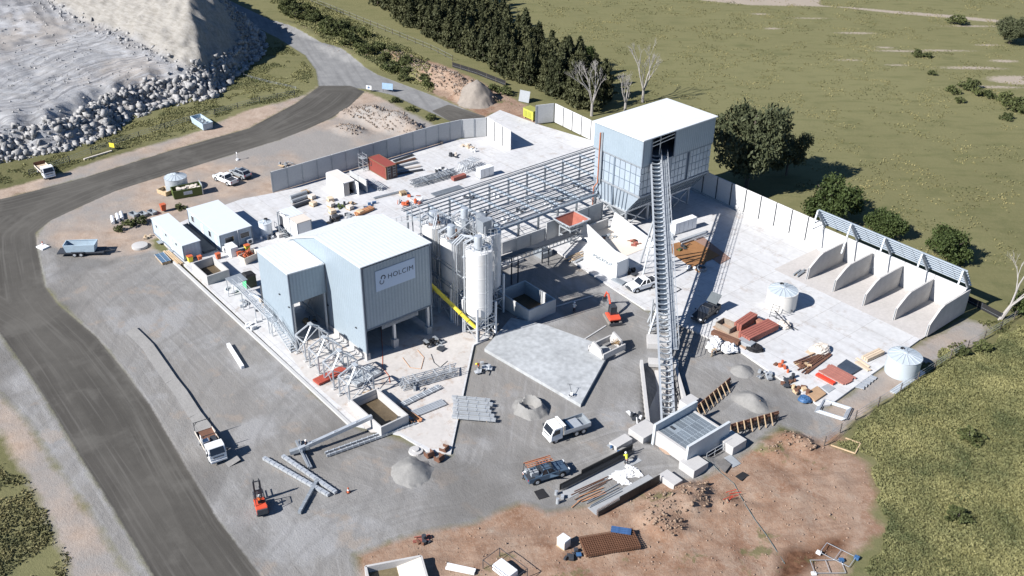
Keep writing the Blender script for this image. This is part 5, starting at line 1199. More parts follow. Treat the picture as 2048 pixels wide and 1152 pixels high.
# raised control room
cr = thing('control_room', 'white control room cabin on a steel stand with pale blue roof and steps', 'cabin', (-135.4, 66.6, 0))
MB().box((0, 0, 2.3), (6.1, 2.5, 2.9)).build('walls', mat('cabin_white', (.74, .74, .73), .6, var=.04), cr)
MB().box((-1.3, 0, 3.8), (3.6, 2.62, .12)).build('roof', CLADR, cr); MB().box((1.85, 0, 3.8), (2.6, 2.62, .12)).build('roof', CREAM, cr, label='sand coloured half of the cabin roof')
fr = MB()
for x in (-3.05, .5, 3.05):
    for y in (-1.26, 1.26): fr.beam((x, y, 0), (x, y, 3.8), .12)
fr.beam((-3.05, -1.26, .8), (3.05, -1.26, .8), .14).beam((3.06, -1.26, .8), (3.06, 1.26, .8), .14).beam((-3.05, -1.26, 3.75), (3.05, -1.26, 3.75), .1).beam((3.06, -1.26, 3.75), (3.06, 1.26, 3.75), .1); fr.build('stand_frame', TRIM, cr)
d = MB().box((-2.4, -1.29, 2.0), (.9, .06, 2.1)).build('door', DARK, cr)
for k in range(6): MB().box((-1.2+k*.3, -1.9, 1.05-k*.17), (.3, .9, .04)).build('step', GALVD, cr)
MB().box((-2.2, -1.85, 1.1), (1.6, 1.1, .05)).build('landing', GALVD, cr)
hr = MB()
for y in (-2.35,): hr.beam((-3, y, 2.1), (-1.3, y, 2.1), .05).beam((-1.3, y, 2.1), (.5, y, 1.2), .05)
for x in (-3, -2.2, -1.3): hr.beam((x, -2.35, 1.1), (x, -2.35, 2.1), .05)
hr.build('handrail', GALV, cr)

# yellow generator
gn = thing('generator', 'yellow-green generator enclosure on blocks at the back corner of the yard', 'generator', G(1063, 238, 0), 0)
YG = mat('generator_yellow', (.42, .43, .06), .6, var=.1)
MB().box((0, 0, 1.35), (3.3, 2.0, 1.9)).build('enclosure', YG, gn, bevel=.04); MB().box((0, 0, 2.33), (3.4, 2.1, .08)).build('lid', mat('generator_top', (.30, .30, .08), .7), gn)
for x in (-1.3, 1.3):
    for y in (-.8, .8): MB().box((x, y, .2), (.3, .3, .4)).build('foot', TIMB, gn)
for x in (-.8, .4): MB().box((x, -1.02, 1.3), (.9, .04, 1.2)).build('louvre', mat('louvre_olive', (.33, .34, .05), .6), gn)

# green kiosk
ks = thing('green_kiosk', 'small kiosk with one bright green side and a black sloping top near the stair', 'kiosk', G(500, 571, SZ), 0)
MB().box((0, 0, .95), (1.5, 1.6, 1.9)).build('body', mat('kiosk_olive', (.07, .08, .05), .7), ks); MB().box((0, -.82, .95), (1.46, .04, 1.86)).build('green_panel', mat('signal_green', (.07, .50, .19), .5, var=.03), ks)
MB().hexa([(-.85, -.9, 1.9), (.85, -.9, 1.9), (.85, .9, 1.9), (-.85, .9, 1.9), (-.6, -.6, 2.25), (.6, -.6, 2.25), (.6, .6, 2.15), (-.6, .6, 2.15)]).build('top', BLACK, ks)
# white switch cabinets
def cabinet(label, u, v, rz, L, W, H, n):
    r = thing('switch_cabinet', label, 'cabinet', G(u, v, SZ), rz); w_ = L/n; c0 = None
    MB().box((0, 0, .08), (L, W, .16)).build('plinth', GALVD, r)
    for k in range(n):
        x = -L/2+w_*(k+.5)
        if c0 is None: c0 = MB().box((0, 0, 0), (w_-.05, W-.05, H)).build('cabinet_bay', WHITE, r, bevel=.02); c0.location = (x, 0, .16+H/2)
        else: dup(c0, (x, 0, .16+H/2), r)
    return r
cabinet('long white row of switch cabinets in the shade of the hopper building', 1366, 461, radians(84), 4.8, 1.3, 2.0, 5)
cabinet('white machine cabinet standing among scaffold frames in the back yard', 970, 352, radians(88), 3.2, 1.4, 1.7, 3)

# ------------------------------------------------------------------ open concrete boxes and bunkers
def basin(label, x0, x1, y0, y1, h, t=.22, m=CBLOCK, name='concrete_basin', z0=0., open_=None, dirt=True, cut=None):
    cx, cy = (x0+x1)/2, (y0+y1)/2; r = thing(name, label, 'basin', (cx, cy, z0))
    sides = {'w': ((x0, y0), (x0+t, y1)), 'e': ((x1-t, y0), (x1, y1)), 's': ((x0+t, y0), (x1-t, y0+t)), 'n': ((x0+t, y1-t), (x1-t, y1))}
    for k, (a, b) in sides.items():
        if open_ and k in open_: continue
        hh = h if not (cut and k in cut) else cut[k]
        MB().b2((a[0]-cx, a[1]-cy, 0), (b[0]-cx, b[1]-cy, hh)).build('wall', m, r, bevel=.02)
    if dirt: MB().b2((x0+t-cx, y0+t-cy, .02), (x1-t-cx, y1-t-cy, .12)).build('wet_floor', mat('wet_mud', (.10, .075, .045), .5, var=.3), r)
    return r
p = G(390, 541, SZ); q = G(455, 552, SZ)
basin('low open concrete box with pale walls beside the site cabins', -134.3, -128.8, 47.9, 51.5, 1.5, z0=SZ, m=CBLOCK)
basin('open concrete wash box by the kerb with a steel beam resting over it', -89.3, -82.2, 48.6, 52.6, 1.45, z0=.2)
basin('large blue-grey open concrete box in the shade behind the front silo', -97.6, -90.6, 79.0, 84.2, 2.3, z0=0, m=PREC)
b_ = basin('small concrete bay with two upright end walls on the far edge of the pad', -79.9, -76.9, 80.6, 84.8, .9, z0=.5, dirt=False, open_='sn')
for y in (80.6, 84.4): MB().hexa([(-1.5, y-82.7, 0), (1.5, y-82.7, 0), (1.5, y+.25-82.7, 0), (-1.5, y+.25-82.7, 0), (-.7, y-82.7, 1.9), (.9, y-82.7, 1.3), (.9, y+.25-82.7, 1.3), (-.7, y+.25-82.7, 1.9)]).build('end_wall', CBLOCK, b_)
rb = MB(); 
for k in range(26): a = random.random()*6.28; rb.beam((.6, 1.0, .95), (.6+cos(a)*.5, 1.0+sin(a)*.7, random.uniform(.9, 1.5)), .06)
rb.build('dead_weeds', mat('dry_weed', (.30, .20, .10), .9), b_)
p1 = G(730, 1146, .0)
bb = thing('settling_pond_box', 'open concrete settling box with muddy water at the bottom edge of the photo', 'basin', (G(790, 1150).x, G(790, 1150).y, 0))
pa, pb_, pc = G(731, 1133, 1.0), G(842, 1112, 1.0), G(853, 1150, 1.0)
d1 = (pb_-pa); d2 = (pc-pb_).normalized()*6.5
for (a, b) in ((pa, pb_), (pb_, pb_+d2), (pa, pa+d2)):
    MB().beam((a.x, a.y, .4), (b.x, b.y, .4), .24, 1.3).build('wall', CBLOCK, bb, world=True)
MB().prism([(v.x, v.y) for v in (pa, pb_, pb_+d2, pa+d2)], .05, .2).build('muddy_water', mat('muddy_water', (.17, .14, .08), .15, var=.2, spec=.6), bb, world=True)
m_ = MB(); m_.hexa([(*(pb_-d1*.45)[:2], .2), (*pb_[:2], .9), (*(pb_+d2*.6)[:2], .9), (*(pb_-d1*.45+d2*.6)[:2], .2), (*(pb_-d1*.45)[:2], .3), (*pb_[:2], 1.0), (*(pb_+d2*.6)[:2], 1.0), (*(pb_-d1*.45+d2*.6)[:2], .3)]); m_.build('ramp', CREAM, bb, world=True)
# walls of the loading bunker by the red hopper
bk = thing('loading_bunker', 'white concrete loading bunker with two tapering side walls behind the lettered container', 'bunker', (-101, 107, SZ))
def taper_wall(y, x0, x1, h0, h1, lb=None):
    v = []
    for yy in (y, y+.28): v += [(x0, yy, SZ), (x1, yy, SZ), (x1, yy, SZ+h1), (x0+.6*(x1-x0)*.1, yy, SZ+h0)]
    MB().add(v, [(0,1,2,3),(7,6,5,4),(0,4,5,1),(1,5,6,2),(2,6,7,3),(3,7,4,0)]).build('side_wall', mat('bunker_white', (.74, .74, .73), .8, var=.03), bk, world=True)
taper_wall(102.6, -105.3, -97.2, 3.4, 1.0); taper_wall(109.1, -104.6, -93.6, 3.2, 1.3)
MB().b2((-105.5, 102.9, SZ), (-105.2, 109.1, 1.9)).build('back_wall', CBLOCK, bk, world=True)
MB().b2((-105.2, 102.9, SZ), (-96, 109.1, SZ+.05)).build('floor', CREAM, bk, world=True)

# red lined feed hopper on a steel stand
fh = thing('feed_hopper', 'square feed hopper with rusty red inside on a galvanised stand by the shaded wall', 'hopper', (-106.0, 101.3, 0))
cx_, cy_ = 0, 0
tA = [(-2.0, -2.3), (2.0, -2.3), (2.0, 2.3), (-2.0, 2.3)]; bA = [(-.7, -.8), (.7, -.8), (.7, .8), (-.7, .8)]
for k in range(4):
    a, b = tA[k], tA[(k+1) % 4]; c, d = bA[(k+1) % 4], bA[k]
    MB().add([(*d, 2.2), (*c, 2.2), (*b, 3.9), (*a, 3.9)], [(0, 1, 2, 3)]).build('lining_plate', mat('red_lining', (.30, .10, .07), .8, var=.25, scale=1.5), fh)
    o = .06
    MB().add([(d[0]*1.09, d[1]*1.09, 2.16), (c[0]*1.09, c[1]*1.09, 2.16), (b[0]*1.03, b[1]*1.03, 3.88), (a[0]*1.03, a[1]*1.03, 3.88)], [(3, 2, 1, 0)]).build('outer_plate', GALVD, fh)
    MB().beam((*a, 3.93), (*b, 3.93), .16).build('rim', GALV, fh)
    rb = MB()
    for f in (.15, .38, .62, .85): rb.beam((d[0]*1.12+(c[0]-d[0])*f, d[1]*1.12+(c[1]-d[1])*f, 2.2), (a[0]*1.05+(b[0]-a[0])*f, a[1]*1.05+(b[1]-a[1])*f, 3.85), .09)
    rb.build('stiffener', GALV, fh)
for x in (-1.3, 1.3):
    for y in (-1.4, 1.4): MB().beam((x, y, 0), (x, y, 2.7), .18).build('leg', GALV, fh)
m_ = MB()
for z in (1.2, 2.6): m_.beam((-1.3, -1.4, z), (1.3, -1.4, z), .16).beam((1.3, -1.4, z), (1.3, 1.4, z), .16).beam((-1.3, 1.4, z), (1.3, 1.4, z), .16).beam((-1.3, -1.4, z), (-1.3, 1.4, z), .16)
m_.beam((1.3, -1.4, .2), (1.3, 1.4, 1.2), .1).beam((-1.3, -1.4, 1.2), (1.3, -1.4, .2), .1); m_.build('stand_beams', GALV, fh)

# dark inclined conveyor from that hopper to the silos
ic = thing('inclined_conveyor', 'dark inclined conveyor with white frame ribs running from the feed hopper behind the silos', 'conveyor', (-102, 90, 0))
a, b = Vector((-104.6, 100.6, 1.2)), Vector((-98.4, 77.5, 6.2)); d = b-a; s_ = Vector((-d.y, d.x, 0)).normalized()
for s in (-1, 1): MB().beam(a+s_*.55*s, b+s_*.55*s, .12, .16).beam(a+s_*.55*s+Vector((0, 0, .75)), b+s_*.55*s+Vector((0, 0, .75)), .1, .12).build('side_frame', DARK if s < 0 else GALVD, ic, world=True)
MB().beam(a+Vector((0, 0, .55)), b+Vector((0, 0, .55)), .9, .08).build('belt', BLACK, ic, world=True); MB().beam(a+Vector((0, 0, .9)), b+Vector((0, 0, .9)), 1.2, .05).build('belt_cover', DARK, ic, world=True)
m_ = MB(); rs_ = None
for k in range(22):
    p = a+d*((k+.5)/22)
    for s in (-1, 1): m_.beam(p+s_*.6*s, p+s_*.6*s+Vector((0, 0, .75)), .09)
o = m_.build('frame_rib', GALV, ic, world=True); o['kind'] = 'stuff'
for f in (.35, .7):
    p = a+d*f
    for s in (-1, 1): MB().beam((p.x+s_.x*.6*s, p.y+s_.y*.6*s, 0), (p.x+s_.x*.6*s, p.y+s_.y*.6*s, p.z), .16).build('leg', DARK, ic, world=True)
lone(MB().b2((-2.6, -1.6, 0), (2.6, 1.6, .5)).b2((-2.6, -1.6, .5), (-2.2, 1.6, .9)), 'machine_plinth', CBLOCK, 'sunlit low concrete plinth under the inclined conveyor', 'plinth', (*G(1010, 525)[:2], 0), radians(90))
lone(MB().b2((-1.1, -1.1, 0), (1.1, 1.1, .9)).b2((-.6, -.6, .9), (.6, .6, 1.6)), 'pump_block', GALVD, 'grey stepped pump block in shade below the inclined conveyor', 'pump', (*G(1085, 510)[:2], 0))

# fresh pad, blocks round the pit
pd = slab('concrete_pad', [(p[0], p[1]) for p in PP((969,703),(1022,641),(1090,655),(1222,703),(1161,815))], -.1, .5, CONC2)
def block(label, u, v, L, W, H, rz=0., m=CBLOCK):
    p = G(u, v); z = min(hgt(p.x, p.y), .1); return lone(MB().b2((-L/2, -W/2, -.4), (L/2, W/2, H)), 'concrete_block', m, label, 'block', (p.x, p.y, 0), rz, 'thick concrete blocks round the feed pit', bevel=.04)
block('pale concrete block left of the pit, touching the trench wall', 1288, 868, 2.5, 3.0, .85)
block('pale concrete block in front of the pit, right behind the long formwork', 1386, 938, 2.3, 2.5, 1.1)
block('pale concrete block on the right of the pit beside the black opening', 1462, 893, 2.4, 2.5, 1.2)
block('smaller concrete block with dark marks, frontmost of the blocks', 1340, 965, 2.4, 1.5, .8)
block('pale block with rubble on it beside the black formwork top end', 1241, 890, 1.3, 2.7, .7)
block('pale footing block behind the pit at the end of the trench stair', 1376, 815, 1.4, 2.2, 1.3)
# ------------------------------------------------------------------ trees and shrubs
def leaf_mat(name, c, hv=.25, ns=1.1):
    m = bpy.data.materials.new(name); m.use_nodes = True; t = m.node_tree; L = t.links; b = t.nodes['Principled BSDF']
    b.inputs['Roughness'].default_value = .7; b.inputs['Specular IOR Level'].default_value = .25
    oi = nd(t, 'ShaderNodeObjectInfo'); tc = nd(t, 'ShaderNodeTexCoord'); n = nd(t, 'ShaderNodeTexNoise', i_Scale=ns, i_Detail=5.0, i_Roughness=.65); L.new(tc.outputs['Object'], n.inputs['Vector'])
    a = nd(t, 'ShaderNodeMath', operation='MULTIPLY_ADD'); L.new(oi.outputs['Random'], a.inputs[0]); a.inputs[1].default_value = .5 if ns > 1 else 0.0; L.new(n.outputs[0], a.inputs[2])
    r = nd(t, 'ShaderNodeValToRGB'); e = r.color_ramp.elements
    lo, hi = (.3, .95) if ns > 1 else (.36, .62); e[0].position = lo; e[0].color = (c[0]*.55, c[1]*.6, c[2]*.55, 1); e[1].position = hi; e[1].color = (c[0]*1.5, c[1]*1.38, c[2]*1.3, 1)
    L.new(a.outputs[0], r.inputs[0]); L.new(r.outputs[0], b.inputs['Base Color'])
    return m
BARK = mat('bark', (.12, .10, .085), .9, var=.3, scale=3); DEADW = mat('dead_wood', (.33, .31, .29), .85, var=.2, scale=2)
LF_CAS = leaf_mat('needle_foliage', (.058, .066, .032)); LF_EUC = leaf_mat('gum_foliage', (.060, .072, .038)); LF_DNS = leaf_mat('dense_foliage', (.050, .072, .022)); LF_SHR = leaf_mat('shrub_foliage', (.065, .080, .030))
def leaves(centres, radii, per, size, aspect, rs, droop=0.0):
    """leaf faces scattered in little clumps"""
    n = len(centres)*per; c = np.repeat(centres, per, 0); r = np.repeat(radii, per)
    d = rs.normal(size=(n, 3)); d /= np.linalg.norm(d, axis=1)[:, None]; p = c+d*(r*rs.rand(n)**.5)[:, None]
    a = rs.normal(size=(n, 3)); a[:, 2] -= droop; a /= np.linalg.norm(a, axis=1)[:, None]
    b = np.cross(a, rs.normal(size=(n, 3))); b /= np.linalg.norm(b, axis=1)[:, None]
    s = size*(.6+.8*rs.rand(n)); a = a*(s*aspect)[:, None]/2; b = b*s[:, None]/2
    V = np.stack([p-a-b*.5, p-a*.2+b, p+a+b*.3, p+a*.2-b], 1).reshape(-1, 3); return V, np.arange(n*4).reshape(-1, 4)
def tree_proto(name, kind, seed, H, R, leafm, n_cl, per, size, aspect, droop, lobes, trunk=.22, z0=.12, show=True):
    rs = np.random.RandomState(seed); cs = []; rr = []
    if kind == 'cone':
        for _ in range(n_cl):
            z = rs.rand(); rad = R*(1-z**1.6)**.8*(.35+.65*rs.rand()**.5)*(1+.3*sin(z*20+seed)); t = rs.rand()*2*pi
            cs.append((rad*cos(t), rad*sin(t), H*(z0+(1-z0)*z))); rr.append(.34)
    else:
        L = [(0, 0, H*.58, R*.48)]; g_ = [(2*pi*k/lobes+rs.rand()*.9, rs.uniform(.35, .82)) for k in range(lobes)]; L += [(R*q*cos(t), R*q*sin(t), H*rs.uniform(z0+.16, .92-.25*q), R*rs.uniform(.22, .42)) for t, q in g_]
        w_ = np.array([l[3]**2 for l in L]); w_ = w_/w_.sum()
        for _ in range(n_cl):
            l = L[rs.choice(len(L), p=w_)]; d = rs.normal(size=3); d /= np.linalg.norm(d); q = l[3]*(.72+.3*rs.rand()); cs.append((l[0]+d[0]*q, l[1]+d[1]*q, max(H*z0, l[2]+d[2]*q*.85))); rr.append(.42)
    V, Fq = leaves(np.array(cs), np.array(rr)*(R/2.2 if kind != 'cone' else 1), per, size, aspect, rs, droop)
    me = npmesh('crown', V, Fq, leafm)
    tb = MB(); tb.tube((0, 0, -.3), (0, 0, H*.75), trunk, trunk*.3, 7)
    for k in range(7 if kind != 'cone' else 3):
        t = rs.rand()*6.28; z = H*rs.uniform(.15, .5); tb.tube((0, 0, z), (R*.6*cos(t), R*.6*sin(t), z+H*.25), trunk*.45, trunk*.12, 5)
    tm_ = bpy.data.meshes.new('trunk'); tm_.from_pydata(tb.v, [], tb.f); tm_.materials.append(BARK)
    return me, tm_
def put_tree(proto, name, label, u, v, s=1.0, group=None, rz=None, cat='tree', p=None, sz=1.0):
    p = p or on(u, v); r = thing(name, label, cat, p, random.random()*6.28 if rz is None else rz, group); r.scale = (s, s, s*sz)
    for nm, me in (('trunk', proto[1]), ('crown', proto[0])):
        if me is None: continue
        o = bpy.data.objects.new(nm, me); C.objects.link(o); link_child(o, r)
    return r
cas = [tree_proto('c', 'cone', 10+k, 9.5, 2.15, LF_CAS, 290, 9, .34, 2.6, 1.6, 0, .14, .03) for k in range(4)]
belt = [(p[0], p[1]) for p in PP((690,-20),(740,0),(862,86),(925,112),(1011,158),(1063,186),(1118,205),(1150,224),(1200,228),(1215,205),(1195,168),(1120,135),(1050,100),(985,35),(960,-20))]
bxs = np.array(belt); nb_ = 0
pts = []
for x in np.arange(bxs[:, 0].min(), bxs[:, 0].max(), 3.5):
    for y in np.arange(bxs[:, 1].min(), bxs[:, 1].max(), 3.3):
        pts.append((x+random.uniform(-1, 1), y+random.uniform(-1, 1)))
pts = np.array(pts); ins = sdist(pts[:, 0], pts[:, 1], belt) > 0
for (x, y) in pts[ins]:
    s = random.uniform(.75, 1.08); put_tree(cas[nb_ % 4], 'casuarina_tree', 'dark green casuarina in the dense tree belt behind the yard', 0, 0, s, 'casuarinas of the dark tree belt', p=Vector((x, y, hgt(x, y))), sz=random.uniform(.85, 1.1)); nb_ += 1
euc = [tree_proto('e', 'round', 31+k, 13.5, 6.0, LF_EUC, 700, 15, .30, 2.2, .7, 15, .4, .10) for k in range(2)]
dns = [tree_proto('d', 'round', 51+k, 6.0, 3.6, LF_DNS, 460, 16, .22, 1.8, .3, 12, .28, .04) for k in range(2)]
put_tree(euc[0], 'gum_tree', 'tallest dark gum tree with open crown to the right of the hopper building', 1492, 376, 1.12, sz=1.25)
put_tree(euc[1], 'gum_tree', 'lower leafy gum clump leaning out right of the tallest gum', 1572, 350, .62, sz=1.2)
put_tree(dns[0], 'broad_tree', 'broad dense round tree just behind the white boundary wall', 1655, 440, 1.35)
put_tree(dns[1], 'broad_tree', 'small dense tree partly hidden by the bay canopy', 1768, 470, .85)
put_tree(dns[0], 'broad_tree', 'isolated dense tree on the grass right of the bay canopy', 1897, 522, 1.0, rz=2.)
put_tree(euc[0], 'gum_tree', 'small dark solitary tree far out near the top right corner', 2018, 88, .62)
put_tree(dns[1], 'broad_tree', 'leafy tree cut off by the right edge of the photo', 2062, 640, .9)
put_tree(dns[1], 'broad_tree', 'round tree mixed with the dead trees at the end of the dark belt', 1165, 140, 1.1)
shr = [tree_proto('s', 'round', 71+k, 1.9, 1.5, LF_SHR, 90, 10, .17, 1.6, 0, 5, .06, .02) for k in range(3)]
rs = np.random.RandomState(5); k = 0
vp = [(p[0], p[1]) for p in PP((560,12),(600,8),(700,60),(790,105),(850,160),(862,185),(800,160),(740,128),(640,72),(575,38))]
cand = np.stack([rs.uniform(min(p[0] for p in vp), max(p[0] for p in vp), 900), rs.uniform(min(p[1] for p in vp), max(p[1] for p in vp), 900)], 1)
cand = cand[sdist(cand[:, 0], cand[:, 1], vp) > 0][:70]
for (x, y) in cand: put_tree(shr[k % 3], 'shrub', 'low green shrub on the bank between the road and the tree belt', 0, 0, rs.uniform(.6, 1.5), 'shrubs on the road bank', p=Vector((x, y, hgt(x, y))), cat='shrub'); k += 1
for (u, v, s, lb) in ((1912,48,1.9,'grey-green bush beside the far dirt track'),(1835,112,1.2,'small bush on the upper paddock below the darker grass'),(1856,115,1.0,'low bush just right of another on the upper paddock'),
        (1864,150,.8,'lone dark weed bush in the middle of the right paddock'),(1902,186,1.3,'bushy shrub leading the group right of the paddock centre'),(1940,176,1.7,'largest bright green shrub of the paddock group'),(1955,190,1.3,'green shrub overlapping the largest one'),
        (1975,195,1.2,'small shrub right of the bright green one'),(2008,205,1.8,'grey open shrub near the right edge'),(1920,205,.9,'lowest dark little shrub of the paddock group'),(2042,222,2.2,'dense shrub cut by the right edge of the photo'),
        (2012,238,1.1,'low shrub below the grey open shrub'),(1960,700,1.0,'green bush at the corner of the site fence'),(1925,710,.9,'low bush beside the fence near the blue tank'),(1265,912,.0,''),
        (262,452,.9,'long low weed bush between the white pipes and the cabins'),(283,447,.9,'green weeds right of the first weed bush by the cabins'),(240,462,.7,'small weed bush by the end of the white pipes'),
        (358,418,.7,'weed bush behind the site offices'),(860,240,.9,'bright green weeds on the spoil mound by the wall'),(790,205,.9,'green weeds at the road junction'),(825,222,.9,'tall weeds along the branch road'),
        (1010,190,1.4,'green bush at the end of the black shade fence'),(985,182,1.2,'weedy bush beside the grey heap'),(1935,880,1.1,'dark low bush in the rough paddock'),(1915,1040,1.0,'dark bush lower in the rough paddock')):
    if s > 0: put_tree(shr[k % 3], 'shrub', lb, u, v, s, cat='shrub', sz=.8); k += 1
def dead_tree(label, u, v, H, seed, lean=(0, 0), spread=.5, name='dead_tree'):
    rs = random.Random(seed); r = thing(name, label, 'tree', on(u, v), 0); tb = MB(); bb = []
    def br(p, d, L, rad, lev, mb):
        q = p+d*L; mb.tube(p, q, rad, rad*.68, 5, cap=False)
        if lev == 0: return
        for _ in range(2 if lev > 2 else 3):
            nd_ = (d+Vector((rs.uniform(-1, 1), rs.uniform(-1, 1), rs.uniform(-.15, .6)))*spread).normalized()
            t = rs.uniform(.6, 1); br(p+d*L*t, nd_, L*rs.uniform(.6, .82), rad*.6, lev-1, mb)
    d0 = Vector((lean[0], lean[1], 1)).normalized(); tb.tube((0, 0, -.3), d0*H*.22, .34, .26, 7); tb.build('trunk', DEADW, r)
    for k in range(4 if name == 'dead_tree' else 3):
        mb = MB(); dd = (d0+Vector((cos(k*1.7+seed)*.35, sin(k*1.7+seed)*.35, 0))).normalized(); br(d0*H*.2, dd, H*.30, .17, 5, mb); mb.build('limb', DEADW, r)
    return r
dead_tree('big bare dead tree with many grey limbs in front of the dark belt', 1183, 232, 13, 3)
dead_tree('slender dead tree behind the flat white roof, nearest its middle', 1285, 205, 13, 8, spread=.42)
dead_tree('thin bare tree between the big dead tree and the hopper roof', 1250, 222, 8.5, 5, spread=.4)
dead_tree('leaning grey dead tree by the right edge beyond the bays', 1998, 640, 12, 12, lean=(.25, .55), spread=.5, name='leaning_dead_tree')
GRASSM = leaf_mat('tuft_grass', (.172, .178, .082), ns=.13)
def scatter(name, n, poly, size, aspect, seed, mat_, label, cat, z=.1, prob=None, hmin=.2):
    rs = np.random.RandomState(seed); P = np.array([(p[0], p[1]) for p in poly]); x = rs.uniform(P[:, 0].min(), P[:, 0].max(), n*4); y = rs.uniform(P[:, 1].min(), P[:, 1].max(), n*4)
    ok = sdist(x, y, poly)+2.2*VNZ.fbm(x*.3, y*.3, 4) > .6; ok &= (VNZ.fbm(x*.22+40, y*.22, 3)+.15*rs.rand(len(x))) > (prob if prob is not None else -9); x, y = x[ok][:n], y[ok][:n]
    i = np.clip(((x-X0)/ST).round().astype(int), 0, len(gx)-1); j = np.clip(((y-Y0)/ST).round().astype(int), 0, len(gy)-1)
    # keep off built and bare ground
    free = (sG[i, j] < -.5) & (sR[i, j] < -1) & (sL[i, j] < -1) & (sQ[i, j] < 0); x, y, i, j = x[free], y[free], i[free], j[free]
    c = np.stack([x, y, H[i, j]+z], 1); V, Fq = leaves(c, np.full(len(c), size*.9), 3, size, aspect, rs, 0)
    me = npmesh(name, V, Fq, mat_); o = bpy.data.objects.new(name, me); C.objects.link(o); o['kind'] = 'stuff'; return o
scatter('rough_grass', 52000, PP((1660,890),(1760,800),(1880,700),(1960,690),(2090,600),(2150,1250),(1700,1250),(1760,1060),(1740,1000),(1740,930)), .115, 2.8, 1, GRASSM, '', '')
scatter('weedy_grass', 9000, PP((1650,830),(1760,790),(1880,690),(2090,560),(2150,1250),(1720,1250),(1770,1060),(1750,930)), .16, 2.0, 2, leaf_mat('weed_grass', (.125, .130, .055), ns=.2), '', '', prob=.12)
scatter('verge_grass', 26000, PP((-60,350),(120,300),(330,215),(440,175),(520,110),(520,40),(560,60),(640,150),(600,195),(480,218),(400,255),(200,318),(60,360),(-60,400)), .12, 2.4, 3, GRASSM, '', '', prob=-.05)
scatter('bank_grass', 16000, PP((540,0),(620,-10),(860,120),(870,190),(720,120),(600,60)), .2, 1.8, 4, GRASSM, '', '')
scatter('roadside_grass', 8000, PP((-120,860),(40,930),(75,1000),(110,1060),(140,1160),(60,1260),(-300,1200)), .12, 2.2, 6, leaf_mat('dry_weeds', (.15, .145, .07), ns=.3), '', '', prob=-.1)
scatter('paddock_tufts', 14000, PP((1000,0),(2048,0),(2048,560),(1930,560),(1640,420),(1440,300),(1240,190),(1120,120)), .2, 1.3, 9, leaf_mat('paddock_weed', (.175, .168, .080), ns=.1), '', '', prob=.10, z=.05)
# broken rock along the foot of the quarry waste
def rubble(name, n, seed, cond, smin, smax, m):
    rs = np.random.RandomState(seed); ii, jj = np.where(cond); k = rs.randint(0, len(ii), n); x = gx[ii[k]]+rs.uniform(-.4, .4, n); y = gy[jj[k]]+rs.uniform(-.4, .4, n); z = H[ii[k], jj[k]]
    iv = np.array([(-1,-1,-1),(1,-1,-1),(1,1,-1),(-1,1,-1),(-1,-1,1),(1,-1,1),(1,1,1),(-1,1,1)])*.5
    fi = np.array(HEXF)
    s = smin+(smax-smin)*rs.rand(n)**4.5; sc = s[:, None]*rs.uniform(.5, 1.2, (n, 3)); V = iv[None]*sc[:, None, :]*rs.uniform(.55, 1.3, (n, 8, 3)); tl_ = rs.uniform(-.5, .5, (n, 1)); V[..., 2] += V[..., 0]*tl_
    a = rs.rand(n)*6.28; Vx = V[..., 0]*np.cos(a)[:, None]-V[..., 1]*np.sin(a)[:, None]; Vy = V[..., 0]*np.sin(a)[:, None]+V[..., 1]*np.cos(a)[:, None]
    V = np.stack([Vx+x[:, None], Vy+y[:, None], V[..., 2]+(z+s*.15)[:, None]], -1).reshape(-1, 3); Fq = (fi[None]+np.arange(n)[:, None, None]*8).reshape(-1, 4)
    o = bpy.data.objects.new(name, npmesh(name, V, Fq, m)); C.objects.link(o); o['kind'] = 'stuff'
RKM = mat('broken_rock', (.33, .325, .32), .9, var=.5, scale=.5)
view = (GXX*0+1).astype(bool)
rubble('quarry_rubble', 17000, 1, (sQ > -1.5) & (sQ < 6) & (sU < 3), .12, 1.5, RKM)
rubble('bench_stones', 6000, 12, (sQ > 5) & (sU < 0) & (GXX > -330), .05, .42, RKM)
rubble('crushed_rock_face', 9000, 2, (sU > 0) & (sU < 12) & (GYY > G(440,60).y-6), .2, .85, mat('shade_tinted_rock', (.26, .265, .275), .9, var=.3, scale=.7))  # rock colour darker and bluer here: shade of the mound's dark side painted in
rubble('bench_rock', 700, 3, (sU > -4) & (sU < 1) & (sQ > 0), .15, .9, RKM)
rubble('loose_stones', 5000, 4, (sD > 1) | ((H > .6) & (sQ < 0)), .03, .20, mat('loose_stone', (.31, .225, .17), .95, var=.35, scale=1))
rubble('soil_clods', 5000, 8, (H > .55) & (sQ < -2) & (sBK > -4) | ((H > .5) & (sT > 1)), .08, .45, mat('soil_clod', (.27, .22, .18), .95, var=.3, scale=.8))
rubble('spoil_clods', 5000, 9, (H > .40) & (sD > 0) & (sG < 0), .04, .34, mat('spoil_clod', (.27, .195, .14), .95, var=.3, scale=.8))
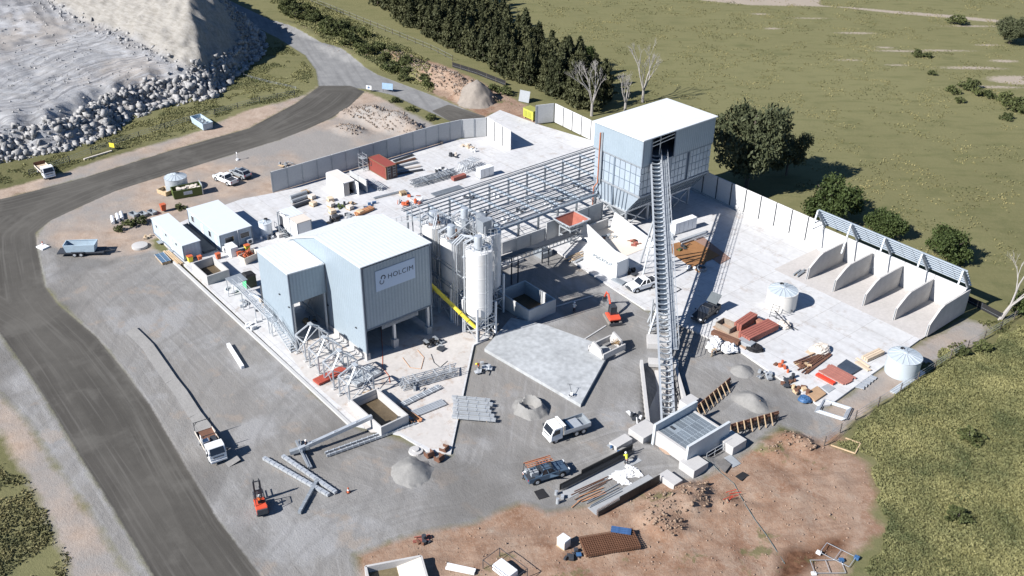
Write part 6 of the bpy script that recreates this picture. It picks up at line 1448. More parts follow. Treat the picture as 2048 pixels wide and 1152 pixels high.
# ------------------------------------------------------------------ loose heaps
def heap(label, u, v, R_, h, m, crater=0, name='gravel_heap', cat='heap', ex=1.0, rz=0):
    c_ = on(u, v); n = 44; vs = []; fs = []; sd_r = random.random()*90
    for i in range(n+1):
        for j in range(n+1):
            x = (i/n*2-1)*R_*1.3; y = (j/n*2-1)*R_*1.3; r = math.hypot(x, y)/R_
            nz = float(VNZ.fbm(np.array(x*.6+sd_r), np.array(y*.6), 4)); r2 = r*(1+.28*nz)
            z = h*max(0, 1-r2)**.9 if not crater else h*max(0, 1-abs(r2-.62)/.38)*(1 if x+y*.3 > -R_*.5 else .35)
            wx, wy = c_.x+x*ex*cos(rz)-y*sin(rz), c_.y+x*ex*sin(rz)+y*cos(rz)
            vs.append((x*ex, y, hgt(wx, wy)-c_.z+z*(1+.15*nz)+.03*float(VNZ.n(np.array(x*3.), np.array(y*3.)))-.06-.6*max(0, r2-.98)))
    for i in range(n):
        for j in range(n): a = i*(n+1)+j; fs.append((a, a+n+1, a+n+2, a+1))
    o = MB().add(vs, fs); return lone(o, name, m, label, cat, on(u, v), rz, smooth=True)
GRV = mat('heap_gravel', (.24, .235, .225), .95, var=.15, scale=2, bump=.8, bscale=10)
heap('rounded grey gravel heap in the middle of the lower yard', 824, 944, 2.5, 1.35, GRV); heap('grey sand heap with a scooped out hollow beside the concrete pad', 1060, 816, 2.25, 1.1, GRV, crater=1, ex=1.2)
heap('small grey stone heap against the kerb of the east slab', 1483, 742, 1.6, .95, GRV); heap('pale gravel heap on the track behind the pit', 1500, 803, 2.0, .6, GRV, ex=1.3)
heap('grey pointed heap next to the branch road end', 952, 205, 4.2, 2.6, mat('heap_tan', (.25, .22, .19), .95, var=.15, scale=1, bump=.6, bscale=6)); heap('brown heap of soil in front of the feed pit', 1345, 893, 1.9, .9, mat('heap_soil', (.32, .23, .17), .95, var=.2, scale=1, bump=.6, bscale=6))

# ------------------------------------------------------------------ fences, signs, barriers
def fence(label, pts, step, h, m, rails=2, mesh=False, name='wire_fence', solid=None):
    r = thing(name, label, 'fence', on(*pts[0])); W = [on(*p) for p in pts]; o0 = ORG[r.name]; pp = None
    for a, b in zip(W[:-1], W[1:]):
        L = (b-a).length; n = max(1, round(L/step))
        for k in range(n+1):
            c = a+(b-a)*(k/n)-o0
            if pp is None: pp = MB().beam((0, 0, -.2), (0, 0, h), .11).build('post', m, r); pp.location = c
            else: dup(pp, c, r)
        q = MB()
        for i in range(rails): z = h*(.35+.6*i/max(1, rails-1)); q.beam(a+Vector((0, 0, z)), b+Vector((0, 0, z)), .035)
        q.build('wire', GALVD, r, world=True)
        if solid: MB().beam(a+Vector((0, 0, h*.5)), b+Vector((0, 0, h*.5)), .03, h*.92).build('screen_cloth', solid, r, world=True)
    return r
fence('post and wire fence between the site and the rough paddock on the right', [(1648,892),(1710,840),(1800,785),(1900,718),(2000,660),(2080,600)], 4.2, 1.5, BARK, 3)
fence('fence of thin posts along the tree belt', [(600,-5),(700,35),(800,75),(862,100),(905,122)], 3.5, 1.4, BARK, 2)
fence('black shade cloth fence along the foot of the tree belt', [(905,134),(955,150),(1011,172)], 3.0, 1.3, BARK, 1, solid=BLACK)
fence('dark wire fence along the quarry verge', [(60,352),(140,325),(225,292),(330,258),(430,230),(520,205),(590,192)], 5.0, 1.3, DARK, 3)
fence('black screen fence beyond the end wall of the bays', [(1925,600),(2000,640)], 3.0, 1.2, DARK, 1, solid=BLACK)
fence('temporary frame fence lying on the grass of the verge', [(487,152),(535,165),(592,178)], 3.0, .5, GALV, 2)
def board(label, u, v, w_, h_, rz, m, z=.6, tilt=0., name='sign_board', cat='sign', mark=None):
    r = thing(name, label, cat, on(u, v), rz); b_ = MB().hexa([(-w_/2, 0, z), (w_/2, 0, z), (w_/2, .05, z), (-w_/2, .05, z), (-w_/2, tilt, z+h_), (w_/2, tilt, z+h_), (w_/2, tilt+.05, z+h_), (-w_/2, tilt+.05, z+h_)]).build('board', m, r)
    for s in (-1, 1): MB().beam((s*w_*.42, .08, 0), (s*w_*.42, .08+tilt, z+h_), .07).build('leg', DARK, r)
    if mark: MB().b2((-.1, -.03, z+h_*.2), (.1, -.005, z+h_*.85)).b2((-w_*.25, -.035, z+h_*.4), (w_*.25, -.01, z+h_*.6)).build('printed_arrow', mark, b_)
    return r
board('small white sign with a blue cross shaped mark at the road junction', 738, 184, 1.3, .9, radians(35), WHITE, mark=BLUE); board('blue-grey traffic board on a frame at the road junction', 775, 184, 2.6, 1.4, radians(35), mat('board_blue', (.28, .40, .55), .5), tilt=.2)
board('leaning grey panel frame with a white notice near the yellow generator', 1047, 205, 2.6, 2.4, radians(20), GREYP, tilt=.7, z=.1, name='site_barricade', cat='panel'); board('yellow sign standing in the verge grass', 225, 300, 1.2, .9, radians(30), YEL)
def cone(label, u, v, z=None):
    r = thing('traffic_cone', label, 'cone', on(u, v) if z is None else G(u, v, z)); MB().box((0, 0, .03), (.45, .45, .06)).build('base', BLACK, r); c = MB().lathe([(.2, .05), (.05, .75), (0, .76)], n=14).build('body', ORG_, r); MB().lathe([(.142, .33), (.105, .5)], n=14).build('band', WHITE, c)
cone('orange cone standing alone near the crossed steel beams', 697, 985); cone('orange and white cone on a white pad by the road bend', 86, 491); cone('orange cone beside the yellow generator', 1090, 240)
lone(MB().box((0, 0, .12), (1.7, 1.3, .24)), 'white_pad', WHITE, 'white pad on the ground under the cone by the road bend', 'pad', at(86, 495), .3)
for i, (u, v, lb) in enumerate(((1148,616,'in the building shade'),)): pass
def barrier(label, a, b, w_, h_, m, name='barrier', cat='barrier', z=0.):
    p, q = (on(*a), on(*b)) if not z else (G(*a, z), G(*b, z)); d = q-p; c = (p+q)/2; return lone(MB().b2((-d.length/2, -w_/2, 0), (d.length/2, w_/2, h_)), name, m, label, cat, c, math.atan2(d.y, d.x), bevel=.02)
barrier('white concrete barrier lying alone on the grey yard', (457, 692), (486, 738), .45, .5, WHITE); barrier('pale timber wheel stop at the verge beside the yellow sign', (168, 320), (224, 303), .35, .3, CREAM, 'timber_stop', 'beam')
barrier('grey steel gutter section lying at the edge of the paddock', (1785, 787), (1845, 745), .9, .25, GALV, 'gutter_section', 'gutter'); barrier('thin white kerb line across the shaded gravel', (1032, 637), (1186, 592), .22, .12, KERB, 'edge_strip', 'kerb'); barrier('thin concrete strip leading from the pad to the excavator', (1163, 683), (1212, 652), .2, .12, KERB, 'edge_strip', 'kerb')
# drain edge in the yard
dr = [(270,658),(285,672),(305,692),(330,728),(352,760),(372,785),(400,828),(425,860),(455,895),(480,925)]
mb = MB()
for a, b in zip(dr[:-1], dr[1:]):
    p, q = G(*a), G(*b); d = (q-p).normalized(); n = Vector((-d.y, d.x, 0)); mb.add([(*(p-n*1.5)[:2], -.02), (*(q-n*1.5)[:2], -.02), (*(q+n*.12)[:2], .36), (*(p+n*.12)[:2], .36), (*(q+n*.2)[:2], .0), (*(p+n*.2)[:2], .0)], [(0, 1, 2, 3), (3, 2, 4, 5)])
o = mb.build('drain_bank', mat('bank_gravel', (.225,.22,.213), .95, var=.14, scale=.5, bump=.6)); o['kind'] = 'structure'
# ------------------------------------------------------------------ steel stacks, timber, pallets and other loose goods
def run2(a, b, z):
    p, q = G(*a, z), G(*b, z)
    if z < .1: p.z, q.z = hgt(p.x, p.y), hgt(q.x, q.y)
    return p, q
def beams(label, a, b, n, gap, sec, m, z=0., name='steel_beams', cat='steel', layers=1, cleats=0, ib=False, group=None, jit=.0, skew=.0, bearer=True):
    """n parallel lengths lying from a to b, each a part; optional cleats on each"""
    p, q = run2(a, b, z); d = q-p; L = d.length; r = thing(name, label, cat, p, math.atan2(d.y, d.x), group); w_, h_ = sec; b0 = None
    if bearer:
        for f in (.15, .8): MB().box((L*f, 0, .05), (.1, max(.4, (n-1)*gap+w_), .1)).build('bearer', TIMB, r)
    for l in range(layers):
        for k in range(n):
            y = (k-(n-1)/2)*gap+random.uniform(-jit, jit); x = L/2+random.uniform(-jit, jit)*4; zz = .1+h_/2+l*(h_+.03); rz = random.uniform(-skew, skew)
            if b0 is None:
                mb = MB()
                if ib: mb.ibeam((-L/2, 0, 0), (L/2, 0, 0), w_, h_)
                else: mb.beam((-L/2, 0, 0), (L/2, 0, 0), w_, h_)
                for c in range(cleats): cx = -L/2+L*(c+.5)/cleats; mb.box((cx, 0, .02), (.08, w_+.08, h_+.06))
                b0 = mb.build('length' if not ib else 'beam', m, r); b0.location = (x, y, zz); b0.rotation_euler = (0, 0, rz)
            else: dup(b0, (x, y, zz), r, rz)
    return r
def lattice(label, a, b, w_, h_, n, m, z=0., name='lattice_stack', cat='steel', extra=0):
    """a pile of latticed frames: chords and lacing"""
    p, q = run2(a, b, z); d = q-p; L = d.length; r = thing(name, label, cat, p, math.atan2(d.y, d.x))
    for k in range(n):
        y = (k-(n-1)/2)*(w_/n)+random.uniform(-.05, .05); mb = MB(); zz = .12+random.uniform(0, .12); x0 = random.uniform(0, .06)*L; x1 = L-random.uniform(0, .08)*L; nn = max(3, int(L/.7))
        for s in (0, h_): mb.beam((x0, y, zz+s), (x1, y, zz+s), .09)
        for i in range(nn): xa = x0+(x1-x0)*i/nn; xb = x0+(x1-x0)*(i+1)/nn; mb.beam((xa, y, zz+(h_ if i % 2 else 0)), (xb, y, zz+(0 if i % 2 else h_)), .06)
        mb.build('frame', m, r)
    for k in range(extra): x = random.uniform(0, L*.9); MB().beam((x, -w_/2, h_+.2), (x+random.uniform(-.6, 1), w_/2, h_+.25), .09).build('loose_bar', m, r)
    return r
def pallet(label, u, v, rz=0., z=SZ, n=1, load=None, lh=.6, name='pallet_stack', cat='pallet', m=TIMB, sz=(1.2, 1.1), group=None):
    r = thing(name, label, cat, G(u, v, z) if z else on(u, v), rz, group); s0 = None
    for l in range(n):
        zz = l*.15
        for k in range(6):
            c = (-sz[0]/2+.06+(sz[0]-.12)*k/5, 0, zz+.125)
            if s0 is None: s0 = MB().box((0, 0, 0), (.11, sz[1], .025)).build('slat', m, r); s0.location = c
            else: dup(s0, c, r)
        for y in (-sz[1]/2+.06, 0, sz[1]/2-.06): MB().box((0, y, zz+.055), (sz[0], .09, .1)).build('bearer', m, r)
    if load: MB().box((0, 0, n*.15+lh/2), (sz[0]*.92, sz[1]*.92, lh)).build('load', load, r, bevel=.05)
    return r
def sheet(label, pts, t, m, z=SZ, name='plywood_sheet', cat='sheet'):
    P = [G(u, v, z) for u, v in pts]; c = sum((x for x in P), Vector())/len(P)
    if z < .1: c.z = max(hgt(p_.x, p_.y) for p_ in P)
    return lone(MB().prism([(p_.x-c.x, p_.y-c.y) for p_ in P], .02, .02+t), name, m, label, cat, c)
def bag(label, u, v, R_, h, m, z=SZ, name='bulk_bag', cat='bag', ex=1., rz=0., seed=0, jag=.12):
    n = 12; rs = random.Random(seed*7+int(u)); vs = []; fs = []
    for i in range(n+1):
        t = i/n*pi/2
        for j in range(16):
            a = 2*pi*j/16; rr = R_*(cos(t)**.35 if t < 1.57 else 0)*(1+jag*rs.uniform(-1, 1)+jag*.6*sin(3*a+u)+jag*.5*sin(5*a)); vs.append((rr*cos(a)*ex, rr*sin(a), h*sin(t)*(1+jag*1.6*rs.uniform(-1, 1))))
    for i in range(n):
        for j in range(16): fs.append((i*16+j, i*16+(j+1) % 16, (i+1)*16+(j+1) % 16, (i+1)*16+j))
    fs.append(tuple(range(n*16, n*16+16)))
    return lone(MB().add(vs, fs), name, m, label, cat, G(u, v, z) if z else on(u, v), rz)
def junk(label, u, v, n, R_, m, m2, z=SZ, name='equipment_pile', cat='equipment', hh=.7, seed=0):
    """small cluster of site gear: boxes, tubes and short bars of different sizes, each a part"""
    rs = random.Random(seed+int(u*3+v)); r = thing(name, label, cat, G(u, v, z) if z else on(u, v), rs.random()*3)
    for k in range(n):
        x, y = rs.uniform(-R_, R_), rs.uniform(-R_, R_)*.7; t = rs.random(); a = rs.random()*3.1; M_ = m if rs.random() < .6 else m2
        if t < .4: s = [rs.uniform(.25, .75) for _ in range(3)]; MB().box((x, y, s[2]*hh/2), (s[0], s[1], s[2]*hh), rz=a).build('crate', M_, r, bevel=.02)
        elif t < .65: h = rs.uniform(.3, .8)*hh*1.3; MB().tube((x, y, 0), (x, y, h), rs.uniform(.14, .28), n=12).build('drum', M_, r)
        elif t < .85: L = rs.uniform(.6, 1.5); MB().beam((x-cos(a)*L/2, y-sin(a)*L/2, .1), (x+cos(a)*L/2, y+sin(a)*L/2, .15+rs.uniform(0, .4)), .1).build('offcut', M_, r)
        else: MB().box((x, y, .06+rs.uniform(0, .2)), (rs.uniform(.5, 1.2), rs.uniform(.4, .9), .05), rz=a).build('board', M_, r)
    return r

# steel trestles in a row beside the building
tp = thing('steel_trestle', 'first steel conveyor trestle in the row, nearest the annex stair', 'trestle', (-103.2, 51.4, SZ), 0, 'row of braced steel trestles beside the building')
for (x, y, w_) in ((-1.2, -1.9, .16), (-1.2, 1.7, .16), (1.2, -1.9, .16), (1.2, 1.7, .16)): MB().ibeam((x, y, .1), (x, y, 2.9), w_, w_).build('post', GALV, tp)
for x in (-1.2, 1.2):
    MB().beam((x, -1.9, 2.9), (x*.2, -.1, 4.5), .17).build('raking_leg', GALV, tp); MB().beam((x, 1.7, 2.9), (x*.2, -.1, 4.5), .17).build('raking_leg', GALV, tp)
    MB().beam((x, -1.9, .3), (x, 1.7, 2.8), .08).beam((x, 1.7, .3), (x, -1.9, 2.8), .08).build('cross_brace', GALV, tp)
for y in (-1.9, 1.7):
    MB().beam((-1.2, y, .3), (1.2, y, 2.8), .08).beam((1.2, y, .3), (-1.2, y, 2.8), .08).build('cross_brace', GALV, tp); MB().beam((-1.2, y, 2.85), (1.2, y, 2.85), .14).build('cap_beam', GALV, tp)
MB().box((0, -.1, 4.55), (.9, .5, .12)).build('saddle_plate', GALV, tp)
for x in (-1.2, 1.2): MB().box((x, -1.9, .05), (.6, .6, .14)).build('base_plate', CBLOCK, tp); MB().box((x, 1.7, .05), (.6, .6, .14)).build('base_plate', CBLOCK, tp)
for k, (x, lb) in enumerate(((-99.3, 'second steel trestle in the row, counting from the annex stair'), (-95.4, 'third steel trestle in the row, over the red bundle'), (-91.4, 'last steel trestle in the row, nearest the open wash box'))): copy_thing(tp, (x, 51.2-.1*k, SZ), 0, lb)
block('low concrete plinth under the last steel trestle', 640, 770, 3.2, 1.1, .6) if False else None
lone(MB().box((0, 0, .35), (1.0, 4.6, .7)), 'trestle_plinth', CBLOCK, 'low concrete plinth under the last steel trestle', 'plinth', (-89.5, 51.0, SZ))
beams('bright red bundle lying on the concrete beneath the trestles', (632,768), (690,740), 4, .36, (.34,.3), ORG_ if False else mat('red_bundle', (.36,.07,.045), .7, var=.25, scale=4), SZ, 'red_bundle', 'bundle', layers=1)
beams('close-set pile of short galvanised sections beside the trestles', (702,768), (752,742), 9, .28, (.2,.2), GALV, SZ, 'steel_sections', 'steel', 2, cleats=4)
lattice('long pile of galvanised scaffold frames on the concrete in front of the building', (800,778), (918,745), 1.8, .9, 5, GALV, SZ, extra=8)
beams('pair of straight galvanised channels below the scaffold pile', (803,812), (880,775), 3, .3, (.2,.2), GALV, SZ, 'steel_channels', 'steel', cleats=6)
beams('flat bundle of galvanised channels pointing at the timber pile', (815,835), (888,806), 5, .26, (.2,.18), GALV, SZ, 'steel_channels', 'steel')
beams('orange and brown timber lengths across the channels near the wash box', (803,820), (835,845), 4, .3, (.16,.12), mat('orange_timber', (.48,.24,.12), .85, var=.3), SZ, 'timber_lengths', 'timber', 2, jit=.1, skew=.12)
junk('dark scrap and flat boards beside the wash box', 808, 842, 9, 1.1, DARK, GREYP, SZ, hh=.4)
for k, (va, lb) in enumerate(((800, 'rearmost galvanised conveyor section of the six at the slab edge'), (808, 'second galvanised section from the rear at the slab edge'), (815, 'third galvanised section from the rear at the slab edge'), (823, 'fourth galvanised section from the rear at the slab edge'), (831, 'fifth galvanised section from the rear at the slab edge'), (839, 'frontmost galvanised conveyor section of the six at the slab edge'))):
    beams(lb, (904+random.uniform(-2, 4), va-3), (985+random.uniform(-6, 8), va+4), 2, .30, (.13,.3), GALV, .26, 'conveyor_section', 'conveyor section', cleats=4, group='galvanised conveyor sections at the slab edge')
beams('very long galvanised truss lying from the yard up to the slab', (652,912), (832,848), 2, .55, (.16,.32), GALV, 0.03, 'long_truss', 'truss', cleats=16)
bm_ = thing('assembled_boom', 'big galvanised box beam resting on the wash box with a worker at its lower end', 'beam', (*G(600, 903)[:2], 0))
MB().beam(G(598, 899, .9), G(744, 833, 1.9), .42, .5).build('box_beam', GALV, bm_, world=True); MB().beam(G(580, 905, .5), G(618, 893, .9), .5, .5).beam(G(592, 882, .6), G(618, 935, .3), .22, .3).build('cross_beam', GALVD, bm_, world=True)
MB().beam(G(606, 905, .3), G(622, 936, .25), .35, .3).beam(G(598, 880, .3), G(604, 905, .9), .2).build('support_leg', GALVD, bm_, world=True); mb = MB()
for f in (.2, .5, .8): c = G(598, 899, .9)*(1-f)+G(744, 833, 1.9)*f; mb.box(c, (.12, .62, .62))
mb.build('joint_flange', GALV, bm_, world=True)
beams('left galvanised ladder beam of the crossed pair lying on the yard', (528,919), (658,993), 1, .3, (.42,.34), GALV, 0.03, 'cleated_beam', 'beam', cleats=14, bearer=False)
beams('right galvanised ladder beam of the crossed pair lying on the yard', (566,915), (672,988), 1, .3, (.42,.34), GALV, 0.03, 'cleated_beam', 'beam', cleats=12, bearer=False)
beams('short darker beam lying across the end of the crossed pair', (599,1029), (636,962), 1, .3, (.36,.36), GALVD, 0.03, 'cleated_beam', 'beam', cleats=5, bearer=False)
lattice('long stack of galvanised lattice steel in the back yard', (824,373), (916,347), 2.2, .7, 7, GALVD, SZ, extra=10)
beams('rusty red pipe bundle at the end of the lattice stack', (905,362), (930,354), 3, .3, (.28,.3), REDP, SZ, 'pipe_bundle', 'pipes', 2)
beams('long dark steel lengths lying in front of the lattice stack', (866,392), (922,375), 5, .3, (.18,.2), GALVD, SZ, 'steel_lengths', 'steel', skew=.01)
beams('single dark channel lying left of the dark steel lengths', (748,398), (812,382), 3, .2, (.14,.15), GALVD, SZ, 'steel_lengths', 'steel')
for k in range(5):
    beams(('rear dark steel section', 'second brown steel section', 'middle dark steel section', 'fourth pale steel section', 'front dark steel section')[k]+' lying to the right of the red container', (787-k*2, 324+k*7), (826+k*5, 311+k*7.5), 2, .3, (.2,.22), (DARK, RUST, GALVD, CREAM, DARK)[k], SZ, 'steel_section', 'steel', group='sections beside the red container')
lattice('scaffold frames standing upright in the back yard beside the white cabinet', (922,345), (955,330), 2.4, 1.4, 5, GALV, SZ, 'scaffold_rack', 'scaffold', extra=6)
lattice('tangle of galvanised frames lying in front of the red container', (738,365), (765,382), 1.6, .5, 5, GALV, SZ, 'frame_pile', 'steel')
sc_ = thing('scaffold_tower', 'slender scaffold tower beside the red container', 'scaffold', G(727, 340, SZ))
mb = MB()
for x in (-.7, .7):
    for y in (-.5, .5): MB().beam((x, y, 0), (x, y, 3.3), .06).build('standard', GALV, sc_)
for z in (.5, 1.5, 2.5, 3.1): mb.beam((-.7, -.5, z), (.7, -.5, z), .045).beam((-.7, .5, z), (.7, .5, z), .045).beam((-.7, -.5, z), (-.7, .5, z), .045).beam((.7, -.5, z), (.7, .5, z), .045)
mb.build('ledgers', GALV, sc_); MB().box((0, 0, 2.5), (1.5, 1.1, .06)).build('platform', GREYP, sc_)
for i, (u, v, lb) in enumerate(((712, 362, 'left grey precast slab standing on edge behind the cream container'), (728, 372, 'right grey precast slab standing on edge behind the cream container'))): lone(MB().box((0, 0, 1.2), (3.0, .2, 2.4)), 'precast_slab', PREC, lb, 'slab', G(u-2, v+8, SZ), -.02)
for i, (u, v, lb) in enumerate(((597, 393, 'rear roll of black mesh on the back slab'), (600, 401, 'middle roll of black mesh on the back slab'), (604, 411, 'front thick roll of black mesh on the back slab'))):
    p = G(u, v, SZ); lone(MB().tube((0, -1.7, .35), (0, 1.7, .35), .35, n=14), 'mesh_roll', GREYP if i < 2 else DARK, lb, 'roll', p, radians(4))
rows = [(611,386,'timber pallet stack behind the black mesh rolls',3,None), (624,397,'flat pallet with cardboard near the mesh rolls',1,CREAM), (627,411,'single small pallet right of the mesh rolls',1,PLY), (661,402,'pallet with brown carton nearest the cream container',1,PLY), (663,414,'cardboard load in the left column of pallets',2,CREAM), (665,426,'lower pallet of boxes in the left column',1,PLY),
    (700,418,'loaded pallet with red corner in the middle of the clutter',1,CREAM), (672,438,'dark wrapped pallet at the lower end of the left column',1,DARK), (720,428,'pallet beside the orange timber stack',1,TIMB), (806,389,'pile of boards beside the orange barriers',4,None)]
for u, v, lb, n, ld in rows: pallet(lb, u, v, random.uniform(-.3, .3), SZ, n, ld, .55)
beams('orange stained timber stack among the pallets', (712,432), (745,418), 4, .3, (.22,.2), mat('orange_timber', (.48,.24,.12), .85), SZ, 'timber_stack', 'timber', 2, jit=.05)
for (u, v, lb, a, b, n) in ((676,414,'jumble of green and black gear between the pallets',OLV,DARK,9), (692,432,'dark wheeled gear at the front of the clutter',DARK,GREYP,8), (700,410,'pile of cut timber and tins in the clutter',TIMB,DARK,8), (742,412,'dark stand of gas gear right of the clutter',DARK,BLUE,6),
        (664,442,'black pile of hoses at the front of the left pallet column',BLACK,DARK,9), (806,408,'group of orange machines on the slab behind the leftmost silo',ORG_,DARK,9), (832,402,'orange and white barriers beside the canopy corner',ORG_,WHITE,9), (828,392,'small orange drum near the canopy corner',ORG_,ORG_,2),
        (906,312,'dark bin and crates behind the scaffold frames',DARK,CREAM,8), (880,340,'white plastic wrap and debris in the back yard',WHITE,DARK,8), (930,292,'rear group of timber cable reels near the free-standing wall',PLY,CREAM,10), (945,300,'front group of timber cable reels',PLY,WHITE,7), (893,285,'flat plywood offcuts behind the reels',PLY,TIMB,4),
        (667,372,'orange coil of hose at the side of the cream container',ORG_,DARK,6), (700,385,'gear at the open door of the cream container',DARK,GREYP,5), (598,350,'black timber and wrapped steel behind the road side wall',DARK,TIMB,8), (570,330,'second pile of boards behind the road side wall',TIMB,GREYP,8),
        (935,395,'white wrapped units under the canopy near its left end',WHITE,DARK,7), (985,392,'white and blue machinery under the middle of the canopy',WHITE,GALV,9), (1040,420,'dark pumps and pipework under the canopy',DARK,GALV,11), (1060,400,'white cabinets under the canopy',WHITE,GALVD,8), (1100,415,'pale blue pipes under the canopy by the shaded wall',GALV,WHITE,10),
        (1152,372,'white wrapped cable drums beside the hopper building leg',WHITE,BLACK,8), (1120,400,'galvanised machine frames under the right end of the canopy',GALV,DARK,9), (1010,440,'white panels behind the shaded wall',WHITE,GALV,8), (960,430,'scattered parts under the canopy behind the silos',GALVD,WHITE,9),
        (538,476,'pumps and pipes beside the white chemical tank',DARK,WHITE,7), (565,462,'dark pipe fittings behind the white chemical tank',DARK,GREYP,7), (520,600,'saw bench and tools near the outside stair',GALVD,TIMB,7), (532,622,'rags and tools on a dark mat near the stair',DARK,TIMB,6), (485,610,'thin galvanised lengths lying near the kerb',GALV,GALVD,5), (505,652,'crumpled white wrap near the stair foot',WHITE,WHITE,6),
        (480,560,'white pump beside the green kiosk',WHITE,GALV,5), (968,738,'row of silver gas cylinders at the slab edge',GALV,DARK,10), (1580,765,'black and rusty machine parts on the edge of the east slab',DARK,RUST,12), (1530,752,'grey flat boards at the kerb of the east slab',GREYP,GALV,7), (1600,782,'rusty clamps beside the black machine',RUST,TIMB,9), (1568,735,'orange straps and thin rods left of the rusty lengths',ORG_,RUST,6),
        (1270,838,'tipped wheelbarrow and white bag by the trench wall',DARK,WHITE,8), (1238,902,'small blue crate beside the pale block',BLUE,GREYP,4), (1262,545,'black plastic bundles right of the lettered container',BLACK,DARK,10), (1275,488,'rusty and red fittings below the hopper building',RUST,REDP,7), (1385,536,'dark pump and hoses by the rust coloured plates',DARK,WHITE,6),
        (1365,497,'dark pipe supports above the rust coloured plates',DARK,OLV,9), (1340,478,'galvanised frames next to the switch cabinets',GALV,GALVD,8), (1140,1107,'small blue and black pump on the red earth',BLUE,DARK,6), (1120,1000,'grey flat sheets beside the dark plate',GREYP,GALV,3), (1605,730,'short rusty offcuts left of the rusty lengths',RUST,TIMB,6), (835,776,'crate of grey fittings on the apron',GREYP,PLY,5), (742,792,'open timber pallet with dark slats by the trestles',TIMB,DARK,5),
        (960,425,'small parts on the ground near the silo tops',DARK,GALVD,5), (985,668,'pale offcuts lying under the front silo',CREAM,DARK,8), (880,690,'hoses and fittings in the building shade',DARK,GREYP,6), (500,508,'blue and white compressor in front of the office',BLUE,WHITE,5), (1215,475,'conduit pieces behind the feed hopper',GALVD,RUST,6), (640,560,'white pallet load inside the annex opening',WHITE,BLUE,5), (622,640,'timber and gear in the shade under the annex',DARK,TIMB,8)):
    junk(lb, u, v, n, 1.1, a, b, SZ if not (u > 1100 and v > 830) else 0.0)
for u, v, lb, m, s in ((381,519,'yellow topped orange bin nearest the kerb end of the cabins',YEL,1.), (400,517,'orange bin between the two site cabins',ORG_,.8), (437,513,'orange bin at the corner of the wide office',ORG_,.9), (327,416,'orange and white water filled barrier behind the narrow cabin',ORG_,1.1), (495,497,'yellow hazard bin beside the gas box',YEL,1.), (478,508,'orange bin left of the sandy skip',ORG_,.8)):
    r = thing('waste_bin', lb, 'bin', G(u, v+4, SZ)); MB().hexa([(-.3*s, -.3*s, 0), (.3*s, -.3*s, 0), (.3*s, .3*s, 0), (-.3*s, .3*s, 0), (-.4*s, -.4*s, .95*s), (.4*s, -.4*s, .95*s), (.4*s, .4*s, .95*s), (-.4*s, .4*s, .95*s)]).build('body', m, r); MB().box((0, 0, 1.0*s), (.85*s, .85*s, .1)).build('lid', ORG_, r)
lone(MB().box((0, 0, .8), (2.1, 1.3, 1.6)), 'gas_cabinet', WHITE, 'white gas cabinet in front of the office windows', 'cabinet', G(465, 508, SZ), 0, bevel=.03)
# west details
cl_ = thing('hose_coil', 'big white coil of hose lying on the concrete near the kerb', 'hose', G(463, 581, SZ))
for k in range(5): mb = MB(); mb.ring((0, 0, .08+.1*(k % 3)), .75+.13*(k//2), .11, 24); mb.build('loop', WHITE, cl_)
dc = thing('duct_piece', 'shiny grey duct piece lying by the stair', 'duct', G(512, 598, SZ), .3); MB().tube((-1.1, 0, .4), (1.1, 0, .4), .4, n=14).build('duct', GALV, dc, smooth=True); MB().box((1.3, 0, .35), (.5, .8, .7)).build('end_box', PLY, dc)
lone(MB().lathe([(0, 0), (1.25, 0), (1.25, .38), (1.1, .42), (0, .42)], n=28), 'concrete_ring', CBLOCK, 'round flat concrete pit cover on the dirt by the cabins', 'pit cover', at(280, 494), smooth=True)
for k, (u, v, lb) in enumerate(((226,443,'leftmost of the three white pipes on the dirt'), (236,438,'middle of the three white pipes on the dirt'), (244,434,'rightmost of the three white pipes on the dirt'))): lone(MB().tube((-1.3, 0, .3), (1.3, 0, .3), .3, n=14, cap=False).tube((-1.29, 0, .3), (1.29, 0, .3), .25, n=14), 'concrete_pipe', WHITE, lb, 'pipe', at(u, v), radians(-15), smooth=False)
for u, v, lb in ((268,432,'dark scoop bucket right of the white pipes'), (287,431,'first grey trough behind the narrow cabin'), (305,427,'second grey trough behind the narrow cabin')): r = thing('steel_trough', lb, 'trough', at(u, v), .25); skip(r, -.8, .8, -.45, .45, .05, .5, GALVD, fl=.08, t=.04)
r = thing('timber_crate', 'open timber formwork crate left of the olive skip bin', 'crate', at(331, 387), .3); skip(r, -1.2, 1.2, -.8, .8, .05, .8, TIMB, fl=.05)
r = thing('window_stack', 'stack of blue framed glazed panels on the gravel by the cabin', 'panels', at(326, 520), -.05)
for k in range(6): MB().box((-1.4+k*.55, 0, .45), (.5, 1.4, .06)).build('glazed_panel', mat('blue_glass', (.10, .17, .26), .3), r)
for y in (-.72, 0, .72): MB().box((0, y, .5), (3.5, .07, .08)).build('frame_rail', GALV, r)
MB().box((0, 0, .2), (3.3, 1.3, .38)).build('crate_base', TIMB, r)
beams('pale sawn timber lengths stacked beside the glazed panels', (333,505), (362,531), 3, .28, (.26,.16), TIMB, 0.03, 'timber_lengths', 'timber', 2, jit=.06)
junk('broken timber box at the corner of the narrow cabin', 297, 475, 6, .7, PLY, TIMB, 0.)
pl_ = thing('marker_post', 'white marker post on a round foot on the dirt', 'post', at(475, 320)); MB().beam((0, 0, 0), (0, 0, 1.6), .08).build('post', WHITE, pl_); MB().tube((0, 0, 0), (0, 0, .25), .3, n=12).build('foot', WHITE, pl_); MB().box((0, 0, 1.5), (.35, .06, .3)).build('plate', WHITE, pl_)
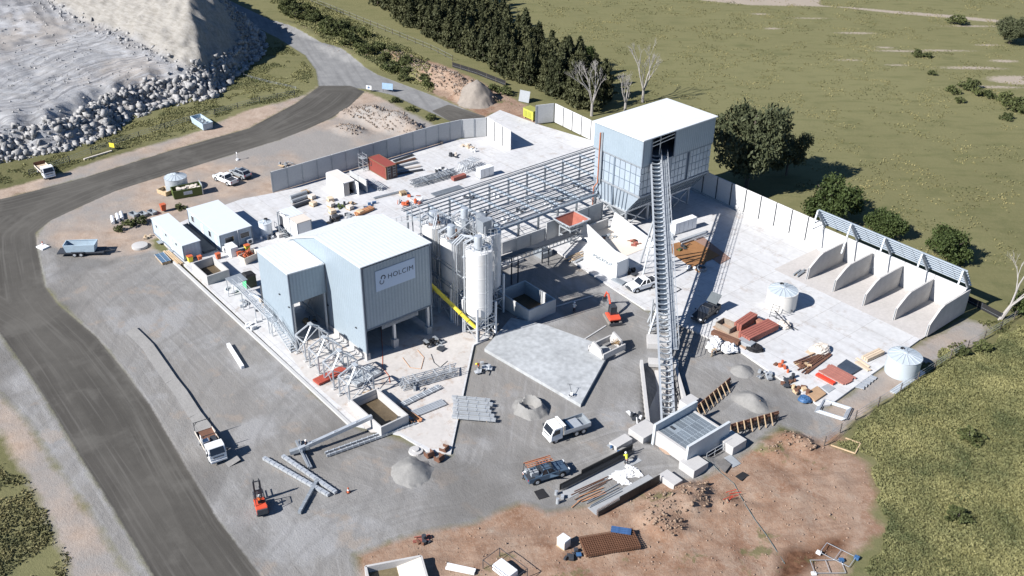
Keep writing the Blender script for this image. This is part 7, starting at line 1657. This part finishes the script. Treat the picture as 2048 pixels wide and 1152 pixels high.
lt = thing('light_pole', 'grey pole on a concrete foot beside the building roof corner', 'pole', G(560, 472, SZ)); MB().box((0, 0, .3), (1.3, 1.0, .6)).build('foot', CBLOCK, lt); MB().beam((0, 0, .6), (0, 0, 4.4), .16).build('pole', GALVD, lt); MB().beam((0, 0, 4.3), (.9, 1.6, 3.6), .07).build('arm', GALVD, lt)
MB_ = lone(MB().box((0, 0, .12), (1.4, 1.0, .24)), 'drain_lid', GALVD, 'light grey steel lid in front of the open concrete box', 'lid', G(440, 556, SZ))
# excavator buckets, manhole
for k, (u, v, lb) in enumerate(((858, 912, 'leftmost rusty digger bucket at the slab corner'), (878, 920, 'middle rusty digger bucket at the slab corner'), (888, 902, 'rusty digger bucket closest to the slab edge'))):
    r = thing('digger_bucket', lb, 'bucket', at(u, v), .2*k); MB().side([(-.4, .0), (.35, .0), (.55, .3), (.4, .75), (.25, .75), (.35, .35), (.2, .12), (-.35, .12)], -.45, .45).build('shell', RUST, r); MB().box((0, .45, .35), (.8, .05, .6)).build('cheek', RUST, r); MB().box((0, -.45, .35), (.8, .05, .6)).build('cheek', RUST, r)
lone(MB().lathe([(0, 0), (.9, 0), (.85, .2), (.4, .22), (.38, .4), (0, .4)], n=20), 'manhole_riser', CBLOCK, 'grey manhole riser beside the digger buckets', 'manhole', at(832, 903))
# power trowel, on the pad
pt = thing('power_trowel', 'small power trowel with long handle near the pad corner', 'trowel', G(1143, 792, .5), .5); mb = MB(); mb.ring((0, 0, .15), .45, .04, 16); mb.build('guard_ring', WHITE, pt); MB().box((0, 0, .35), (.35, .3, .3)).build('engine', WHITE, pt); MB().beam((0, 0, .4), (-.6, .9, 1.1), .05).beam((-.9, .8, 1.1), (-.3, 1.0, 1.1), .04).build('handle', DARK, pt)
for k in range(4): MB().box((.22*cos(k*1.57), .22*sin(k*1.57), .06), (.4, .12, .02), rz=k*1.57).build('blade', DARK, pt)
# east yard
RPL = mat('rust_plate', (.27, .135, .055), .8, var=.12, scale=.8, rnd=.1)
sheet('large rust coloured steel plate right of the conveyor', ((1326,495),(1352,487),(1412,524),(1398,546)), .12, RPL, name='rust_plate', cat='plate'); sheet('second rust coloured plate behind the large one', ((1352,487),(1382,478),(1440,512),(1412,524)), .10, RPL, name='rust_plate', cat='plate'); sheet('duller brown plate partly in the conveyor shadow', ((1383,489),(1402,471),(1461,517),(1440,529)), .06, mat('brown_plate', (.27, .175, .14), .85, var=.1), name='rust_plate', cat='plate')
r = thing('hose_coil', 'round grey hose coil beside the rust coloured plates', 'hose', G(1403, 540, SZ))
for k in range(4): mb = MB(); mb.ring((0, 0, .1+.13*k), .7, .16, 22); mb.build('loop', GREYP, r)
sheet('brown timber deck under the red formwork bundles', ((1425,655),(1455,640),(1530,672),(1490,700)), .14, mat('deck_brown', (.36, .25, .18), .9, var=.2), name='timber_platform', cat='platform')
for k, (a, b, n, l, lb) in enumerate((((1474,662),(1506,640),3,4,'tall red formwork bundle at the back of the east slab stack'), ((1487,682),(1545,654),5,3,'wide low red formwork bundle in the east slab stack'), ((1500,640),(1550,662),2,2,'thin brown bundle along the back of the red formwork'), ((1424,668),(1478,690),2,2,'brown beam bundle along the front of the red formwork'))):
    beams(lb, a, b, n, .42, (.36,.26), (REDP, REDP, mat('brown_bundle', (.34,.16,.11), .85, var=.25), RUST)[k], SZ+.14, 'formwork_bundle', 'formwork', l)
r = thing('timber_bin', 'open timber bin left of the red formwork', 'bin', G(1452, 658, SZ), .05); skip(r, -1.2, 1.2, -.9, .9, .05, .9, mat('grey_timber', (.27, .23, .19), .9, var=.2), fl=.02)
for u, v, R_, h, lb in ((1432, 687, .8, .8, 'rear white bulk bag at the kerb of the east slab'), (1425, 697, .9, .7, 'left white bulk bag at the kerb of the east slab'), (1457, 700, 1.05, .8, 'largest white bulk bag at the kerb of the east slab')): bag(lb, u, v, R_, h, TARP, SZ, jag=.2)
bag('dark tarpaulin heap beside the white bulk bags', 1508, 697, 1.0, .5, BLACK, SZ, 'tarp_heap', 'tarpaulin', 1.3); lone(MB().box((0, 0, .35), (2.2, 1.3, .7)), 'covered_stack', GREYP, 'grey covered stack in front of the wide red bundle', 'stack', G(1492, 690, SZ), .1, bevel=.06)
bag('cream bulk bag lying on the east slab', 1640, 702, 1.1, .9, CREAM, SZ, ex=1.3, rz=1.2); sheet('plywood sheet beside the cream bulk bag', ((1610,704),(1630,690),(1640,700),(1622,712)), .03, PLY)
beams('left bundle of rusty lengths on the east slab', (1592,728), (1634,712), 6, .18, (.12,.12), RUST, SZ, 'rusty_lengths', 'steel', 1, jit=.12, skew=.05); beams('right longer bundle of rusty lengths pointing at the cream bag', (1606,744), (1656,708), 8, .18, (.12,.12), RUST, SZ, 'rusty_lengths', 'steel', 1, jit=.12, skew=.05)
PINK = mat('faded_red_board', (.34, .14, .11), .8, var=.2, scale=3)
beams('flat stack of faded red boards near the outer edge of the east slab', (1650,738), (1700,765), 9, .30, (.26,.16), PINK, SZ, 'board_stack', 'boards', 1, jit=.05)
beams('bright red plastic tube bundle beside the faded red boards', (1633,751), (1668,770), 2, .35, (.3,.3), mat('bright_red', (.62,.06,.03), .5, var=.05), SZ, 'red_tubes', 'tubes', 1)
sheet('dark blue-black panel stack near the blue tank', ((1674,735),(1692,722),(1722,740),(1702,752)), .3, mat('dark_panel', (.05, .065, .09), .5, var=.2), name='panel_stack', cat='panels'); beams('pale timber pack on bearers nearest the blue tank', (1728,722), (1762,706), 3, .35, (.3,.22), PLY, SZ, 'timber_pack', 'timber', 2)
beams('short pale timber beside the dark panels', (1712,722), (1738,740), 3, .35, (.3,.12), PLY, SZ, 'timber_pack', 'timber', 1, jit=.1)
sheet('brown plywood stack on the corner of the east slab', ((1612,788),(1634,775),(1652,790),(1630,805)), .25, mat('brown_ply', (.38, .25, .15), .85, var=.2, scale=2)); bag('blue tarpaulin heap at the kerb of the east slab', 1609, 799, .8, .35, BLUE, SZ, 'tarp_heap', 'tarpaulin')
sheet('flat steel mesh panel beside the brown plywood', ((1642,775),(1656,768),(1671,777),(1657,786)), .05, GREYP, name='reinforcing_mesh', cat='mesh'); 
for k in range(5): beams(('rear', 'second', 'middle', 'fourth', 'front')[k]+' silver tube bundle on timber outside the east slab', (1706+k*7, 772-k*5), (1728+k*6, 777-k*4.5), 3, .22, (.16,.16), GALV, .03, 'silver_tubes', 'tubes', group='silver tube bundles outside the east slab')
gf = thing('gate_frames', 'pile of galvanised gate frames on the dirt outside the slab corner', 'frames', at(1662, 822), .35)
for k in range(4):
    mb = MB(); o_ = k*.14
    for a, b in (((-1.7, -1.3), (1.7, -1.3)), ((1.7, -1.3), (1.7, 1.3)), ((1.7, 1.3), (-1.7, 1.3)), ((-1.7, 1.3), (-1.7, -1.3))): mb.beam((a[0]+o_, a[1]+o_*.6, .1+k*.09), (b[0]+o_, b[1]+o_*.6, .1+k*.09), .09)
    mb.build('gate_frame', GALV, gf)
tf = thing('timber_surround', 'pale timber frame lying on the grass by the fence', 'frame', at(1690, 890), .4); MB().beam((-1.5, -1, .15), (1.4, -1.2, .15), .12).beam((1.4, -1.2, .15), (1.6, 1, .15), .12).beam((1.6, 1, .15), (-.2, 1.2, .15), .12).build('rails', TIMB, tf)
sr = thing('scaffold_stair', 'scaffold access frame leaning by the cream water tank', 'scaffold', G(1545, 636, SZ), .3); mb = MB()
for x in (-.5, .5): mb.beam((x, 0, 0), (x+.3, 0, 2.4), .06)
for k in range(5): mb.beam((-.5+.06*k, 0, .4+.45*k), (.5+.06*k, 0, .4+.45*k), .05)
mb.build('ladder_frame', DARK, sr); MB().beam((.2, -.2, 1.4), (3.6, -1.8, .3), .12).beam((.2, .3, .1), (4.2, -1.2, .1), .08).build('rail', DARK, sr); bag('pallet of cream sacks beside the scaffold frame', 1568, 652, 1.0, .6, CREAM, SZ, 'sack_pile', 'sacks')
beams('black formwork props pile at the end bay guard', (1592,552), (1606,542), 3, .25, (.2,.2), GALVD, SZ, 'prop_pile', 'props', 1, jit=.1)
beams('thin timber and steel lengths left of the lettered container', (1140,520), (1168,508), 4, .4, (.12,.1), TIMB, SZ, 'timber_lengths', 'timber', 1, jit=.2, skew=.08); beams('blue-grey steel channel left of the lettered container', (1150,526), (1176,513), 1, .3, (.3,.2), GALV, SZ, 'steel_channel', 'steel')
sheet('shallow steel grille lying at the kerb near the white ute', ((1222,560),(1232,556),(1252,566),(1244,572)), .2, GALVD, name='steel_grille', cat='grille')
lone(MB().beam((-1, -.8, .1), (1, -.8, .1), .08).beam((1, -.8, .1), (1, .8, .1), .08).beam((-1, .8, .1), (1, .8, .1), .08), 'empty_frame', DARK, 'thin dark rectangular frame on the slab right of the conveyor', 'frame', G(1345, 578, SZ), .1)
lone(MB().beam((0, -3.2, .5), (0, 3.2, .5), .5, .25).beam((.6, -3.2, .35), (.6, 3.2, .35), .2), 'ground_truss', GALV, 'galvanised truss lying beside the switch cabinets', 'truss', G(1386, 478, SZ), radians(-5))

# formwork walls with starter bars
def formwork(label, a, b, h, face, flip=1, bars=26, strip=True, props=False, barm=DARK):
    p, q = on(*a), on(*b); d = q-p; L = d.length; r = thing('formwork_wall', label, 'formwork', (p.x, p.y, 0), math.atan2(d.y, d.x)); n = max(3, round(L/1.5)); f0 = None
    for k in range(n):
        c = (L*(k+.5)/n, 0, h/2)
        hh = h if (k > n*.28 or not strip) else h*.62
        o = MB().box((0, 0, 0), (L/n-.03, .09, hh)).build('form_panel', face, r); o.location = (c[0], 0, hh/2)
    br_ = None
    for k in range(bars):
        c = (L*(k+.5)/bars, -.28*flip, 0)
        if br_ is None: br_ = MB().beam((0, 0, 0), (0, 0, h*.72), .035).beam((0, -.12, 0), (0, -.12, h*.66), .03).build('starter_bar', barm, r); br_.location = c
        else: dup(br_, c, r)
    for z in (h*.25, h*.5): MB().beam((0, -.3*flip, z), (L, -.3*flip, z), .03).build('tie_bar', barm, r)
    if props:
        for k in range(int(L/1.0)): x = .4+k*1.0; MB().beam((x, -1.0*flip, .1), (x+.1, -.1*flip, h+.15), .1).build('prop', TIMB, r)
        for z in (h*.3, h*.75): MB().beam((0, .1*-flip, z), (L, .1*-flip, z), .1, .2).build('waler', RUST, r)
    if strip: MB().box((L/2, -1.0*flip, .0), (L, 1.5, .12)).build('footing_strip', GREYP if False else mat('grey_footing', (.33, .34, .35), .85, var=.1), r)
    return r
formwork('long black formwork wall with starter bars along the grey footing', (1119,980), (1264,906), 1.35, BPLY, 1, 60)
formwork('second black formwork wall with rusty top edge, nearer the rebar mats', (1196,1034), (1318,966), 1.25, BPLY, -1, 50, barm=RUST)
formwork('rusty propped formwork leading away behind the pit towards the track', (1385,832), (1458,770), 1.2, RUST, 1, 26, False, True); formwork('orange-brown propped formwork to the right of the pit', (1449,868), (1555,838), 1.3, RUST, 1, 30, False, True)
gr_ = [((1150,990),(1215,958),4,RUST,'rusty rods'),((1160,1002),(1208,983),4,mat('orange_timber', (.48,.24,.12), .85),'orange timber lengths'),((1178,1010),(1240,975),4,GALVD,'grey rods'),((1140,1018),(1160,1003),1,mat('orange_timber', (.48,.24,.12), .85),'single orange lath')]
for a, b, n, m, lb in gr_: beams(lb+' lying between the two black formwork walls', a, b, n, .28, (.08,.07), m, 0.03, 'rod_bundle', 'rods', 1, jit=.15, skew=.06, bearer=False)
bag('crumpled white tarpaulin in front of the worker in yellow', 1263, 944, .8, .2, TARP, 0, 'tarp_heap', 'tarpaulin', 1.2, jag=.4); bag('spread white tarpaulin left of the crumpled one', 1240, 956, .8, .14, TARP, 0, 'tarp_heap', 'tarpaulin', 1.4, jag=.45)
sheet('black sheet lying beside the blue ute', ((1068,984),(1085,978),(1098,994),(1078,1000)), .06, BLACK, 0, 'black_sheet'); sheet('black plastic sheet on the red earth right of the pit', ((1470,955),(1485,946),(1498,953),(1482,964)), .05, BLACK, 0, 'black_sheet')
sheet('grey steel plate nearest the front block', ((1432,930),(1446,920),(1462,932),(1449,949)), .06, mat('plate_grey', (.19, .18, .17), .6, metal=.2, var=.2), 0, 'steel_plate', 'plate'); sheet('grey steel plate farther from the front block', ((1448,916),(1462,910),(1482,928),(1466,936)), .06, GREYP, 0, 'steel_plate', 'plate')
beams('scattered red steel pegs on the red earth', (1448,1005), (1466,996), 5, .25, (.05,.05), mat('bright_red', (.62,.06,.03), .5), 0.03, 'red_pegs', 'pegs', 1, jit=.25, skew=.4, bearer=False)
pr = thing('pit_handrail', 'galvanised handrail along the black opening of the pit', 'handrail', (*G(1412, 922)[:2], .1), math.atan2((G(1462, 892)-G(1412, 922)).y, (G(1462, 892)-G(1412, 922)).x)); mb = MB(); L = (G(1462, 892)-G(1412, 922)).length
for z in (.55, 1.1): mb.beam((0, 0, z), (L, 0, z), .05)
mb.build('rail', GALV, pr)
for k in range(4): MB().beam((L*k/3, 0, 0), (L*k/3, 0, 1.1), .05).build('post', GALV, pr)
# rebar mats
rm = thing('rebar_mats', 'stack of rusty rebar mats with a blue bundle on top, on the red earth', 'reinforcement', at(1218, 1092), math.atan2((G(1262, 1055)-G(1158, 1072)).y, (G(1262, 1055)-G(1158, 1072)).x))
for l in range(4):
    for k in range(24): MB().beam((-2.9+k*.25, -1.35, .1+l*.15), (-2.9+k*.25, 1.35, .1+l*.15), .06, .05).build('cross_bar', MESHR, rm) if (l == 0 and k == 0) else None
b_bar = [c for c in KIDS[rm.name] if c.name.startswith('cross_bar')][0]
for l in range(3):
    for k in range(25):
        if l == 0 and k == 0: continue
        dup(b_bar, (k*.245, 0, l*.17), rm)
lbar = MB().beam((-2.95, 0, .16), (3.05, 0, .16), .06, .05).build('long_bar', MESHR, rm); lbar.location = (0, -1.3, 0)
for l in range(3):
    for k in range(11):
        if l == 0 and k == 0: continue
        dup(lbar, (0, -1.3+k*.26, l*.17), rm)
for y in (-1, 0, 1): MB().box((0, y, .03), (6.0, .1, .08)).build('bearer', TIMB, rm)
beams('blue strapped bundle lying on top of the rebar mats', (1222,1060), (1262,1066), 3, .3, (.22,.15), mat('blue_bundle', (.05, .11, .25), .6, var=.3), .62, 'blue_bundle', 'bundle', 1, bearer=False)
r = pallet('white topped pallet of bags standing alone on the red earth', 1127, 1092, .1, 0, 1, CREAM, .95); MB().box((0, 0, 1.2), (1.15, 1.05, .22)).build('white_cover', WHITE, r, bevel=.08)
beams('bundle of red and brown steel on the red earth edge', (828,1083), (860,1078), 4, .25, (.12,.12), REDP, 0.03, 'red_steel', 'steel', 1, jit=.1); junk('rusty frame below the red steel bundle', 845, 1085, 5, .6, RUST, DARK, 0.)
beams('white pipes lying at the bottom edge of the photo', (893,1135), (950,1147), 2, .45, (.28,.24), WHITE, 0.03, 'white_pipes', 'pipes', 1, skew=.03)
mbx = thing('mesh_enclosure', 'dark mesh enclosure with white wrapped blocks at the bottom edge', 'enclosure', at(1010, 1146), .1); mb = MB()
for x in (-2, 2):
    for y in (-1.2, 1.2): mb.beam((x, y, 0), (x, y, 1.2), .06)
mb.beam((-2, -1.2, 1.2), (2, -1.2, 1.2), .05).beam((-2, 1.2, 1.2), (2, 1.2, 1.2), .05).beam((-2, -1.2, 1.2), (-2, 1.2, 1.2), .05).beam((2, -1.2, 1.2), (2, 1.2, 1.2), .05); mb.build('frame', DARK, mbx); MB().box((0, 0, .4), (2.4, 1.4, .8)).build('wrapped_block', WHITE, mbx, bevel=.1)
for (u, v, rz, lb) in ((1675, 1112, .2, 'upper temporary fence frame lying at the lower right'), (1655, 1135, .9, 'lower temporary fence frame with a timber edge at the lower right')):
    r = thing('fence_frame', lb, 'frame', at(u, v), rz); mb = MB()
    for a, b in (((-1.6, -.9), (1.6, -.9)), ((1.6, -.9), (1.6, .9)), ((1.6, .9), (-1.6, .9)), ((-1.6, .9), (-1.6, -.9)), ((0, -.9), (0, .9))): mb.beam((*a, .25), (*b, .25), .05)
    mb.build('tube_frame', GALV, r); MB().box((1.7, .9, .2), (.5, .4, .35)).build('foot', BLUE, r); MB().box((-1.7, -.9, .15), (.5, .4, .25)).build('foot', WHITE, r)
# hose across the red earth
hp = [(1412,925),(1440,945),(1468,968),(1480,990),(1492,1015),(1510,1040),(1532,1070),(1552,1100),(1570,1125)]
hb_ = [on(u, v, .06) for u, v in hp]; c0 = hb_[0]; lone(MB().path([p-c0 for p in hb_], .04, 6), 'supply_hose', mat('hose_grey', (.13, .16, .16), .6), 'thin grey-green hose snaking from the pit over the red earth', 'hose', c0)
for (pts, lb, m) in (([(762,655),(765,700),(765,735),(778,752),(780,765)], 'orange cable hanging from the building and trailing on the apron', ORG_), ([(805,715),(820,735),(842,738),(848,715),(835,700)], 'loop of pale orange cable on the apron', mat('cable_tan', (.5, .3, .18), .7)), ([(862,708),(868,725),(880,735),(895,722)], 'dark cable squiggle on the apron beside the quad bike', DARK)):
    P_ = [G(u, v, SZ+.05) for u, v in pts]; lone(MB().path([p-P_[0] for p in P_], .04, 5), 'power_cable', m, lb, 'cable', P_[0])

# ------------------------------------------------------------------ people
SKIN = mat('skin', (.45, .28, .20), .6, var=.05); TROU = mat('dark_trousers', (.03, .035, .05), .85, var=.1); HIV_Y = mat('hi_vis_yellow', (.62, .68, .05), .6, var=.05); HIV_O = mat('hi_vis_orange', (.75, .16, .03), .6, var=.05); TANS = mat('khaki_cloth', (.30, .25, .18), .85)
def skin_mesh(name, verts, edges, radii, m, parent):
    me = bpy.data.meshes.new(name); me.from_pydata(verts, edges, []); o = bpy.data.objects.new(name, me); C.objects.link(o)
    md = o.modifiers.new('skin', 'SKIN'); md.use_smooth_shade = True; o.modifiers.new('smooth', 'SUBSURF').levels = 1; o.modifiers['smooth'].render_levels = 1
    for i, rr in enumerate(radii): me.skin_vertices[0].data[i].radius = rr if hasattr(rr, '__len__') else (rr, rr)
    me.skin_vertices[0].data[0].use_root = True; me.materials.append(m); link_child(o, parent); return o
def person(label, p, rz, shirt, pose='stand', hat=WHITE, trou=None):
    r = thing('person', label, 'person', p, rz); T = trou or TROU
    if pose == 'stand': hip, chest, neck, head = (0, 0, .95), (.02, 0, 1.25), (.02, 0, 1.5), (.05, 0, 1.64); kn = [(.06, .11, .5), (.02, -.12, .5)]; ft = [(.0, .13, .06), (-.05, -.14, .06)]; el = [(.06, .28, 1.18), (.08, -.28, 1.18)]; hd = [(.26, .26, 1.02), (.24, -.26, 1.05)]
    elif pose == 'bend': hip, chest, neck, head = (-.12, 0, .88), (.16, 0, 1.1), (.36, 0, 1.22), (.5, 0, 1.26); kn = [(.08, .12, .48), (-.05, -.13, .48)]; ft = [(.0, .14, .06), (-.2, -.14, .06)]; el = [(.42, .24, .98), (.4, -.24, .98)]; hd = [(.55, .18, .72), (.52, -.16, .72)]
    else: hip, chest, neck, head = (-.1, 0, 1.25), (-.08, 0, 1.55), (-.05, 0, 1.78), (.0, 0, 1.92); kn = [(.35, .13, 1.25), (.35, -.13, 1.25)]; ft = [(.4, .13, .85), (.4, -.13, .85)]; el = [(.1, .27, 1.5), (.1, -.27, 1.5)]; hd = [(.38, .15, 1.45), (.38, -.15, 1.45)]
    sh = [(neck[0]-.02, .19, neck[2]-.07), (neck[0]-.02, -.19, neck[2]-.07)]
    mid = tuple((hip[i]+chest[i])/2 for i in range(3))
    v = [hip, mid, chest, neck, head, sh[0], el[0], hd[0], sh[1], el[1], hd[1], kn[0], ft[0], kn[1], ft[1]]
    skin_mesh('body', v, [(0, 1), (1, 2), (2, 3), (3, 4), (2, 5), (5, 6), (6, 7), (2, 8), (8, 9), (9, 10), (0, 11), (11, 12), (0, 13), (13, 14)], [.13, .12, .14, .055, .10, .06, .045, .04, .06, .045, .04, .07, .05, .07, .05], SKIN, r)
    skin_mesh('shirt', [mid, chest, (neck[0]*.7+chest[0]*.3, 0, neck[2]-.06), sh[0], el[0], sh[1], el[1], hip], [(0, 1), (1, 2), (1, 3), (3, 4), (1, 5), (5, 6), (0, 7)], [.16, .18, .10, .085, .065, .085, .065, .155], shirt, r)
    skin_mesh('trousers', [hip, kn[0], ft[0], kn[1], ft[1]], [(0, 1), (1, 2), (0, 3), (3, 4)], [.15, .095, .075, .095, .075], T, r)
    for f in ft: MB().box((f[0]+.06, f[1], f[2]), (.28, .11, .11)).build('boot', TANS, r, bevel=.03)
    MB().lathe([(.15, head[2]+.02), (.135, head[2]+.06), (.12, head[2]+.13), (.06, head[2]+.17), (0, head[2]+.18)], (head[0], 0, 0), 14).build('hard_hat', hat, r, smooth=True)
    MB().box((head[0]+.105, 0, head[2]-.01), (.03, .02, .04)).build('nose', SKIN, r)
    return r
person('worker in a yellow top and white hard hat bending beside the long formwork', on(1252, 928), 2.6, HIV_Y, 'bend'); person('worker in a white shirt bending behind the blue ute', on(1048, 958), .9, WHITE, 'bend')
person('worker in an orange and yellow vest bending over the silver cylinders', G(957, 740, SZ), -1.2, HIV_O, 'bend', hat=HIV_Y); person('worker in dark clothes standing on the assembled steel boom', on(613, 903), .8, TROU, 'stand')
person('worker in a white vest standing in the shade near the excavator', on(1148, 625), 2., mat('pale_vest', (.62, .62, .60), .7), 'stand'); person('worker in khaki bending by the white bulk bags', on(1424, 712), 1., TANS, 'bend', hat=CREAM, trou=TANS)
pf = person('forklift driver in an orange vest and white hard hat, seated', on(522, 1018), heading((526,1030),(514,985)), HIV_O, 'sit')
